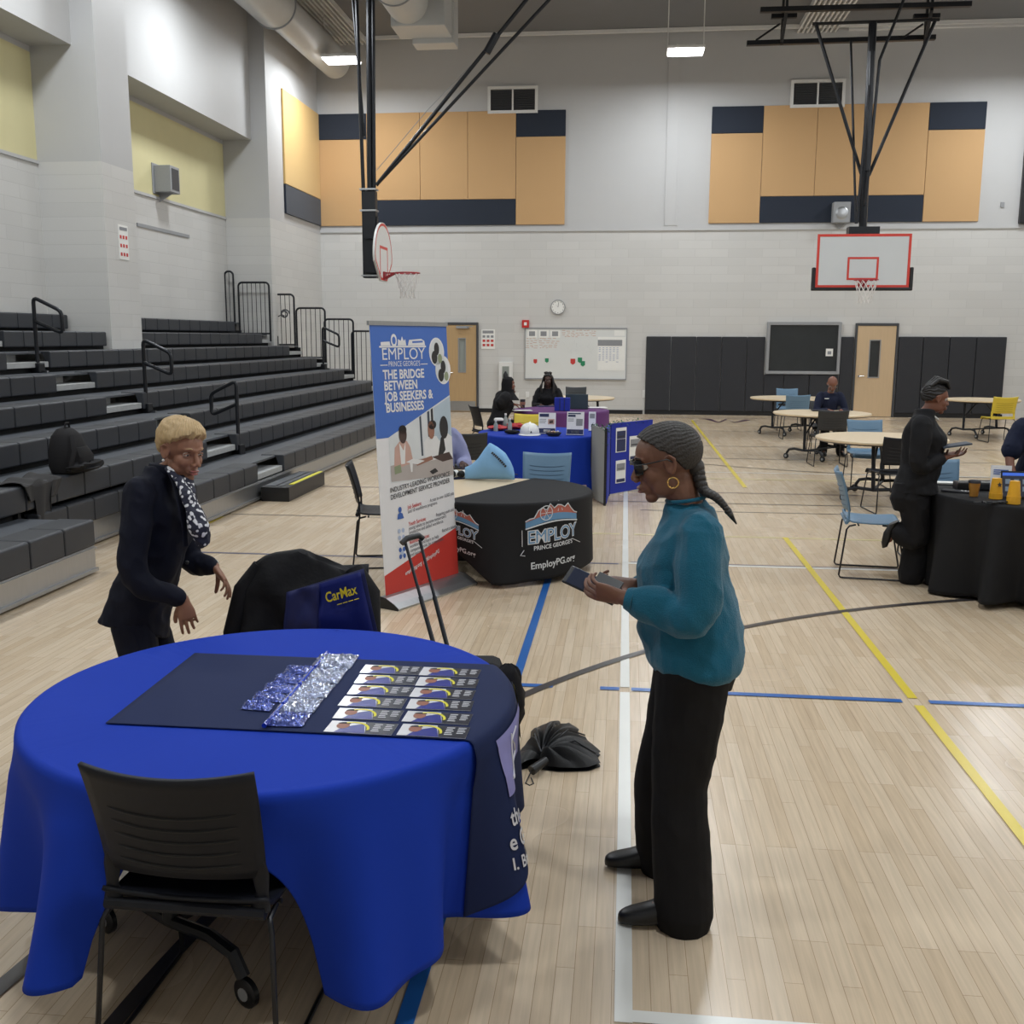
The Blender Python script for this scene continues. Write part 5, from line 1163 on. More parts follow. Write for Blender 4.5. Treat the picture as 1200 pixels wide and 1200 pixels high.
# ---------------------------------------------------------------- things on the far blue table
mat('hat_white', srgb(226, 226, 224), .3, coat=.3)
p = Pz(619.5, 511, CZ); ht = thing('hard_hat', 'white hard hat on the far blue table', 'hard hat', (p.x, p.y + .12, CZ))
mb = MB(); mb.lathe([(.118, .015), (.117, .045), (.108, .085), (.088, .118), (.055, .140), (.02, .148), (0, .149)], n=32, sy=1.12); mb.build('shell', 'hat_white', ht)
mb = MB(); mb.lathe([(.115, .022), (.132, .010), (.134, .005), (.116, .012)], n=32, sy=1.15); mb.build('brim', 'hat_white', ht)
mb = MB(); mb.tube([(0, -.125, .06), (0, -.10, .11), (0, -.05, .147), (0, .05, .147), (0, .1, .11)], .012, 8); mb.build('crown_ridge', 'hat_white', ht)
mb = MB(); mb.prism([(-.014, -.012), (.014, -.012), (0, .014)], (.03, -.131, .05), (1, 0, 0), (0, 0, 1), .003); mb.build('badge', 'ink', ht, smooth=False)
def sign(px0, py0, px1, py1, y, label, hd, tilt=0, parts_=()):
    a = Py(px0, py0, y); b = Py(px1, py1, y); w_ = (b.x - a.x) / 2; h_ = a.z - CZ - .01
    t = thing('sign_holder', label, 'sign', ((a.x + b.x) / 2, y, CZ + .005)); t.rotation_euler = (-.16, 0, tilt)
    mb = MB(); mb.b2((-w_, -.004, .02), (w_, .0, h_)); mb.b2((-w_, -.03, 0), (w_, .06, .006)); mb.b2((-w_, -.004, 0), (w_, 0, .02)); mb.build('sheet', 'card_white', t, smooth=False)
    def r_(u0, v0, u1, v1, m, nm): mb = MB(); mb.b2((-w_ + 2 * w_ * u0, -.006, h_ - h_ * v1), (-w_ + 2 * w_ * u1, -.0042, h_ - h_ * v0)); mb.build(nm, m, t, smooth=False)
    for q in parts_: r_(*q)
    return t
mat('deep_navy', srgb(30, 42, 84), .5)
SP = [(.06, .05, .6, .2, 'deep_navy', 'printed_title'), (.55, .3, .92, .55, 'ph_pink', 'printed_photo'), (.62, .35, .85, .5, 'ink', 'photo_detail'), (.06, .3, .45, .33, 'ink_grey', 'printed_lines'), (.06, .38, .45, .41, 'ink_grey', 'printed_lines'), (.06, .46, .4, .49, 'ink_grey', 'printed_lines'), (.02, .74, .98, .98, 'deep_navy', 'printed_footer'), (.3, .8, .7, .92, 'paper', 'footer_text')]
sign(631, 483, 651, 507, 12.45, 'white sign with a house photo beside the hard hat', None, 0, SP)
sign(664, 482, 684, 508, 12.35, 'white sign right of the candy bowl, tilted slightly', None, -.1, [(.06, .05, .8, .1, 'deep_navy', 'printed_title'), (.06, .13, .5, .22, 'deep_navy', 'printed_title'), (.55, .3, .92, .6, 'ink_grey', 'printed_photo'), (.06, .3, .4, .33, 'ink_grey', 'printed_lines'), (.06, .38, .4, .41, 'ink_grey', 'printed_lines'), (.02, .76, .98, .99, 'deep_navy', 'printed_footer'), (.25, .81, .75, .94, 'paper', 'footer_text')])
sign(690, 482, 698, 500, 12.95, 'narrow white leaflet stand behind the grey display panel', None, 0, [(.15, .1, .85, .35, 'ink_grey', 'printed_lines')])
p = Pz(648, 512, CZ); t = thing('candy_bowl', 'dark low bowl of wrapped sweets in front of the signs', 'bowl', (p.x, p.y + .09, CZ)); mb = MB(); mb.lathe([(.06, 0), (.09, .03), (.095, .045), (.085, .042), (.06, .012), (0, .01)], n=20); mb.build('bowl', 'ink', t)
rr = random.Random(8)
for k in range(16): mb = MB(); a = rr.uniform(0, 6.28); r_ = rr.uniform(0, .07); mb.ell((r_ * math.cos(a), r_ * math.sin(a), .045 + rr.uniform(0, .012)), (.016, .009, .008), Matrix.Rotation(rr.uniform(0, 3), 3, 'Z'), 8, 5); o = mb.build('wrapped_sweet', rr.choice(['ph_pink', 'paper', 'print_gold', 'ph_skin']), None, loc=t.location); tag(o, 'small wrapped sweet heaped in the dark bowl on the far blue table', 'sweet', 'sweets in the bowl')
mat('red_fabric', srgb(178, 44, 48), .6, nscale=10, namt=.15, bump=.2, bscale=40)
def lumpobj(name, label, cat, loc_, s3, m, sd, group=None):
    mb = MB(); mb.grid(lump(*s3, sd), 36, 18, cu=True); o = mb.build(name, m, None, loc=loc_ + V((0, 0, .004))); tag(o, label, cat, group); return o
p = Pz(583, 505, CZ); lumpobj('folded_shirt', 'left red folded garment on the far blue table', 'clothing', V((p.x + .0, p.y + .06, CZ)), (.13, .10, .06), 'red_fabric', 2)
p = Pz(600, 504, CZ); lumpobj('folded_shirt', 'right red folded garment beside the hard hat', 'clothing', V((p.x + .03, p.y + .12, CZ)), (.12, .10, .07), 'red_fabric', 5)
p = Pz(600, 509, CZ); lumpobj('black_pouch', 'flat black pouch under the red garment by the hard hat', 'pouch', V((p.x, p.y + .02, CZ)), (.10, .06, .045), 'case_black', 6)
def bottle(px, py, y, label, h=.16, r=.028, capm='white_paint', m='glass_grey'):
    p = Py(px, py, y); t = thing('bottle', label, 'bottle', (p.x, y, CZ)); mb = MB(); mb.lathe([(0, 0), (r, .002), (r, h * .6), (r * .4, h * .8), (r * .4, h * .9)], n=16); mb.build('bottle_body', m, t); mb = MB(); mb.lathe([(r * .45, h * .88), (r * .45, h), (0, h)], n=12); mb.build('bottle_cap', capm, t); return t
bottle(581, 500, 12.75, 'small clear bottle left of the dark cup on the far blue table', .14)
bottle(592.5, 496, 13.1, 'clear bottle with white cap behind the red garments', .2, .032)
bottle(597.5, 497, 12.8, 'small clear bottle in front of the yellow chair', .16)
p = Py(584.5, 500, 12.95); t = thing('travel_cup', 'black cup with a white lid on the far blue table', 'cup', (p.x, 12.95, CZ)); mb = MB(); mb.lathe([(0, 0), (.05, 0), (.058, .12)], n=20); mb.build('cup_body', 'black_paint', t); mb = MB(); mb.lathe([(.062, .12), (.062, .135), (.05, .15), (0, .15)], n=20); mb.build('cup_lid', 'white_paint', t)
p = Py(628, 497, 12.9); mb = MB(); mb.box((0, 0, .03), (.16, .1, .06)); o = mb.build('leaflet_stack', 'ph_frame', None, smooth=False, loc=V((p.x, 12.9, CZ))); tag(o, 'stack of blue leaflets behind the hard hat', 'leaflets')
# display board
mat('board_grey', srgb(152, 154, 150), .8, nscale=60, namt=.05); mat('board_blue', srgb(28, 46, 156), .85, nscale=60, namt=.06); mat('leaf_green', srgb(54, 92, 66), .7)
b1 = Pz(693, 584); b2_ = Pz(708.5, 592.5); b3 = Pz(713, 581); b4 = Pz(762, 572); hh = .88
db = thing('display_board', 'folding display board with grey outer panel, blue inside and pinned flyers', 'display board', (b2_.x, b2_.y, 0)); do = V(db.location)
def dpanel(a, b, m, nm, off=0, z0=.02, z1=hh): mb = MB(); a = a - do; b = b - do; d = (b - a).normalized(); nn = V((d.y, -d.x, 0)); mb.add([a + nn * off + V((0, 0, z0)), b + nn * off + V((0, 0, z0)), b + nn * off + V((0, 0, z1)), a + nn * off + V((0, 0, z1))], [(0, 1, 2, 3)]); return mb.build(nm, m, db, smooth=False, solid=.022 if not off else .002)
dpanel(b1, b2_, 'board_grey', 'outer_panel'); dpanel(b2_ + V((.01, .03, 0)), b3, 'board_blue', 'inner_panel'); dpanel(b3 + V((.01, .01, 0)), b4, 'board_blue', 'inner_panel')
for a in (b1, b2_, b3): mb = MB(); mb.b2(a - do + V((-.014, -.014, 0)), a - do + V((.014, .014, hh + .01))); mb.build('edge_strip', 'black_paint', db, smooth=False)
ptu = lambda u: b3.lerp(b4, u)
for (u0, u1, z0, z1, m2, lab) in ((.12, .36, .52, .82, 'deep_navy', 'a'), (.13, .36, .14, .42, 'paper', 'b'), (.44, .70, .40, .70, 'paper', 'c')):
    f = dpanel(ptu(u0), ptu(u1), 'paper', 'pinned_flyer', .016, z0, z1); dpanel(ptu(u0 + .02), ptu(u1 - .02), m2 if m2 != 'paper' else 'ink_grey', 'flyer_picture', .0185, z0 + (z1 - z0) * .55, z1 - .04)
    dpanel(ptu(u0 + .04), ptu(u1 - .06), 'ink', 'flyer_picture', .020, z0 + (z1 - z0) * .62, z1 - .1)
    dpanel(ptu(u0 + .02), ptu(u1 - .02), 'deep_navy', 'flyer_footer', .0185, z0 + .01, z0 + .05 if m2 == 'paper' else z0 + .16)
mb = MB(); rr = random.Random(4)
path = [b1, b2_, b3, b4]; 
for (a, b) in ((b1, b2_), (b2_, b3), (b3, b4)):
    n = int((b - a).length / .018)
    for i in range(n):
        c = a.lerp(b, rr.random()) - do + V((rr.uniform(-.03, .03), rr.uniform(-.03, .03), hh + rr.uniform(-.03 if a is not b2_ else -.2, .03))); R3 = Matrix.Rotation(rr.uniform(0, 6), 3, 'Z') @ Matrix.Rotation(rr.uniform(-1, 1), 3, 'X')
        mb.add([c + R3 @ V(q_) for q_ in ((0, -.022, 0), (.011, 0, .004), (0, .022, 0), (-.011, 0, .004))], [(0, 1, 2, 3)])
mb.build('leaf_garland', 'leaf_green', db, smooth=False)
mb = MB(); mb.b2((-.12, -.1, 0), (.12, .1, .18)); o = mb.build('cardboard_box', 'ph_pink', None, smooth=False, loc=V((-.55, 12.05, 0)), bevel=.01); tag(o, 'pale box on the floor beside the grey display panel', 'box')
# ---------------------------------------------------------------- purple table
def flatbox(name, label, cat, px0, py0, px1, y, h, d, m, z=CZ):
    a = Py(px0, py0, y); b = Py(px1, py0, y); t = thing(name, label, cat, ((a.x + b.x) / 2, y, z + .003)); w_ = (b.x - a.x) / 2; mb = MB(); mb.b2((-w_, -d / 2, 0), (w_, d / 2, h)); mb.build(name + '_body', m, t, smooth=False, bevel=.006); return t, w_
t, w_ = flatbox('gift_box', 'royal blue box standing on the purple table', 'box', 650, 470, 668, 16.5, .21, .12, 'board_blue')
for s_ in (-.3, .3): mb = MB(); mb.b2((w_ * s_ - .006, -.064, 0), (w_ * s_ + .006, -.06, .21)); mb.build('fold_line', 'deep_navy', t, smooth=False)
lp = thing('laptop', 'open dark laptop on the purple table seen from behind', 'laptop', (Py(676, 470, 16.95).x, 16.95, CZ + .004)); mat('laptop_teal', srgb(60, 76, 82), .4)
mb = MB(); mb.box((0, -.03, .125), (.37, .012, .24), Matrix.Rotation(.12, 3, 'X')); mb.build('laptop_lid', 'laptop_teal', lp, smooth=False, bevel=.004); mb = MB(); mb.b2((-.185, -.02, 0), (.185, .22, .018)); mb.build('laptop_base', 'ink', lp, smooth=False)
p = Py(612.5, 474, 17.1); t = thing('paper_cup', 'dark cup on the purple table by the seated visitor', 'cup', (p.x, 17.1, CZ + .003)); mb = MB(); mb.lathe([(0, 0), (.035, 0), (.045, .14), (0, .14)], n=18); mb.build('cup_body', 'ink', t); mb = MB(); mb.lathe([(.046, .05), (.048, .10)], n=18); mb.build('cup_sleeve', 'ph_skin', t)
for (px, py, lab, m) in ((700, 478, 'white paper lying at the right of the purple table', 'paper'), (612, 481.5, 'white paper near the front of the purple table', 'paper'), (640, 476.5, 'small dark blue pile of papers on the purple table', 'deep_navy')):
    p = Pz(px, py, CZ); mb = MB(); mb.box((0, 0, .006), (.3, .2, .006), Matrix.Rotation(.3, 3, 'Z')); o = mb.build('paper_sheet', m, None, smooth=False, loc=V((p.x, p.y, CZ + .002))); tag(o, lab, 'paper')
# ---------------------------------------------------------------- right table
mat('cup_yellow', srgb(226, 168, 40), .4); mat('cup_brown', srgb(176, 124, 52), .5)
def cupstack(px, py, n, label, star=False):
    p = Pz(px, py, CZ); t = thing('cup_stack', label, 'cup stack', (p.x, p.y + .045, CZ + .004))
    for k in range(n):
        mb = MB(); z = .012 * k; mb.lathe([(.046, z), (.047, z + .006), (.044, z + .007), (.033, z + .115), (0, z + .116)] if k == n - 1 else [(.046, z), (.047, z + .006), (.0455, z + .012)], n=22); mb.build('paper_cup', 'cup_yellow', t)
    if star:
        mb = MB(); pts = [( (.018 if i % 2 == 0 else .008) * math.sin(i * PI / 5), (.02 if i % 2 == 0 else .009) * math.cos(i * PI / 5)) for i in range(10)]
        mb.prism([(a, b) for a, b in pts], (.008, -.0415, .012 * n + .06), (1, 0, 0), (0, .18, 1), -.002); mb.build('printed_star', 'ink', t, smooth=False)
    return t
cupstack(1169, 586, 4, 'upturned yellow cup stack with a dark star before the sign frame', True)
cupstack(1190, 592, 5, 'upturned yellow cup stack nearest the right edge of the picture')
p = Pz(1143, 583, CZ); t = thing('coffee_cup', 'brown paper coffee cup with black lid on the right black table', 'cup', (p.x, p.y + .04, CZ + .004)); mb = MB(); mb.lathe([(0, 0), (.03, 0), (.041, .10)], n=22); mb.build('cup_body', 'cup_brown', t); mb = MB(); mb.lathe([(.044, .10), (.044, .108), (.040, .118), (.032, .122), (0, .122)], n=22); mb.build('cup_lid', 'ink', t)
a = Py(1154, 547, 8.05); b = Py(1177, 547, 8.05); w_ = (b.x - a.x) / 2
t = thing('notice_stand', 'white framed notice standing behind the yellow cups', 'sign', ((a.x + b.x) / 2 + .03, 7.98, CZ + .005)); t.rotation_euler = (-.14, 0, -.2)
mb = MB(); mb.b2((-w_, -.006, 0), (w_, .006, .225)); mb.b2((-w_, 0, 0), (w_, .07, .006)); mb.build('frame_body', 'card_white', t, smooth=False)
mb = MB()
for k, ww in enumerate((.8, .75, .35)): mb.b2((-w_ * .75, -.0075, .185 - k * .014), (-w_ * .75 + 2 * w_ * ww * .9, -.006, .193 - k * .014))
mb.build('printed_lines', 'ink_blue', t, smooth=False)
t = thing('tablet', 'dark tablet with a blue bar on its screen at the right edge', 'tablet', (Py(1198, 560, 7.85).x, 7.85, CZ + .005)); t.rotation_euler = (-.2, 0, -.05)
mb = MB(); mb.b2((-.14, -.006, 0), (.14, .006, .20)); mb.b2((-.1, .0, 0), (.1, .08, .008)); mb.build('tablet_body', 'black_paint', t, smooth=False, bevel=.003)
mat('screen_blue', srgb(60, 100, 200), .3, emit=.5); mat('screen_dim', srgb(44, 48, 62), .3, emit=.25); mat('screen_grey', srgb(110, 124, 138), .3, emit=.3)
mb = MB(); mb.b2((-.13, -.0075, .165), (.13, -.006, .187)); mb.build('screen_bar', 'screen_blue', t, smooth=False); mb = MB(); mb.b2((-.13, -.0075, .012), (.13, -.006, .164)); mb.build('screen_area', 'screen_dim', t, smooth=False)
for i_ in range(4):
    for j_ in range(2): mb = MB(); mb.b2((-.11 + i_ * .06, -.009, .05 + j_ * .055), (-.075 + i_ * .06, -.0076, .085 + j_ * .055)); mb.build('screen_icon', 'screen_grey', t, smooth=False)
p = Pz(1118, 568, CZ); mb = MB(); mb.box((0, 0, .012), (.26, .10, .012), Matrix.Rotation(-.12, 3, 'Z')); o = mb.build('paper_stack', 'paper', None, smooth=False, loc=V((p.x, p.y, CZ + .002))); tag(o, 'white paper stack at the far left of the right black table', 'paper')
p = Pz(1122, 577, CZ); t = thing('magazine', 'dark glossy booklet with white shapes on the right black table', 'booklet', (p.x, p.y, CZ + .004)); mb = MB(); mb.box((0, 0, .006), (.22, .10, .010), Matrix.Rotation(-.5, 3, 'Z')); mb.build('cover', 'ink', t, smooth=False)
for k in range(3): mb = MB(); mb.box((.03 + k * .022, -.012 - k * .01, .0125), (.012, .04, .001), Matrix.Rotation(-.3 * k, 3, 'Z')); mb.build('printed_shape', 'paper', t, smooth=False)
t = thing('equipment_box', 'black flat case behind the coffee cup on the right black table', 'box', (Py(1146, 568, 8.3).x, 8.3, CZ + .004)); mb = MB(); mb.b2((-.17, -.07, 0), (.17, .07, .06)); mb.build('case_body', 'black_paint', t, smooth=False, bevel=.01)
p = Pz(1165, 591, CZ); mb = MB(); rr = random.Random(2)
pts = [V((rr.uniform(-.16, .14), rr.uniform(-.045, .035), .008 + .004 * (i % 3))) for i in range(16)]; mb.tube(pts, .006, 6); o = mb.build('cable', 'black_paint', None, loc=V((p.x, p.y + .02, CZ + .003))); tag(o, 'tangled black cable before the yellow cups', 'cable')
# ---------------------------------------------------------------- people
def fuse(mb, voxel, it=3):
    me = bpy.data.meshes.new('tmp'); me.from_pydata(mb.v, [], mb.f); me.update()
    bm = bmesh.new(); bm.from_mesh(me); bmesh.ops.recalc_face_normals(bm, faces=bm.faces); bm.to_mesh(me); bm.free()
    o = bpy.data.objects.new('tmp', me); C.objects.link(o)
    m = o.modifiers.new('r', 'REMESH'); m.mode = 'VOXEL'; m.voxel_size = voxel
    if it: m = o.modifiers.new('s', 'SMOOTH'); m.factor = .5; m.iterations = it
    dg = bpy.context.evaluated_depsgraph_get(); out = bpy.data.meshes.new_from_object(o.evaluated_get(dg))
    bpy.data.objects.remove(o); bpy.data.meshes.remove(me); return out
def finish(me, name, m, parent, fold=0, fscale=6, seed=0, fn=None, tol=0):
    if fold or fn:
        n = len(me.vertices); co = np.empty(n * 3); me.vertices.foreach_get('co', co); co = co.reshape(-1, 3)
        if fn: co = fn(co)
        if fold:
            no = np.empty(n * 3); me.vertices.foreach_get('normal', no); no = no.reshape(-1, 3)
            d = np.array([noise.noise(V((c[0] * fscale * 1.6 + seed, c[1] * fscale * 1.6, c[2] * fscale * .55))) for c in co])
            d2 = np.array([abs(noise.noise(V((c[0] * fscale * 2.2 + seed + 9, c[1] * fscale * 2.2, c[2] * fscale * 1.7 + c[0] * 5)))) for c in co])
            co = co + no * ((d * fold) - d2 * fold * .9)[:, None]
        me.vertices.foreach_set('co', co.reshape(-1)); me.update()
    me.materials.clear(); me.materials.append(M[m]); me.polygons.foreach_set('use_smooth', [True] * len(me.polygons)); me.name = name
    o = bpy.data.objects.new(name, me); C.objects.link(o); o.parent = parent; return o
def limb(mb, P, R, n=14, flat=1.0, k=4):
    rs = []
    for i in range(len(R) - 1):
        for j in range(k): rs.append(R[i] + (R[i + 1] - R[i]) * j / k)
    rs.append(R[-1]); pts = crom(P, k); mb.tube(pts, rs, n, flat=flat)
    mb.ell(pts[0], rs[0] * .98, n=12, m=8); mb.ell(pts[-1], rs[-1] * .98, n=12, m=8)
def M3(x, y, z): return Matrix((V(x), V(y), V(z))).transposed()
def headframe(fwd, up):
    f = V(fwd).normalized(); u = V(up); u = (u - f * u.dot(f)).normalized(); s = f.cross(u); return M3(s, f, u)
def head(mb, c, R, s):
    def E(p, r, q=None): mb.ell(V(c) + R @ (V(p) * s), [a * s for a in r], R if q is None else R @ q, 20, 14)
    def T(P, r): mb.tube([V(c) + R @ (V(p) * s) for p in P], [a * s for a in r], 10)
    E((0, -.014, .030), (.073, .093, .082)); E((0, .028, .03), (.062, .060, .062)); E((0, .034, -.03), (.055, .052, .062))
    for q in (-1, 1): E((q * .030, .052, -.028), (.028, .028, .03)); E((q * .038, .02, -.062), (.018, .04, .034))
    E((0, .018, -.065), (.048, .052, .042)); E((0, .062, -.096), (.023, .020, .018)); E((0, .068, -.058), (.030, .022, .028))
    T([(0, .082, .016), (0, .092, -.006), (0, .103, -.028), (0, .103, -.037)], [.008, .0085, .0115, .0105])
    for q in (-1, 1): E((q * .0125, .097, -.036), (.0085, .011, .008))
    E((0, .090, -.060), (.022, .010, .0065)); E((0, .088, -.0715), (.019, .011, .0075))
    T([(-.046, .066, .022), (-.022, .083, .026), (0, .084, .020), (.022, .083, .026), (.046, .066, .022)], [.006, .009, .008, .009, .006])
    for q in (-1, 1):
        E((q * .074, -.006, -.004), (.007, .018, .030), Matrix.Rotation(.18 * q, 3, 'Z')); T([(q * .076, .004, .018), (q * .083, -.008, .026), (q * .086, -.022, .014), (q * .084, -.02, -.008), (q * .077, -.006, -.03)], [.004, .0045, .0045, .0045, .006])
def headfx(c, R, s):
    Ri = np.array(R.transposed()); c = np.array(c)
    def fn(co):
        l = (co - c) @ Ri.T / s; near = (np.abs(l) < .13).all(1)
        for q in (-1, 1):
            d2 = (l[:, 0] - q * .031) ** 2 / .015 ** 2 + (l[:, 2] - .002) ** 2 / .011 ** 2
            k = .011 * np.exp(-d2) * near * (l[:, 1] > .02); l[:, 1] -= k
            e2 = (l[:, 0] - q * .079) ** 2 / .01 ** 2 + (l[:, 1] + .004) ** 2 / .01 ** 2 + (l[:, 2] - .004) ** 2 / .016 ** 2
            l[:, 0] -= q * .004 * np.exp(-e2) * near
        m2 = l[:, 0] ** 2 / .02 ** 2 + (l[:, 2] + .0655) ** 2 / .002 ** 2; l[:, 1] -= .004 * np.exp(-m2) * near * (l[:, 1] > .05)
        return (l * s) @ Ri + c
    return fn
mat('eye_white', srgb(214, 208, 202), .25); mat('eye_dark', srgb(36, 24, 20), .15); mat('brow_dark', srgb(40, 32, 30), .8)
def faceparts(root, c, R, s, skin, lipm, brow='brow_dark', eyes=True):
    o = V(root.location)
    def L(p): return V(c) + R @ (V(p) * s) - o
    for q in (-1, 1):
        if eyes:
            mb = MB(); mb.ell(L((q * .031, .0655, .002)), .0122 * s, R, 14, 10); e = mb.build('eye', 'eye_white', root)
            mb = MB(); mb.ell(L((q * .031, .0745, .001)), (.0058 * s, .0036 * s, .0058 * s), R, 12, 8); mb.build('iris', 'eye_dark', e)
            for zz_, a0, a1, r_ in ((.008, .2, PI - .2, .0030), (-.005, .2, PI - .2, .0022)):
                mb = MB(); sg = 1 if zz_ > 0 else -1
                mb.tube([L((q * .031 + .0155 * math.cos(a0 + (a1 - a0) * i / 8), .0655 + .0115 * math.sin(a0 + (a1 - a0) * i / 8) ** .7, .002 + sg * .0062 * math.sin(a0 + (a1 - a0) * i / 8) + (.001 if sg > 0 else 0))) for i in range(9)], [r_ * s * (.5 if i in (0, 8) else 1) for i in range(9)], 8); mb.build('eyelid', skin, root)
        mb = MB(); mb.tube([L((q * .014, .0885, .024)), L((q * .028, .087, .031)), L((q * .044, .074, .028))], [.0024 * s, .003 * s, .001 * s], 6); mb.build('eyebrow', brow, root)
    mb = MB(); mb.ell(L((0, .0925, -.0605)), (.021 * s, .0095 * s, .0055 * s), R, 16, 8); mb.ell(L((0, .0905, -.0718)), (.0185 * s, .0105 * s, .0066 * s), R, 16, 8); mb.build('lips', lipm, root)
def hand(mb, w, d, n, side, curl=(.3, .35, .4, .45), thumb=(.35, .5), sz=1.0, spread=.07, tc=.3):
    # w wrist, d towards the fingertips, n out of the palm, thumb towards side * (n x d)
    w = V(w); d = V(d).normalized(); n = V(n); n = (n - d * n.dot(d)).normalized(); t = n.cross(d) * side
    mb.loft([(w - d * .015, t * .026 * sz, n * .019 * sz), (w + d * .02 * sz, t * .031 * sz, n * .018 * sz), (w + d * .055 * sz, t * .040 * sz, n * .016 * sz), (w + d * .088 * sz, t * .041 * sz, n * .012 * sz)], 16)
    L_ = (.072, .080, .074, .058)
    for i in range(4):
        off = (.032, .011, -.0105, -.031)[i]; b = w + d * ((.088, .092, .088, .080)[i] * sz) + t * off * sz
        dd = (d + t * (spread * (1.5 - i))).normalized(); nn = n; pts = [b - dd * .02 * sz, b]; p = b
        for k, fr in enumerate((.45, .31, .24)):
            a = curl[i] * (.8, 1.1, .8)[k]; dd, nn = (dd * math.cos(a) + nn * math.sin(a)), (nn * math.cos(a) - dd * math.sin(a)); p = p + dd * L_[i] * fr * sz; pts.append(p)
        r = (.0087, .0088, .0084, .0074)[i] * sz; mb.tube(crom(pts, 3), [r * (1.05 - .28 * j / 12) for j in range(13)], 10); mb.ell(pts[-1], r * .79, n=10, m=6)
    b = w + d * .022 * sz + t * .022 * sz; dd = (d * .65 + t * thumb[1] + n * thumb[0]).normalized(); p1 = b + dd * .042 * sz; d2 = (dd + (n * .5 - t * .4) * tc).normalized(); p2 = p1 + d2 * .033 * sz; d3 = (d2 + (n * .5 - t * .5) * tc).normalized(); p3 = p2 + d3 * .026 * sz
    mb.tube(crom([b - dd * .01, b, p1, p2, p3], 3), [.0125 * sz] * 4 + [.0118 * sz] * 3 + [.0105 * sz] * 3 + [.0095 * sz] * 2 + [.0085 * sz], 10); mb.ell(p3, .0082 * sz, n=10, m=6)
def torso_rings(P, Wp, Ch, N, lat0, lat1, k, depthk=1.0, belly=0.0, bust=0.0, hemdrop=None, hips=1.0, sh=1.0):
    # k = outward margin (clothing thickness)
    up = (N - P).normalized(); rings = []
    spec = [(P - up * (hemdrop if hemdrop is not None else .09), .115 * hips if hemdrop is None else .168 * hips, .10, 0, 0)] if True else []
    spec += [(P - up * .02, .165 * hips, .112, 0, -.01), (P + (Wp - P) * .5, .156 * hips, .105 + belly * .6, 0, .0 + belly * .4), (Wp, .140, .098 + belly, 0, .005 + belly * .5), (Wp + (Ch - Wp) * .5, .146, .104 + bust * .5 + belly * .3, .5, .006 + bust * .4), (Ch, .158, .110 + bust, 1, .006 + bust * .6), (Ch + (N - Ch) * .45, .165 * sh, .095, 1, 0), (Ch + (N - Ch) * .72, .145 * sh, .070, 1, -.004), (Ch + (N - Ch) * .92, .085, .058, 1, -.004), (N, .056, .055, 1, 0)]
    for c, a, b, t, fo in spec:
        lat = (lat0 * (1 - t) + lat1 * t).normalized(); f = up.cross(lat).normalized()
        rings.append((c + f * fo, lat * (a + k), f * (b * depthk + k)))
    return rings
def shoe(root, ank, toe, m, L_=.255, heel=.02):
    o = V(root.location); d = V(toe) - V(ank); d.z = 0; d.normalize(); s_ = V((-d.y, d.x, 0)); a = V((ank[0], ank[1], 0)) - V((o.x, o.y, 0)); z0 = ank[2] - .085 - o.z
    mb = MB(); R_ = []
    for t, hw, h in ((-.06, .022, .03), (-.045, .032, .055), (0, .040, .118), (.04, .041, .10), (.075, .041, .066), (.11, .046, .048), (.16, .042, .036), (.19, .026, .026), (.2, .01, .014)):
        t *= L_ / .255; R_.append((a + d * t + V((0, 0, z0 + h / 2 + .008)), s_ * hw, V((0, 0, 1)) * (h / 2 + .008)))
    mb.loft(R_, 16, sq=.8); return mb.build('shoe', m, root, sub=1)
def person(label, J, cl, skin, voxel=.007, hs=1.0, root=None):
    r0 = root or V(((J['AL'][0] + J['AR'][0]) / 2, (J['AL'][1] + J['AR'][1]) / 2, 0))
    t = thing('person', label, 'person', r0); o = V(t.location)
    K = {k: (V(v) - o if k not in ('f', 'u', 'tL', 'tR', 'hdL', 'hnL', 'hdR', 'hnR') else V(v)) for k, v in J.items()}
    R = headframe(K['f'], K['u']); mb = MB(); head(mb, K['H'], R, hs)
    lat1 = (K['SR'] - K['SL']).normalized(); lat0 = (K['QR'] - K['QL']).normalized()
    limb(mb, [K['H'] + R @ V((0, -.02, -.055)) * hs, (K['H'] + R @ V((0, -.03, -.11)) * hs) * .5 + K['N'] * .5, K['N'], K['N'] * .7 + K['Ch'] * .3], [.050 * hs, .050, .056, .06], 16)
    tk = cl.get('torso', {}); mb.sloft(torso_rings(K['P'], K['Wp'], K['Ch'], K['N'], lat0, lat1, -.012, **tk), 28)
    for s_, q in (('L', -1), ('R', 1)):
        limb(mb, [K['S' + s_], K['E' + s_], K['W' + s_]], [.047, .038, .025], 14)
        limb(mb, [K['Q' + s_], K['K' + s_], K['A' + s_]], [.078, .052, .036], 14)
        limb(mb, [K['A' + s_], K['A' + s_] + V((0, 0, -.04)) + K['t' + s_] * .10], [.036, .025], 10, k=2)
        hand(mb, K['W' + s_], K['hd' + s_], K['hn' + s_], q * (1 if True else 1), **cl.get('hand' + s_, {}))
    finish(fuse(mb, voxel, 2), 'body', skin, t, fn=headfx(K['H'], R, hs))
    return t, K, R, lat0, lat1
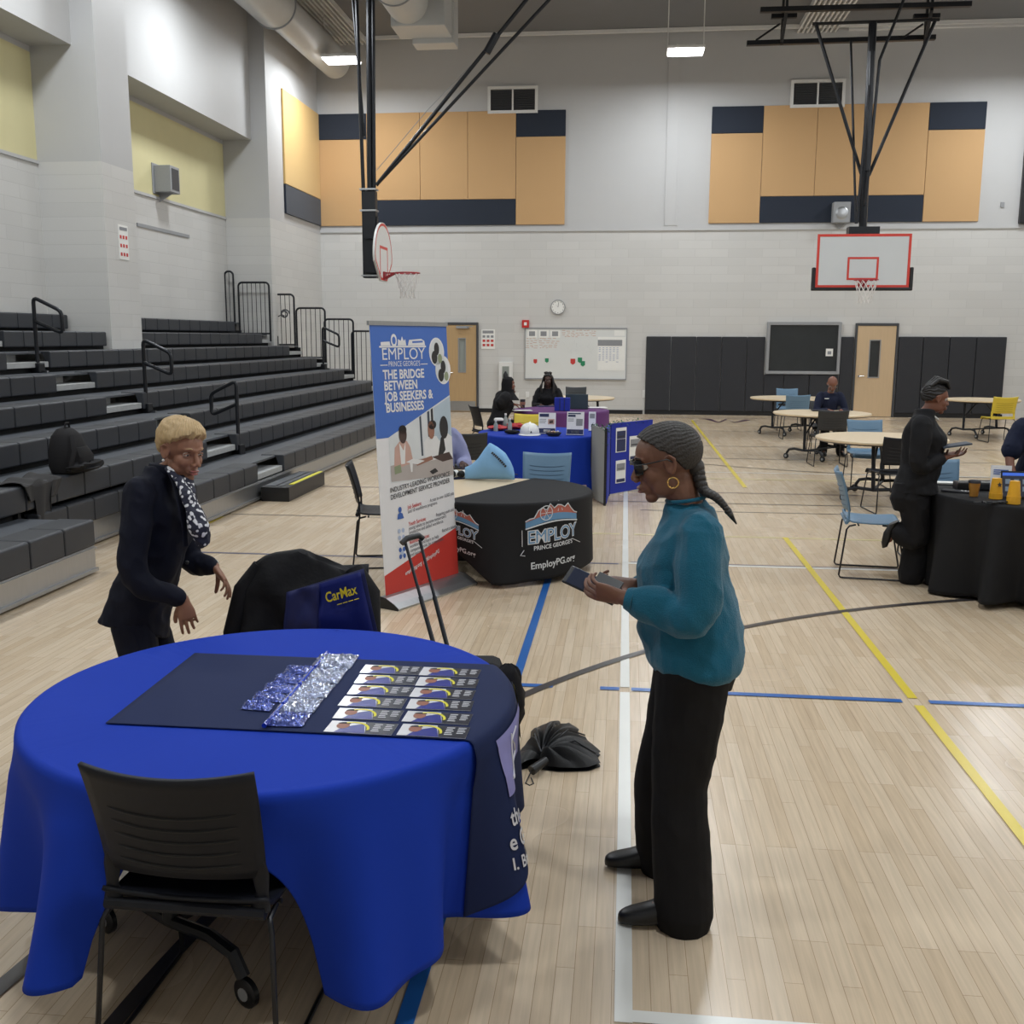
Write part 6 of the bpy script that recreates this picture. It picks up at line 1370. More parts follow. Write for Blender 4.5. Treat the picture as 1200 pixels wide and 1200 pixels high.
def top(t, K, lat0, lat1, m, k=.012, sleeve=(.062, .052, .038), tors={}, fold=.012, vox=.008, name='top', sleeve_to=1.0, cuff=None, neckring=None, seed=1, extra=None, fscale=6):
    mb = MB(); r = torso_rings(K['P'], K['Wp'], K['Ch'], K['N'], lat0, lat1, k, **tors)
    if neckring: r = r[:-1] + [(r[-1][0] + V((0, 0, neckring)), r[-1][1] * 1.0, r[-1][2] * 1.0)]
    mb.sloft(r, 32)
    for s_ in 'LR':
        e = K['E' + s_]; w = K['W' + s_]; S_ = K['S' + s_]
        if sleeve_to > .6: P_ = [S_ + (K['N'] - S_) * .08, S_ + (e - S_) * .35, e, e + (w - e) * (sleeve_to - .06)]; limb(mb, P_, [sleeve[0], sleeve[0], sleeve[1], sleeve[2]], 16)
        else: limb(mb, [S_ + (K['N'] - S_) * .08, S_ + (e - S_) * .35, S_ + (e - S_) * sleeve_to * 1.8], [sleeve[0], sleeve[0], sleeve[1] + .006], 16)
    if extra: extra(mb)
    return finish(fuse(mb, vox, 3), name, m, t, fold=fold, fscale=fscale, seed=seed)
def trousers(t, K, lat0, lat1, m, k=.012, R_=(.098, .072, .062), flare=None, fold=.010, tors={}, vox=.008, waist=.5, seed=3, low=.03):
    mb = MB(); tt = dict(tors); tt['hemdrop'] = None; r = torso_rings(K['P'], K['Wp'], K['Ch'], K['N'], lat0, lat1, k, **tt); mb.sloft(r[:4], 28)
    for s_ in 'LR':
        q = K['Q' + s_]; kn = K['K' + s_]; a = K['A' + s_]; e = a + V((0, 0, -.05)) if flare is None or True else a
        limb(mb, [q + V((0, 0, .03)), q + (kn - q) * .45, kn, kn + (a - kn) * .55, a - (a - kn).normalized() * -low], [R_[0], R_[0] * .93, R_[1], (R_[1] + R_[2]) / 2, R_[2]], 18)
    return finish(fuse(mb, vox, 3), 'trousers', m, t, fold=fold, seed=seed, fscale=5)
def hairshell(t, K, R, s, m, thick=.010, line=None, name='hair', ridge=.0015, freq=40, lumps=0, centre=(0, -.014, .030), rad=(.073, .093, .082), n=(140, 80), dirf=None, jit=.03, soft=.10):
    c = K['H']; line = line or (lambda y: np.interp(y, [-1, -.35, -.05, .25, .5, .8, 1], [-.85, -.62, -.18, .12, .34, .5, .54]))
    def f(u, v):
        a = 2 * PI * u; b = PI * v; d = V((math.sin(b) * math.cos(a), math.sin(b) * math.sin(a), math.cos(b)))
        th = float(line(d.y)) + jit * noise.noise(V((a * 4.5, d.y * 6, 0))) + jit * .4 * noise.noise(V((a * 14, 3, 0))); mk = max(0, min(1, (d.z - th) / soft)); mk = mk * mk * (3 - 2 * mk)
        g = (dirf(d) if dirf else math.atan2(d.x, d.z + .3)); tk = (thick(d) if callable(thick) else thick) + ridge * math.sin(freq * g + 3 * noise.noise(d * 3)) + lumps * noise.noise(d * 6)
        k = [rad[i] + tk for i in range(3)]; kk = .86 + .14 * mk
        if mk <= 0: kk = .80
        return c + R @ (V((centre[0] + d.x * k[0] * kk, centre[1] + d.y * k[1] * kk + (.012 if d.y > .2 else 0) * mk, centre[2] + d.z * k[2] * kk)) * s)
    mb = MB(); mb.grid(f, n[0], n[1], cu=True); return mb.build(name, m, t)
def upv(a, b): return (V(a) - V(b)).normalized()
mat('skin_a', srgb(122, 84, 66), .5, nscale=60, namt=.06, bump=.04, bscale=300, sss=.05); mat('skin_b', srgb(148, 104, 82), .5, nscale=60, namt=.07, bump=.05, bscale=250, sss=.05)
mat('skin_c', srgb(122, 78, 60), .5, nscale=60, namt=.06, sss=.05); mat('skin_d', srgb(76, 52, 44), .5, nscale=60, namt=.06); mat('lip_a', srgb(122, 72, 66), .35); mat('lip_b', srgb(160, 92, 86), .35); mat('lip_d', srgb(84, 50, 48), .35)
mat('hair_grey', srgb(46, 42, 39), .55, nscale=5, namt=.35, bump=.4, stretch=(30, 3, 30)); mat('hair_blonde', srgb(196, 168, 124), .5, nscale=5, namt=.22, bump=.35, stretch=(30, 30, 4)); mat('hair_black', srgb(24, 21, 21), .5, nscale=5, namt=.3, bump=.4, stretch=(25, 3, 25))
mat('sweater_teal', srgb(14, 94, 120), .95, nscale=90, namt=.14, bump=.5, bscale=260, sheen=.25); mat('trouser_black', srgb(24, 23, 24), .8, nscale=60, namt=.08, spec=.2, bump=.1, bscale=300)
mat('suit_navy', srgb(18, 21, 36), .8, nscale=60, namt=.06, bump=.08, bscale=300, spec=.25); mat('suit_black', srgb(25, 25, 28), .8, nscale=60, namt=.06, spec=.25, bump=.08, bscale=300); mat('polo_navy', srgb(26, 32, 54), .8, nscale=60, namt=.06, spec=.25)
mat('shoe_black', srgb(18, 18, 19), .4); mat('gold', srgb(214, 176, 110), .25, metal=.9); mat('pearl', srgb(232, 230, 224), .2); mat('lavender', srgb(142, 146, 184), .85, nscale=60, namt=.06); mat('jeans', srgb(28, 38, 70), .85, nscale=60, namt=.1)
def W_(px, py, y): return Py(px, py, y)
# --- woman in the teal sweater
yn, yf, ym = 3.17, 3.49, 3.33
J = dict(H=W_(781, 541, ym), f=(-1, -.02, -.22), u=(-.22, 0, 1), N=W_(806, 596, ym), Ch=W_(806, 658, ym), Wp=W_(812, 732, ym), P=W_(814, 782, ym),
         SL=W_(822, 630, yn), SR=W_(812, 628, yf), EL=W_(812, 722, yn - .06), ER=W_(800, 712, yf + .06), WL=W_(730, 700, 3.17), WR=W_(742, 686, 3.40),
         QL=W_(812, 800, yn + .07), QR=W_(808, 800, yf - .08), KL=W_(797, 925, 3.20), KR=W_(775, 905, 3.46), AL=V((.225, 3.15, .09)), AR=V((.175, 3.50, .09)),
         tL=(-1, -.1, 0), tR=(-1, 0, 0), hdL=(-.93, .30, .12), hnL=(.2, .75, .45), hdR=(-.9, -.25, .0), hnR=(-.1, -.6, .55))
t, K, R, l0, l1 = person('woman in a teal sweater and black trousers standing and looking at a phone', J, {'handL': dict(curl=(.35, .5, .6, .65), thumb=(.5, .55), tc=.5), 'handR': dict(curl=(.7, .8, .85, .85), thumb=(.5, .4), tc=.6)}, 'skin_a', .0038, 1.08)
faceparts(t, J['H'], R, 1.08, 'skin_a', 'lip_a')
def ex(mb):
    for s_ in 'LR': e = K['E' + s_]; w = K['W' + s_]; limb(mb, [e + (w - e) * .45, e + (w - e) * .78], [.062, .052], 16, k=2)
    up_ = V((0, 0, 1)); mb.sloft([(K['P'] + V((.002, 0, .004)), V((.146, 0, 0)), V((0, .200, 0))), (K['P'] + V((0, 0, .045)), V((.166, 0, 0)), V((0, .222, 0))), (K['Wp'], V((.166, 0, 0)), V((0, .19, 0))), (K['Ch'] - V((.012, 0, .05)), V((.160, 0, 0)), V((0, .18, 0))), (K['Ch'] - V((.006, 0, -.03)), V((.142, 0, 0)), V((0, .17, 0))), (K['Ch'] + V((.004, 0, .11)), V((.10, 0, 0)), V((0, .15, 0)))], 30)
    mb.tube([K['N'] + V((.0, 0, -.015)), K['N'] + V((-.006, 0, .028))], [.078, .062], 24)
top(t, K, l0, l1, 'sweater_teal', .022, (.078, .070, .050), dict(belly=.04, bust=.012, hemdrop=.015, hips=.95), .014, .0065, 'sweater', .86, extra=ex, seed=2)
mb = MB(); mb.tube([K['N'] + V((-.006 + .062 * math.cos(a), .062 * math.sin(a), .034 + .010 * math.cos(a))) for a in np.linspace(0, 2 * PI, 25)[:-1]], .0065, 8, closed=True); mb.build('collar_band', 'sweater_teal', t)
for s_ in 'LR':
    e = K['E' + s_]; w = K['W' + s_]; mb = MB(); a = e + (w - e) * .84; b = e + (w - e) * .95; mb.tube([a, a * .5 + b * .5, b], [.041, .039, .034], 20); mb.build('cuff', 'sweater_teal', t)
trousers(t, K, l0, l1, 'trouser_black', .018, (.122, .092, .100), fold=.008, low=.05)
shoe(t, K['AL'] + V(t.location), K['AL'] + V(t.location) + V((-1, -.1, 0)), 'shoe_black', .27); shoe(t, K['AR'] + V(t.location), K['AR'] + V(t.location) + V((-1, .0, 0)), 'shoe_black', .27)
h = hairshell(t, K, R, 1.08, 'hair_grey', .007, line=lambda y: np.interp(y, [-1, -.35, -.05, .25, .5, .8, 1], [-.92, -.74, -.22, .16, .44, .62, .66]), ridge=.0012, freq=44, dirf=lambda d: math.atan2(d.z + .2 * d.y, abs(d.x) + .25), name='hair')
Lh = lambda p: K['H'] + R @ (V(p) * 1.08)
mb = MB(); B_ = [Lh((.0, -.085, -.045)), W_(824, 573, 3.30) - V(t.location), W_(838, 582, 3.27) - V(t.location), W_(848, 592, 3.26) - V(t.location), W_(856, 603, 3.25) - V(t.location)]
bp_ = crom(B_, 7)
mb.ell(Lh((0, -.080, -.035)), (.030, .040, .034), n=16, m=10)
for i, p in enumerate(bp_):
    r_ = .029 * (1 - .62 * i / len(bp_)); s2 = (-1) ** i; mb.ell(p + V((0, s2 * r_ * .45, 0)), (r_ * .8, r_ * .85, r_ * .62), Matrix.Rotation(s2 * .5, 3, 'Z'), 12, 8)
mb.build('braid', 'hair_grey', t)
mb = MB(); mb.ell(bp_[-4], (.012, .014, .012)); mb.tube([bp_[-2], bp_[-1] + V((.02, 0, -.03))], [.010, .002], 8); mb.build('braid_tie', 'black_paint', t)
for q in (-1, 1):
    mb = MB(); c_ = Lh((q * .086, -.004, -.054)); mb.tube([c_ + R @ V((q * .004 * math.sin(a), .017 * math.cos(a), .017 * math.sin(a))) for a in np.linspace(0, 2 * PI, 21)[:-1]], .0032, 8, closed=True); mb.build('hoop_earring', 'gold', t)
mb = MB()
for q in (-1, 1):
    mb.loft([(Lh((q * .030, .098, .002)), R @ V((.031, 0, 0)), R @ V((0, 0, .024))), (Lh((q * .031, .088, .002)), R @ V((.036, 0, 0)), R @ V((0, 0, .027))), (Lh((q * .034, .074, .002)), R @ V((.036, 0, 0)), R @ V((0, 0, .026)))], 20)
g_ = mb.build('sunglasses', mat('lens_black', srgb(12, 13, 16), .2, spec=.4), t)
mb = MB(); mb.tube([Lh((-.058, .090, .012)), Lh((-.03, .103, .020)), Lh((0, .105, .014)), Lh((.03, .103, .020)), Lh((.058, .090, .012))], .0035 * 1.08, 8)
for q in (-1, 1): mb.tube([Lh((q * .058, .090, .012)), Lh((q * .076, .05, .014)), Lh((q * .081, .0, .016)), Lh((q * .080, -.016, .004))], .0036, 8, flat=.6)
mb.build('glasses_frame', 'black_paint', g_)
# phone
c_ = W_(697, 684, 3.30); ph_ = thing('phone', 'black phone in an open folding case held by the woman in teal', 'phone', c_)
a_ = W_(664, 672, 3.30) - c_; b_ = W_(724, 700, 3.24) - c_; ax = (b_ - a_).normalized(); nz_ = (V((-.15, -.62, .75))); nz_ = (nz_ - ax * nz_.dot(ax)).normalized(); sy_ = nz_.cross(ax)
mb = MB(); mb.box((a_ + b_) / 2 , ((b_ - a_).length, .072, .009), M3(ax, sy_, nz_)); mb.build('phone_body', 'black_paint', ph_, smooth=False, bevel=.004)
mb = MB(); mb.box((a_ + b_) / 2 - ax * .012 + nz_ * .005, ((b_ - a_).length * .72, .064, .001), M3(ax, sy_, nz_)); mb.build('screen', mat('screen_off', srgb(46, 52, 70), .1, spec=.8), ph_, smooth=False)
mb = MB(); mb.box((a_ + b_) / 2 + ax * .045 + sy_ * .028 + nz_ * .01, (.09, .05, .004), M3(ax, sy_, nz_)); mb.build('case_flap', 'black_paint', ph_, smooth=False, bevel=.002)
# --- woman in the navy suit
Y0 = 4.38; yn, yf = 4.20, 4.56
J = dict(H=W_(213, 528, Y0 - .02), f=(.86, -.46, -.20), u=(.2, -.05, 1), N=W_(190, 556, Y0), Ch=W_(185, 603, Y0), Wp=W_(172, 674, Y0), P=W_(163, 715, Y0),
         SL=W_(204, 584, yf), SR=W_(162, 581, yn), EL=W_(222, 655, yf + .03), ER=W_(158, 676, yn - .06), WL=W_(251, 664, yf - .03), WR=W_(214, 703, yn + .02),
         QL=W_(172, 738, Y0 + .09), QR=W_(156, 738, Y0 - .09), KL=V((-2.06, 4.42, .46)), KR=V((-2.14, 4.26, .46)), AL=V((-2.14, 4.50, .09)), AR=V((-2.16, 4.28, .09)),
         tL=(1, -.2, 0), tR=(1, -.2, 0), hdL=(.62, -.15, -.72), hnL=(-.55, -.3, -.45), hdR=(.22, .0, -.95), hnR=(-.35, .85, -.1))
J['KL'] = (J['QL'] + J['AL']) / 2 + V((.04, 0, 0)); J['KR'] = (J['QR'] + J['AR']) / 2 + V((.04, 0, 0))
t, K, R, l0, l1 = person('woman with short blonde hair in a dark navy suit leaning toward the blue table', J, {'handL': dict(curl=(.25, .35, .4, .5), thumb=(.5, .3)), 'handR': dict(curl=(.3, .35, .42, .5), thumb=(.4, .4))}, 'skin_b', .0042, 1.10)
faceparts(t, J['H'], R, 1.10, 'skin_b', 'lip_b', 'hair_blonde')
def ex(mb):
    r = torso_rings(K['P'], K['Wp'], K['Ch'], K['N'], l0, l1, .02); up_ = (K['N'] - K['P']).normalized()
    mb.loft([(K['P'] - up_ * .10 + V((-.01, 0, 0)), l0 * .205, up_.cross(l0) * .165), (K['P'] + up_ * .02, l0 * .188, up_.cross(l0) * .145), (K['Wp'], l0 * .165, up_.cross(l0) * .13)], 28)
top(t, K, l0, l1, 'suit_navy', .02, (.075, .062, .048), dict(belly=.015, bust=.02, hips=1.05, hemdrop=.08), .014, .0075, 'jacket', .93, extra=ex, seed=5, neckring=.028)
trousers(t, K, l0, l1, 'suit_navy', .012, (.10, .08, .075), fold=.008)
LW0 = V(t.location)
for s_ in 'LR':
    e = K['E' + s_]; w = K['W' + s_]; mb = MB(); mb.tube([e + (w - e) * .88, e + (w - e) * .97], [.036, .036], 18); mb.build('shirt_cuff', 'white_paint', t)
    shoe(t, K['A' + s_] + V(t.location), K['A' + s_] + V(t.location) + V((1, -.2, 0)), 'shoe_black', .25)
Lh = lambda p: K['H'] + R @ (V(p) * 1.10)
mb = MB(); NN = K['N']
mb.tube(crom([W_(199, 552, Y0 - .065) - LW0, W_(186, 549, Y0 - .065) - LW0, W_(177, 547, Y0 + .0) - LW0, W_(188, 548, Y0 + .07) - LW0], 4), .013, 8, flat=1.6); mb.tube(crom([W_(195, 546, Y0 - .06) - LW0, W_(204, 566, Y0 - .10) - LW0, W_(213, 596, Y0 - .155) - LW0, W_(218, 640, Y0 - .165) - LW0], 5), [.012] * 8 + [.017] * 4 + [.012] * 4, 8, flat=.5); mb.build('jacket_collar', 'suit_navy', t)
hairshell(t, K, R, 1.10, 'hair_blonde', lambda d: .008 + .018 * max(0, d.z) + .010 * max(0, -d.y) + .006 * max(0, d.y) * max(0, d.z + .2) + .004 * noise.noise(d * 5), line=lambda y: np.interp(y, [-1, -.4, -.12, .15, .45, .75, 1], [-.78, -.62, -.14, -.02, .16, .40, .44]), ridge=.0016, freq=60, name='hair', dirf=lambda d: math.atan2(d.x + .25, d.y + .3), jit=.16, soft=.22)
for q in (-1, 1): mb = MB(); mb.ell(Lh((q * .086, .002, -.036)), .0065, n=10, m=8); mb.build('pearl_earring', 'pearl', t)
# patterned scarf
m = bpy.data.materials.new('scarf_print'); m.use_nodes = True; M['scarf_print'] = m; nt = m.node_tree; b_ = nt.nodes['Principled BSDF']; tc = nt.nodes.new('ShaderNodeTexCoord'); vo = nt.nodes.new('ShaderNodeTexVoronoi'); vo.feature = 'SMOOTH_F1'; vo.inputs['Scale'].default_value = 52
rp = nt.nodes.new('ShaderNodeValToRGB'); rp.color_ramp.elements[0].position = .30; rp.color_ramp.elements[0].color = (.75, .75, .78, 1); rp.color_ramp.elements[1].position = .36; rp.color_ramp.elements[1].color = (.012, .014, .035, 1)
nt.links.new(tc.outputs['Object'], vo.inputs['Vector']); nt.links.new(vo.outputs['Distance'], rp.inputs[0]); nt.links.new(rp.outputs[0], b_.inputs['Base Color']); b_.inputs['Roughness'].default_value = .7
LW = V(t.location); mb = MB()
limb(mb, [W_(197, 549, Y0 - .10) - LW, W_(208, 562, Y0 - .13) - LW, W_(218, 577, Y0 - .15) - LW, W_(226, 596, Y0 - .17) - LW, W_(234, 618, Y0 - .19) - LW, W_(238, 634, Y0 - .18) - LW], [.016, .024, .032, .042, .052, .034], 16, flat=.7)
limb(mb, [W_(200, 552, Y0 + .02) - LW, W_(218, 566, Y0 - .06) - LW, W_(224, 590, Y0 - .10) - LW, W_(232, 612, Y0 - .12) - LW], [.03, .036, .034, .04], 14, flat=.8)
finish(fuse(mb, .005, 2), 'neck_scarf', 'scarf_print', t, fold=.012, fscale=14, seed=4)
mb = MB(); mb.ell(W_(219, 659, Y0 - .16) - LW, .009, n=10, m=6); mb.build('jacket_button', 'black_paint', t)
# --- standing woman in black, right
Y0 = 8.2; yn, yf = 8.02, 8.36
J = dict(H=W_(1096, 467, Y0), f=(1, .12, -.12), u=(.1, 0, 1), N=W_(1084, 485, Y0), Ch=W_(1080, 511, Y0), Wp=W_(1076, 546, Y0), P=W_(1072, 572, Y0),
         SL=W_(1084, 499, yf), SR=W_(1080, 499, yn), EL=W_(1086, 545, yf), ER=W_(1077, 547, yn - .04), WL=W_(1108, 534, yf - .1), WR=W_(1106, 537, yn + .06),
         QL=W_(1074, 582, Y0 + .09), QR=W_(1070, 582, Y0 - .08), KL=W_(1075, 630, Y0 + .04), KR=W_(1074, 632, Y0 - .08), AL=V((2.28, 8.22, .09)), AR=W_(1046, 622, Y0 - .06), tL=(1, 0, 0), tR=(-.2, 0, -.3), hdL=(.9, -.2, .2), hnL=(0, -.4, .9), hdR=(.9, .3, .2), hnR=(0, .2, .9))
t, K, R, l0, l1 = person('woman in a black trouser suit standing by the right black table, one foot lifted behind', J, {}, 'skin_c', .007, 1.0, root=V((2.28, 8.2, 0)))
faceparts(t, J['H'], R, 1.0, 'skin_c', 'lip_a')
def ex(mb):
    up_ = V((0, 0, 1)); mb.loft([(K['P'] - up_ * .05, l0 * .215, up_.cross(l0) * .185), (K['P'] + up_ * .05, l0 * .185, up_.cross(l0) * .16), (K['Wp'], l0 * .16, up_.cross(l0) * .13)], 24)
top(t, K, l0, l1, 'suit_black', .025, (.078, .062, .05), dict(belly=.03, bust=.03, hips=1.1), .012, .009, 'jacket', .9, extra=ex, seed=8, neckring=.035)
mb = MB()
mb.loft([(K['P'] + V((0, 0, .04)), l0 * .185, V((.155, 0, 0))), (K['P'] - V((.01, 0, .08)), l0 * .19, V((.175, 0, 0))), (K['P'] - V((0, 0, .18)), l0 * .17, V((.15, 0, 0)))], 24)
limb(mb, [K['QL'], K['KL'], K['AL'] + V((0, 0, -.02))], [.125, .10, .11], 18)
limb(mb, [K['QR'], K['KR'], K['AR'] + V((.03, 0, .0))], [.125, .09, .075], 18)
finish(fuse(mb, .009, 3), 'trousers', 'suit_black', t, fold=.010, seed=4)
shoe(t, K['AL'] + V(t.location), K['AL'] + V(t.location) + V((1, -.2, 0)), 'shoe_black')
mb = MB(); LW = V(t.location); mb.loft([(W_(1037, 641, 8.12) - LW, V((0, .02, 0)), V((.02, 0, .008))), (W_(1038, 634, 8.12) - LW, V((0, .036, 0)), V((.032, 0, .012))), (W_(1041, 622, 8.12) - LW, V((0, .03, 0)), V((.035, 0, .015))), (W_(1048, 612, 8.12) - LW, V((0, .034, 0)), V((.04, 0, .02)))], 14); mb.build('shoe', 'shoe_black', t)
hairshell(t, K, R, 1.0, 'hair_black', .006, ridge=.003, freq=22, name='braided_hair', dirf=lambda d: math.atan2(d.z, abs(d.x) + .2))
mb = MB(); Lh = lambda p: K['H'] + R @ V(p)
for i in range(7): mb.tube([Lh((-.05 + .016 * i, -.07, .09)), Lh((-.045 + .015 * i, -.02, .145 + .01 * math.sin(i * 2))), Lh((-.04 + .013 * i, .05, .135)), Lh((-.035 + .012 * i, .085, .085))], [.012, .018, .018, .010], 8)
mb.build('top_braids', 'hair_black', t)
mb = MB(); mb.tube([Lh((.0, -.085, -.10)), Lh((-.062, -.035, -.115)), Lh((-.03, .04, -.155))], .007, 8); mb.tube([Lh((.062, -.035, -.115)), Lh((.03, .04, -.155))], .008, 8); mb.build('shirt_collar', 'white_paint', t)
c_ = W_(1119, 521.5, 8.12); mb = MB(); mb.box((0, 0, 0), (.21, .15, .012), Matrix.Rotation(-.16, 3, 'Y')); o = mb.build('tablet', 'ph_frame', None, smooth=False, loc=c_ + V((0, 0, .0))); tag(o, 'thin dark tablet held flat by the woman in black', 'tablet')
# --- generic seated or standing pose
def pose(x, y, yaw, seated=True, zs=.46, lean=0.0, hd=(0, 1, -.1), arms=None, sc1=1.0):
    R_ = Matrix.Rotation(yaw, 3, 'Z'); O = V((x, y, 0)); G = lambda a, b, c: O + R_ @ V((a, b, c * 1.0))
    D_ = lambda a, b, c: R_ @ V((a, b, c))
    if seated:
        pz = zs + .09; l = lean
        j = dict(P=G(0, 0, pz), Wp=G(0, .02 + l * .2, pz + .15), Ch=G(0, .03 + l * .6, pz + .33), N=G(0, .02 + l, pz + .48), H=G(0, .06 + l * 1.25, pz + .62), QL=G(-.09, .02, pz - .02), QR=G(.09, .02, pz - .02), KL=G(-.13, .42, zs + .06), KR=G(.13, .42, zs + .06), AL=G(-.14, .40, .09), AR=G(.14, .38, .09), SL=G(-.17, .01 + l * .9, pz + .42), SR=G(.17, .01 + l * .9, pz + .42), EL=G(-.23, .13 + l * .8, pz + .18), ER=G(.23, .13 + l * .8, pz + .18), WL=G(-.10, .34 + l * .8, pz + .20), WR=G(.10, .34 + l * .8, pz + .20))
    else:
        pz = .88 * sc1; l = lean
        j = dict(P=G(0, 0, pz), Wp=G(0, .01, pz + .17), Ch=G(0, .02 + l * .6, pz + .38), N=G(0, 0 + l, pz + .56), H=G(0, .05 + l * 1.2, pz + .71), QL=G(-.09, 0, pz - .02), QR=G(.09, 0, pz - .02), KL=G(-.10, .03, .47), KR=G(.10, .03, .47), AL=G(-.11, 0, .09), AR=G(.11, 0, .09), SL=G(-.20, l * .9, pz + .49), SR=G(.20, l * .9, pz + .49), EL=G(-.27, .0 + l, pz + .20), ER=G(.27, .0 + l, pz + .20), WL=G(-.26, .12 + l, pz - .02), WR=G(.26, .12 + l, pz - .02))
    j.update(f=D_(*hd), u=(0, 0, 1), tL=D_(-.1, 1, 0), tR=D_(.1, 1, 0), hdL=D_(.3, .9, 0) if seated else D_(0, .2, -1), hnL=(0, 0, -1) if seated else D_(1, 0, 0), hdR=D_(-.3, .9, 0) if seated else D_(0, .2, -1), hnR=(0, 0, -1) if seated else D_(-1, 0, 0))
    if arms:
        for k, v in arms.items(): j[k] = V(v)
    return j
def simple(label, j, skin, topm, legm, hs=1.0, sleeve_to=.93, k=.015, belly=.0, bust=0.0, vox=.009, lip='lip_d', hairf=None, eyes=True, root=None, sleeve=(.070, .058, .044)):
    t, K, R, l0, l1 = person(label, j, {}, skin, .0075, hs, root=root)
    faceparts(t, j['H'], R, hs, skin, lip, eyes=eyes)
    top(t, K, l0, l1, topm, k, sleeve, dict(belly=belly, bust=bust), .010, vox, 'shirt', sleeve_to, seed=11)
    trousers(t, K, l0, l1, legm, .012, (.10, .076, .07), vox=vox)
    for s_ in 'LR': shoe(t, K['A' + s_] + V(t.location), K['A' + s_] + V(t.location) + j['t' + s_], 'shoe_black')
    return t, K, R
# bald man reading at the second bare table
j = pose(3.36, 17.72, PI + .1, True, .46, .14, hd=(0.15, 1, -.75), arms=None)
t, K, R = simple('bald man with a grey beard in a navy pullover seated reading at a bare table', j, 'skin_c', 'polo_navy', 'suit_black', 1.05, belly=.04)
mb = MB(); Lh = lambda p: K['H'] + R @ (V(p) * 1.05)
mb.ell(Lh((0, .045, -.085)), (.048, .050, .034), R, 16, 10); mb.build('beard', mat('beard_grey', srgb(120, 112, 108), .9), t)
mb = MB()
for q in (-1, 1): mb.tube([Lh((q * .031 + .022 * math.cos(a), .094, .003 + .016 * math.sin(a))) for a in np.linspace(0, 2 * PI, 13)[:-1]], .002, 5, closed=True); mb.tube([Lh((q * .053, .093, .006)), Lh((q * .08, .0, .008))], .002, 5)
mb.build('glasses', 'chrome', t)
mb = MB(); a_ = K['Ch'] + (V((-.07, -.145, .05))); mb.box(a_, (.07, .006, .012)); mb.build('chest_lettering', 'paper', t, smooth=False)
bkp = V((3.18, 17.28, TZ + .004)); mb = MB(); mb.box((0, 0, .01), (.28, .2, .016)); o = mb.build('open_book', 'ink', None, smooth=False, loc=bkp); tag(o, 'dark open booklet on the table before the reading man', 'book')
# seated woman facing the camera at the purple table
j = pose(-1.34, 18.12, PI, True, .46, .04, hd=(0, 1, -.05)); 
t, K, R = simple('woman in black with long braids seated behind the purple table facing the camera', j, 'skin_d', 'suit_black', 'suit_black', 1.0, bust=.02)
line_b = lambda y: np.interp(y, [-1, -.4, -.1, .2, .5, .8, 1], [-.85, -.7, -.3, .1, .3, .5, .55])
hairshell(t, K, R, 1.0, 'hair_black', .014, line=line_b, ridge=.003, freq=18, name='hair')
mb = MB(); Lh = lambda p: K['H'] + R @ V(p)
for q in (-1, 1):
    for i in range(6): a = .1 - i * .035; mb.tube([Lh((q * .078, a * .6 - .01, .05)), Lh((q * .098, a * .8 - .01, -.04)), Lh((q * (.10 + .01 * i), a, -.13)), Lh((q * (.09 + .012 * i), a + .01, -.22))], [.011, .012, .011, .008], 7)
for i in range(8): mb.tube([Lh((-.06 + .017 * i, -.09, 0)), Lh((-.07 + .02 * i, -.11, -.12)), Lh((-.08 + .022 * i, -.11, -.24))], .012, 7)
mb.ell(Lh((.03, -.01, .125)), (.045, .045, .025)); mb.ell(Lh((-.03, -.01, .122)), (.04, .045, .025))
mb.build('braids', 'hair_black', t)
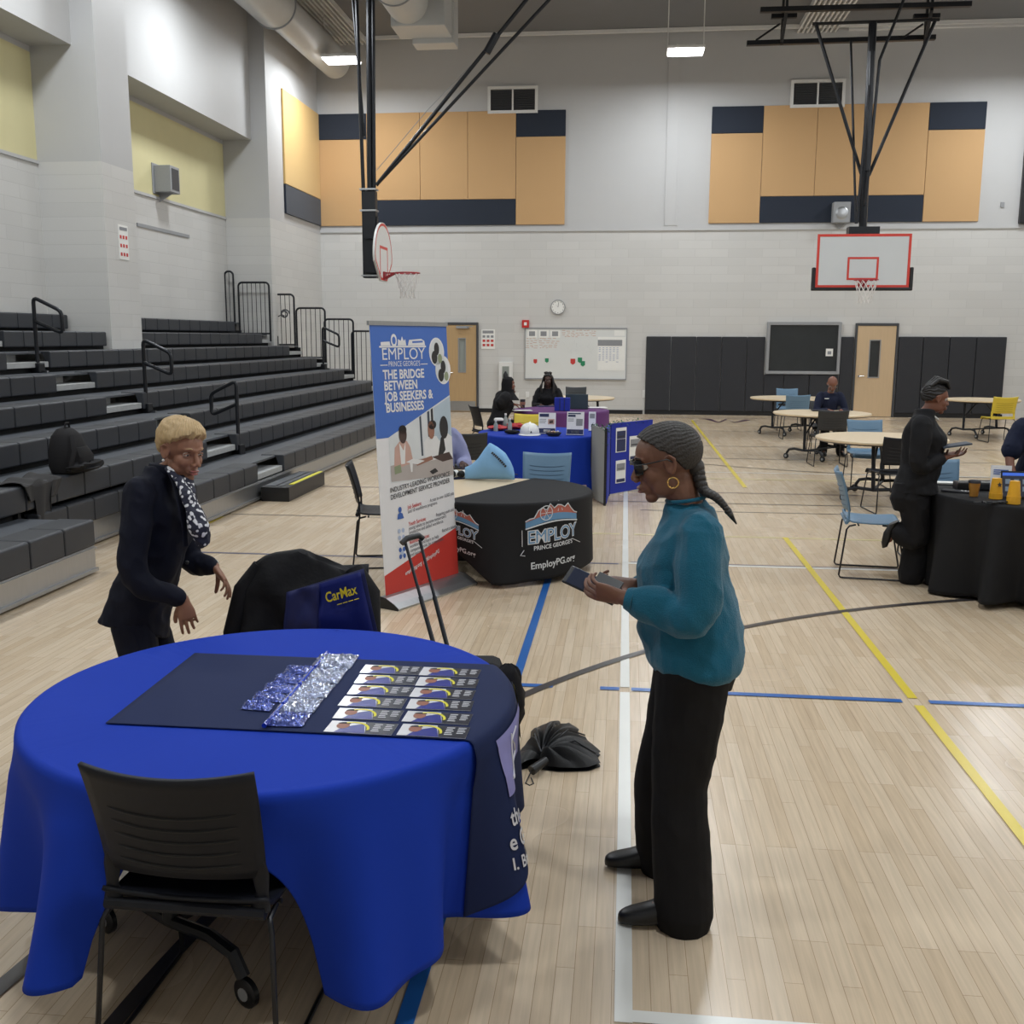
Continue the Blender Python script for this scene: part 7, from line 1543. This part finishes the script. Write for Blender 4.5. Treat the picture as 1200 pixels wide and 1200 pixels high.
# seated visitor in black at the left of the purple table
jj = pose(-2.0, 16.15, -PI / 2 + .35, True, .46, .10, hd=(-.15, 1, -.05))
jj['WR'] = W_(602, 474, 16.15); jj['ER'] = W_(586, 474, 16.0); jj['hdR'] = V((1, .2, -.1)); jj['hnR'] = V((0, 0, -1)); jj['WL'] = W_(597, 466, 16.55); jj['EL'] = W_(591, 477, 16.5); jj['hdL'] = V((.5, 0, .85)); jj['hnL'] = V((-.3, -.9, 0))
t, K, R = simple('woman in a black head covering seated at the left of the purple table', jj, 'skin_c', 'suit_black', 'suit_black', 1.0, k=.04, bust=.02, sleeve_to=.75, sleeve=(.10, .09, .07))
Lh = lambda p: K['H'] + R @ V(p)
mb = MB(); cc = K['H']
def hij(u, v):
    a = 2 * PI * u; d = V((math.cos(a), math.sin(a), 0)); front = max(0, d.y) ** 2
    Zs = [.112, .106, .07, .0, -.07, -.13, -.19, -.25]; Rs = [.005, .055, .092, .104, .10, .105, .15, .20]
    z = np.interp(v, np.linspace(0, 1, 8), Zs); r_ = np.interp(v, np.linspace(0, 1, 8), Rs)
    fc = .55 if -.085 < z < .055 else 1.0
    r2 = r_ * (1 - (1 - fc) * front) ; 
    return cc + R @ V((d.x * r2 * .92, d.y * r2 * 1.0 - .016, z + .01))
mb.grid(hij, 48, 40, cu=True); mb.build('head_covering', 'jacket_black', t)
# visitor half hidden behind the banner
j = pose(-1.80, 9.62, PI + .62, True, .46, .08, hd=(0, 1, -.1))
t, K, R = simple('person in a lavender top and dark jeans seated behind the banner', j, 'skin_d', 'lavender', 'jeans', 1.0, belly=.05, k=.03, sleeve=(.085, .075, .055))
hairshell(t, K, R, 1.0, 'hair_black', .006, ridge=.001, freq=20, name='hair')
# man in navy short sleeves behind the right table
j = pose(3.52, 9.12, PI, False, lean=.12, sc1=.90, hd=(0.1, 1, -.2))
j['EL'] = j['SL'] + V((.06, -.02, -.27)); j['EL'] = W_(1230, 520, 9.0); j['ER'] = W_(1183, 535, 9.0); j['SR'] = W_(1196, 503, 9.08); j['WR'] = W_(1190, 566, 8.85); j['hdR'] = V((.3, -.5, -.6)); j['hnR'] = V((.3, .5, -.6))
t, K, R = simple('man in a navy short sleeved shirt standing at the right edge of the picture', j, 'skin_c', 'polo_navy', 'suit_black', 1.05, sleeve_to=.42, belly=.04, k=.03, sleeve=(.085, .085, .08))
hairshell(t, K, R, 1.05, 'hair_black', .004, ridge=.0005, freq=20, name='hair')
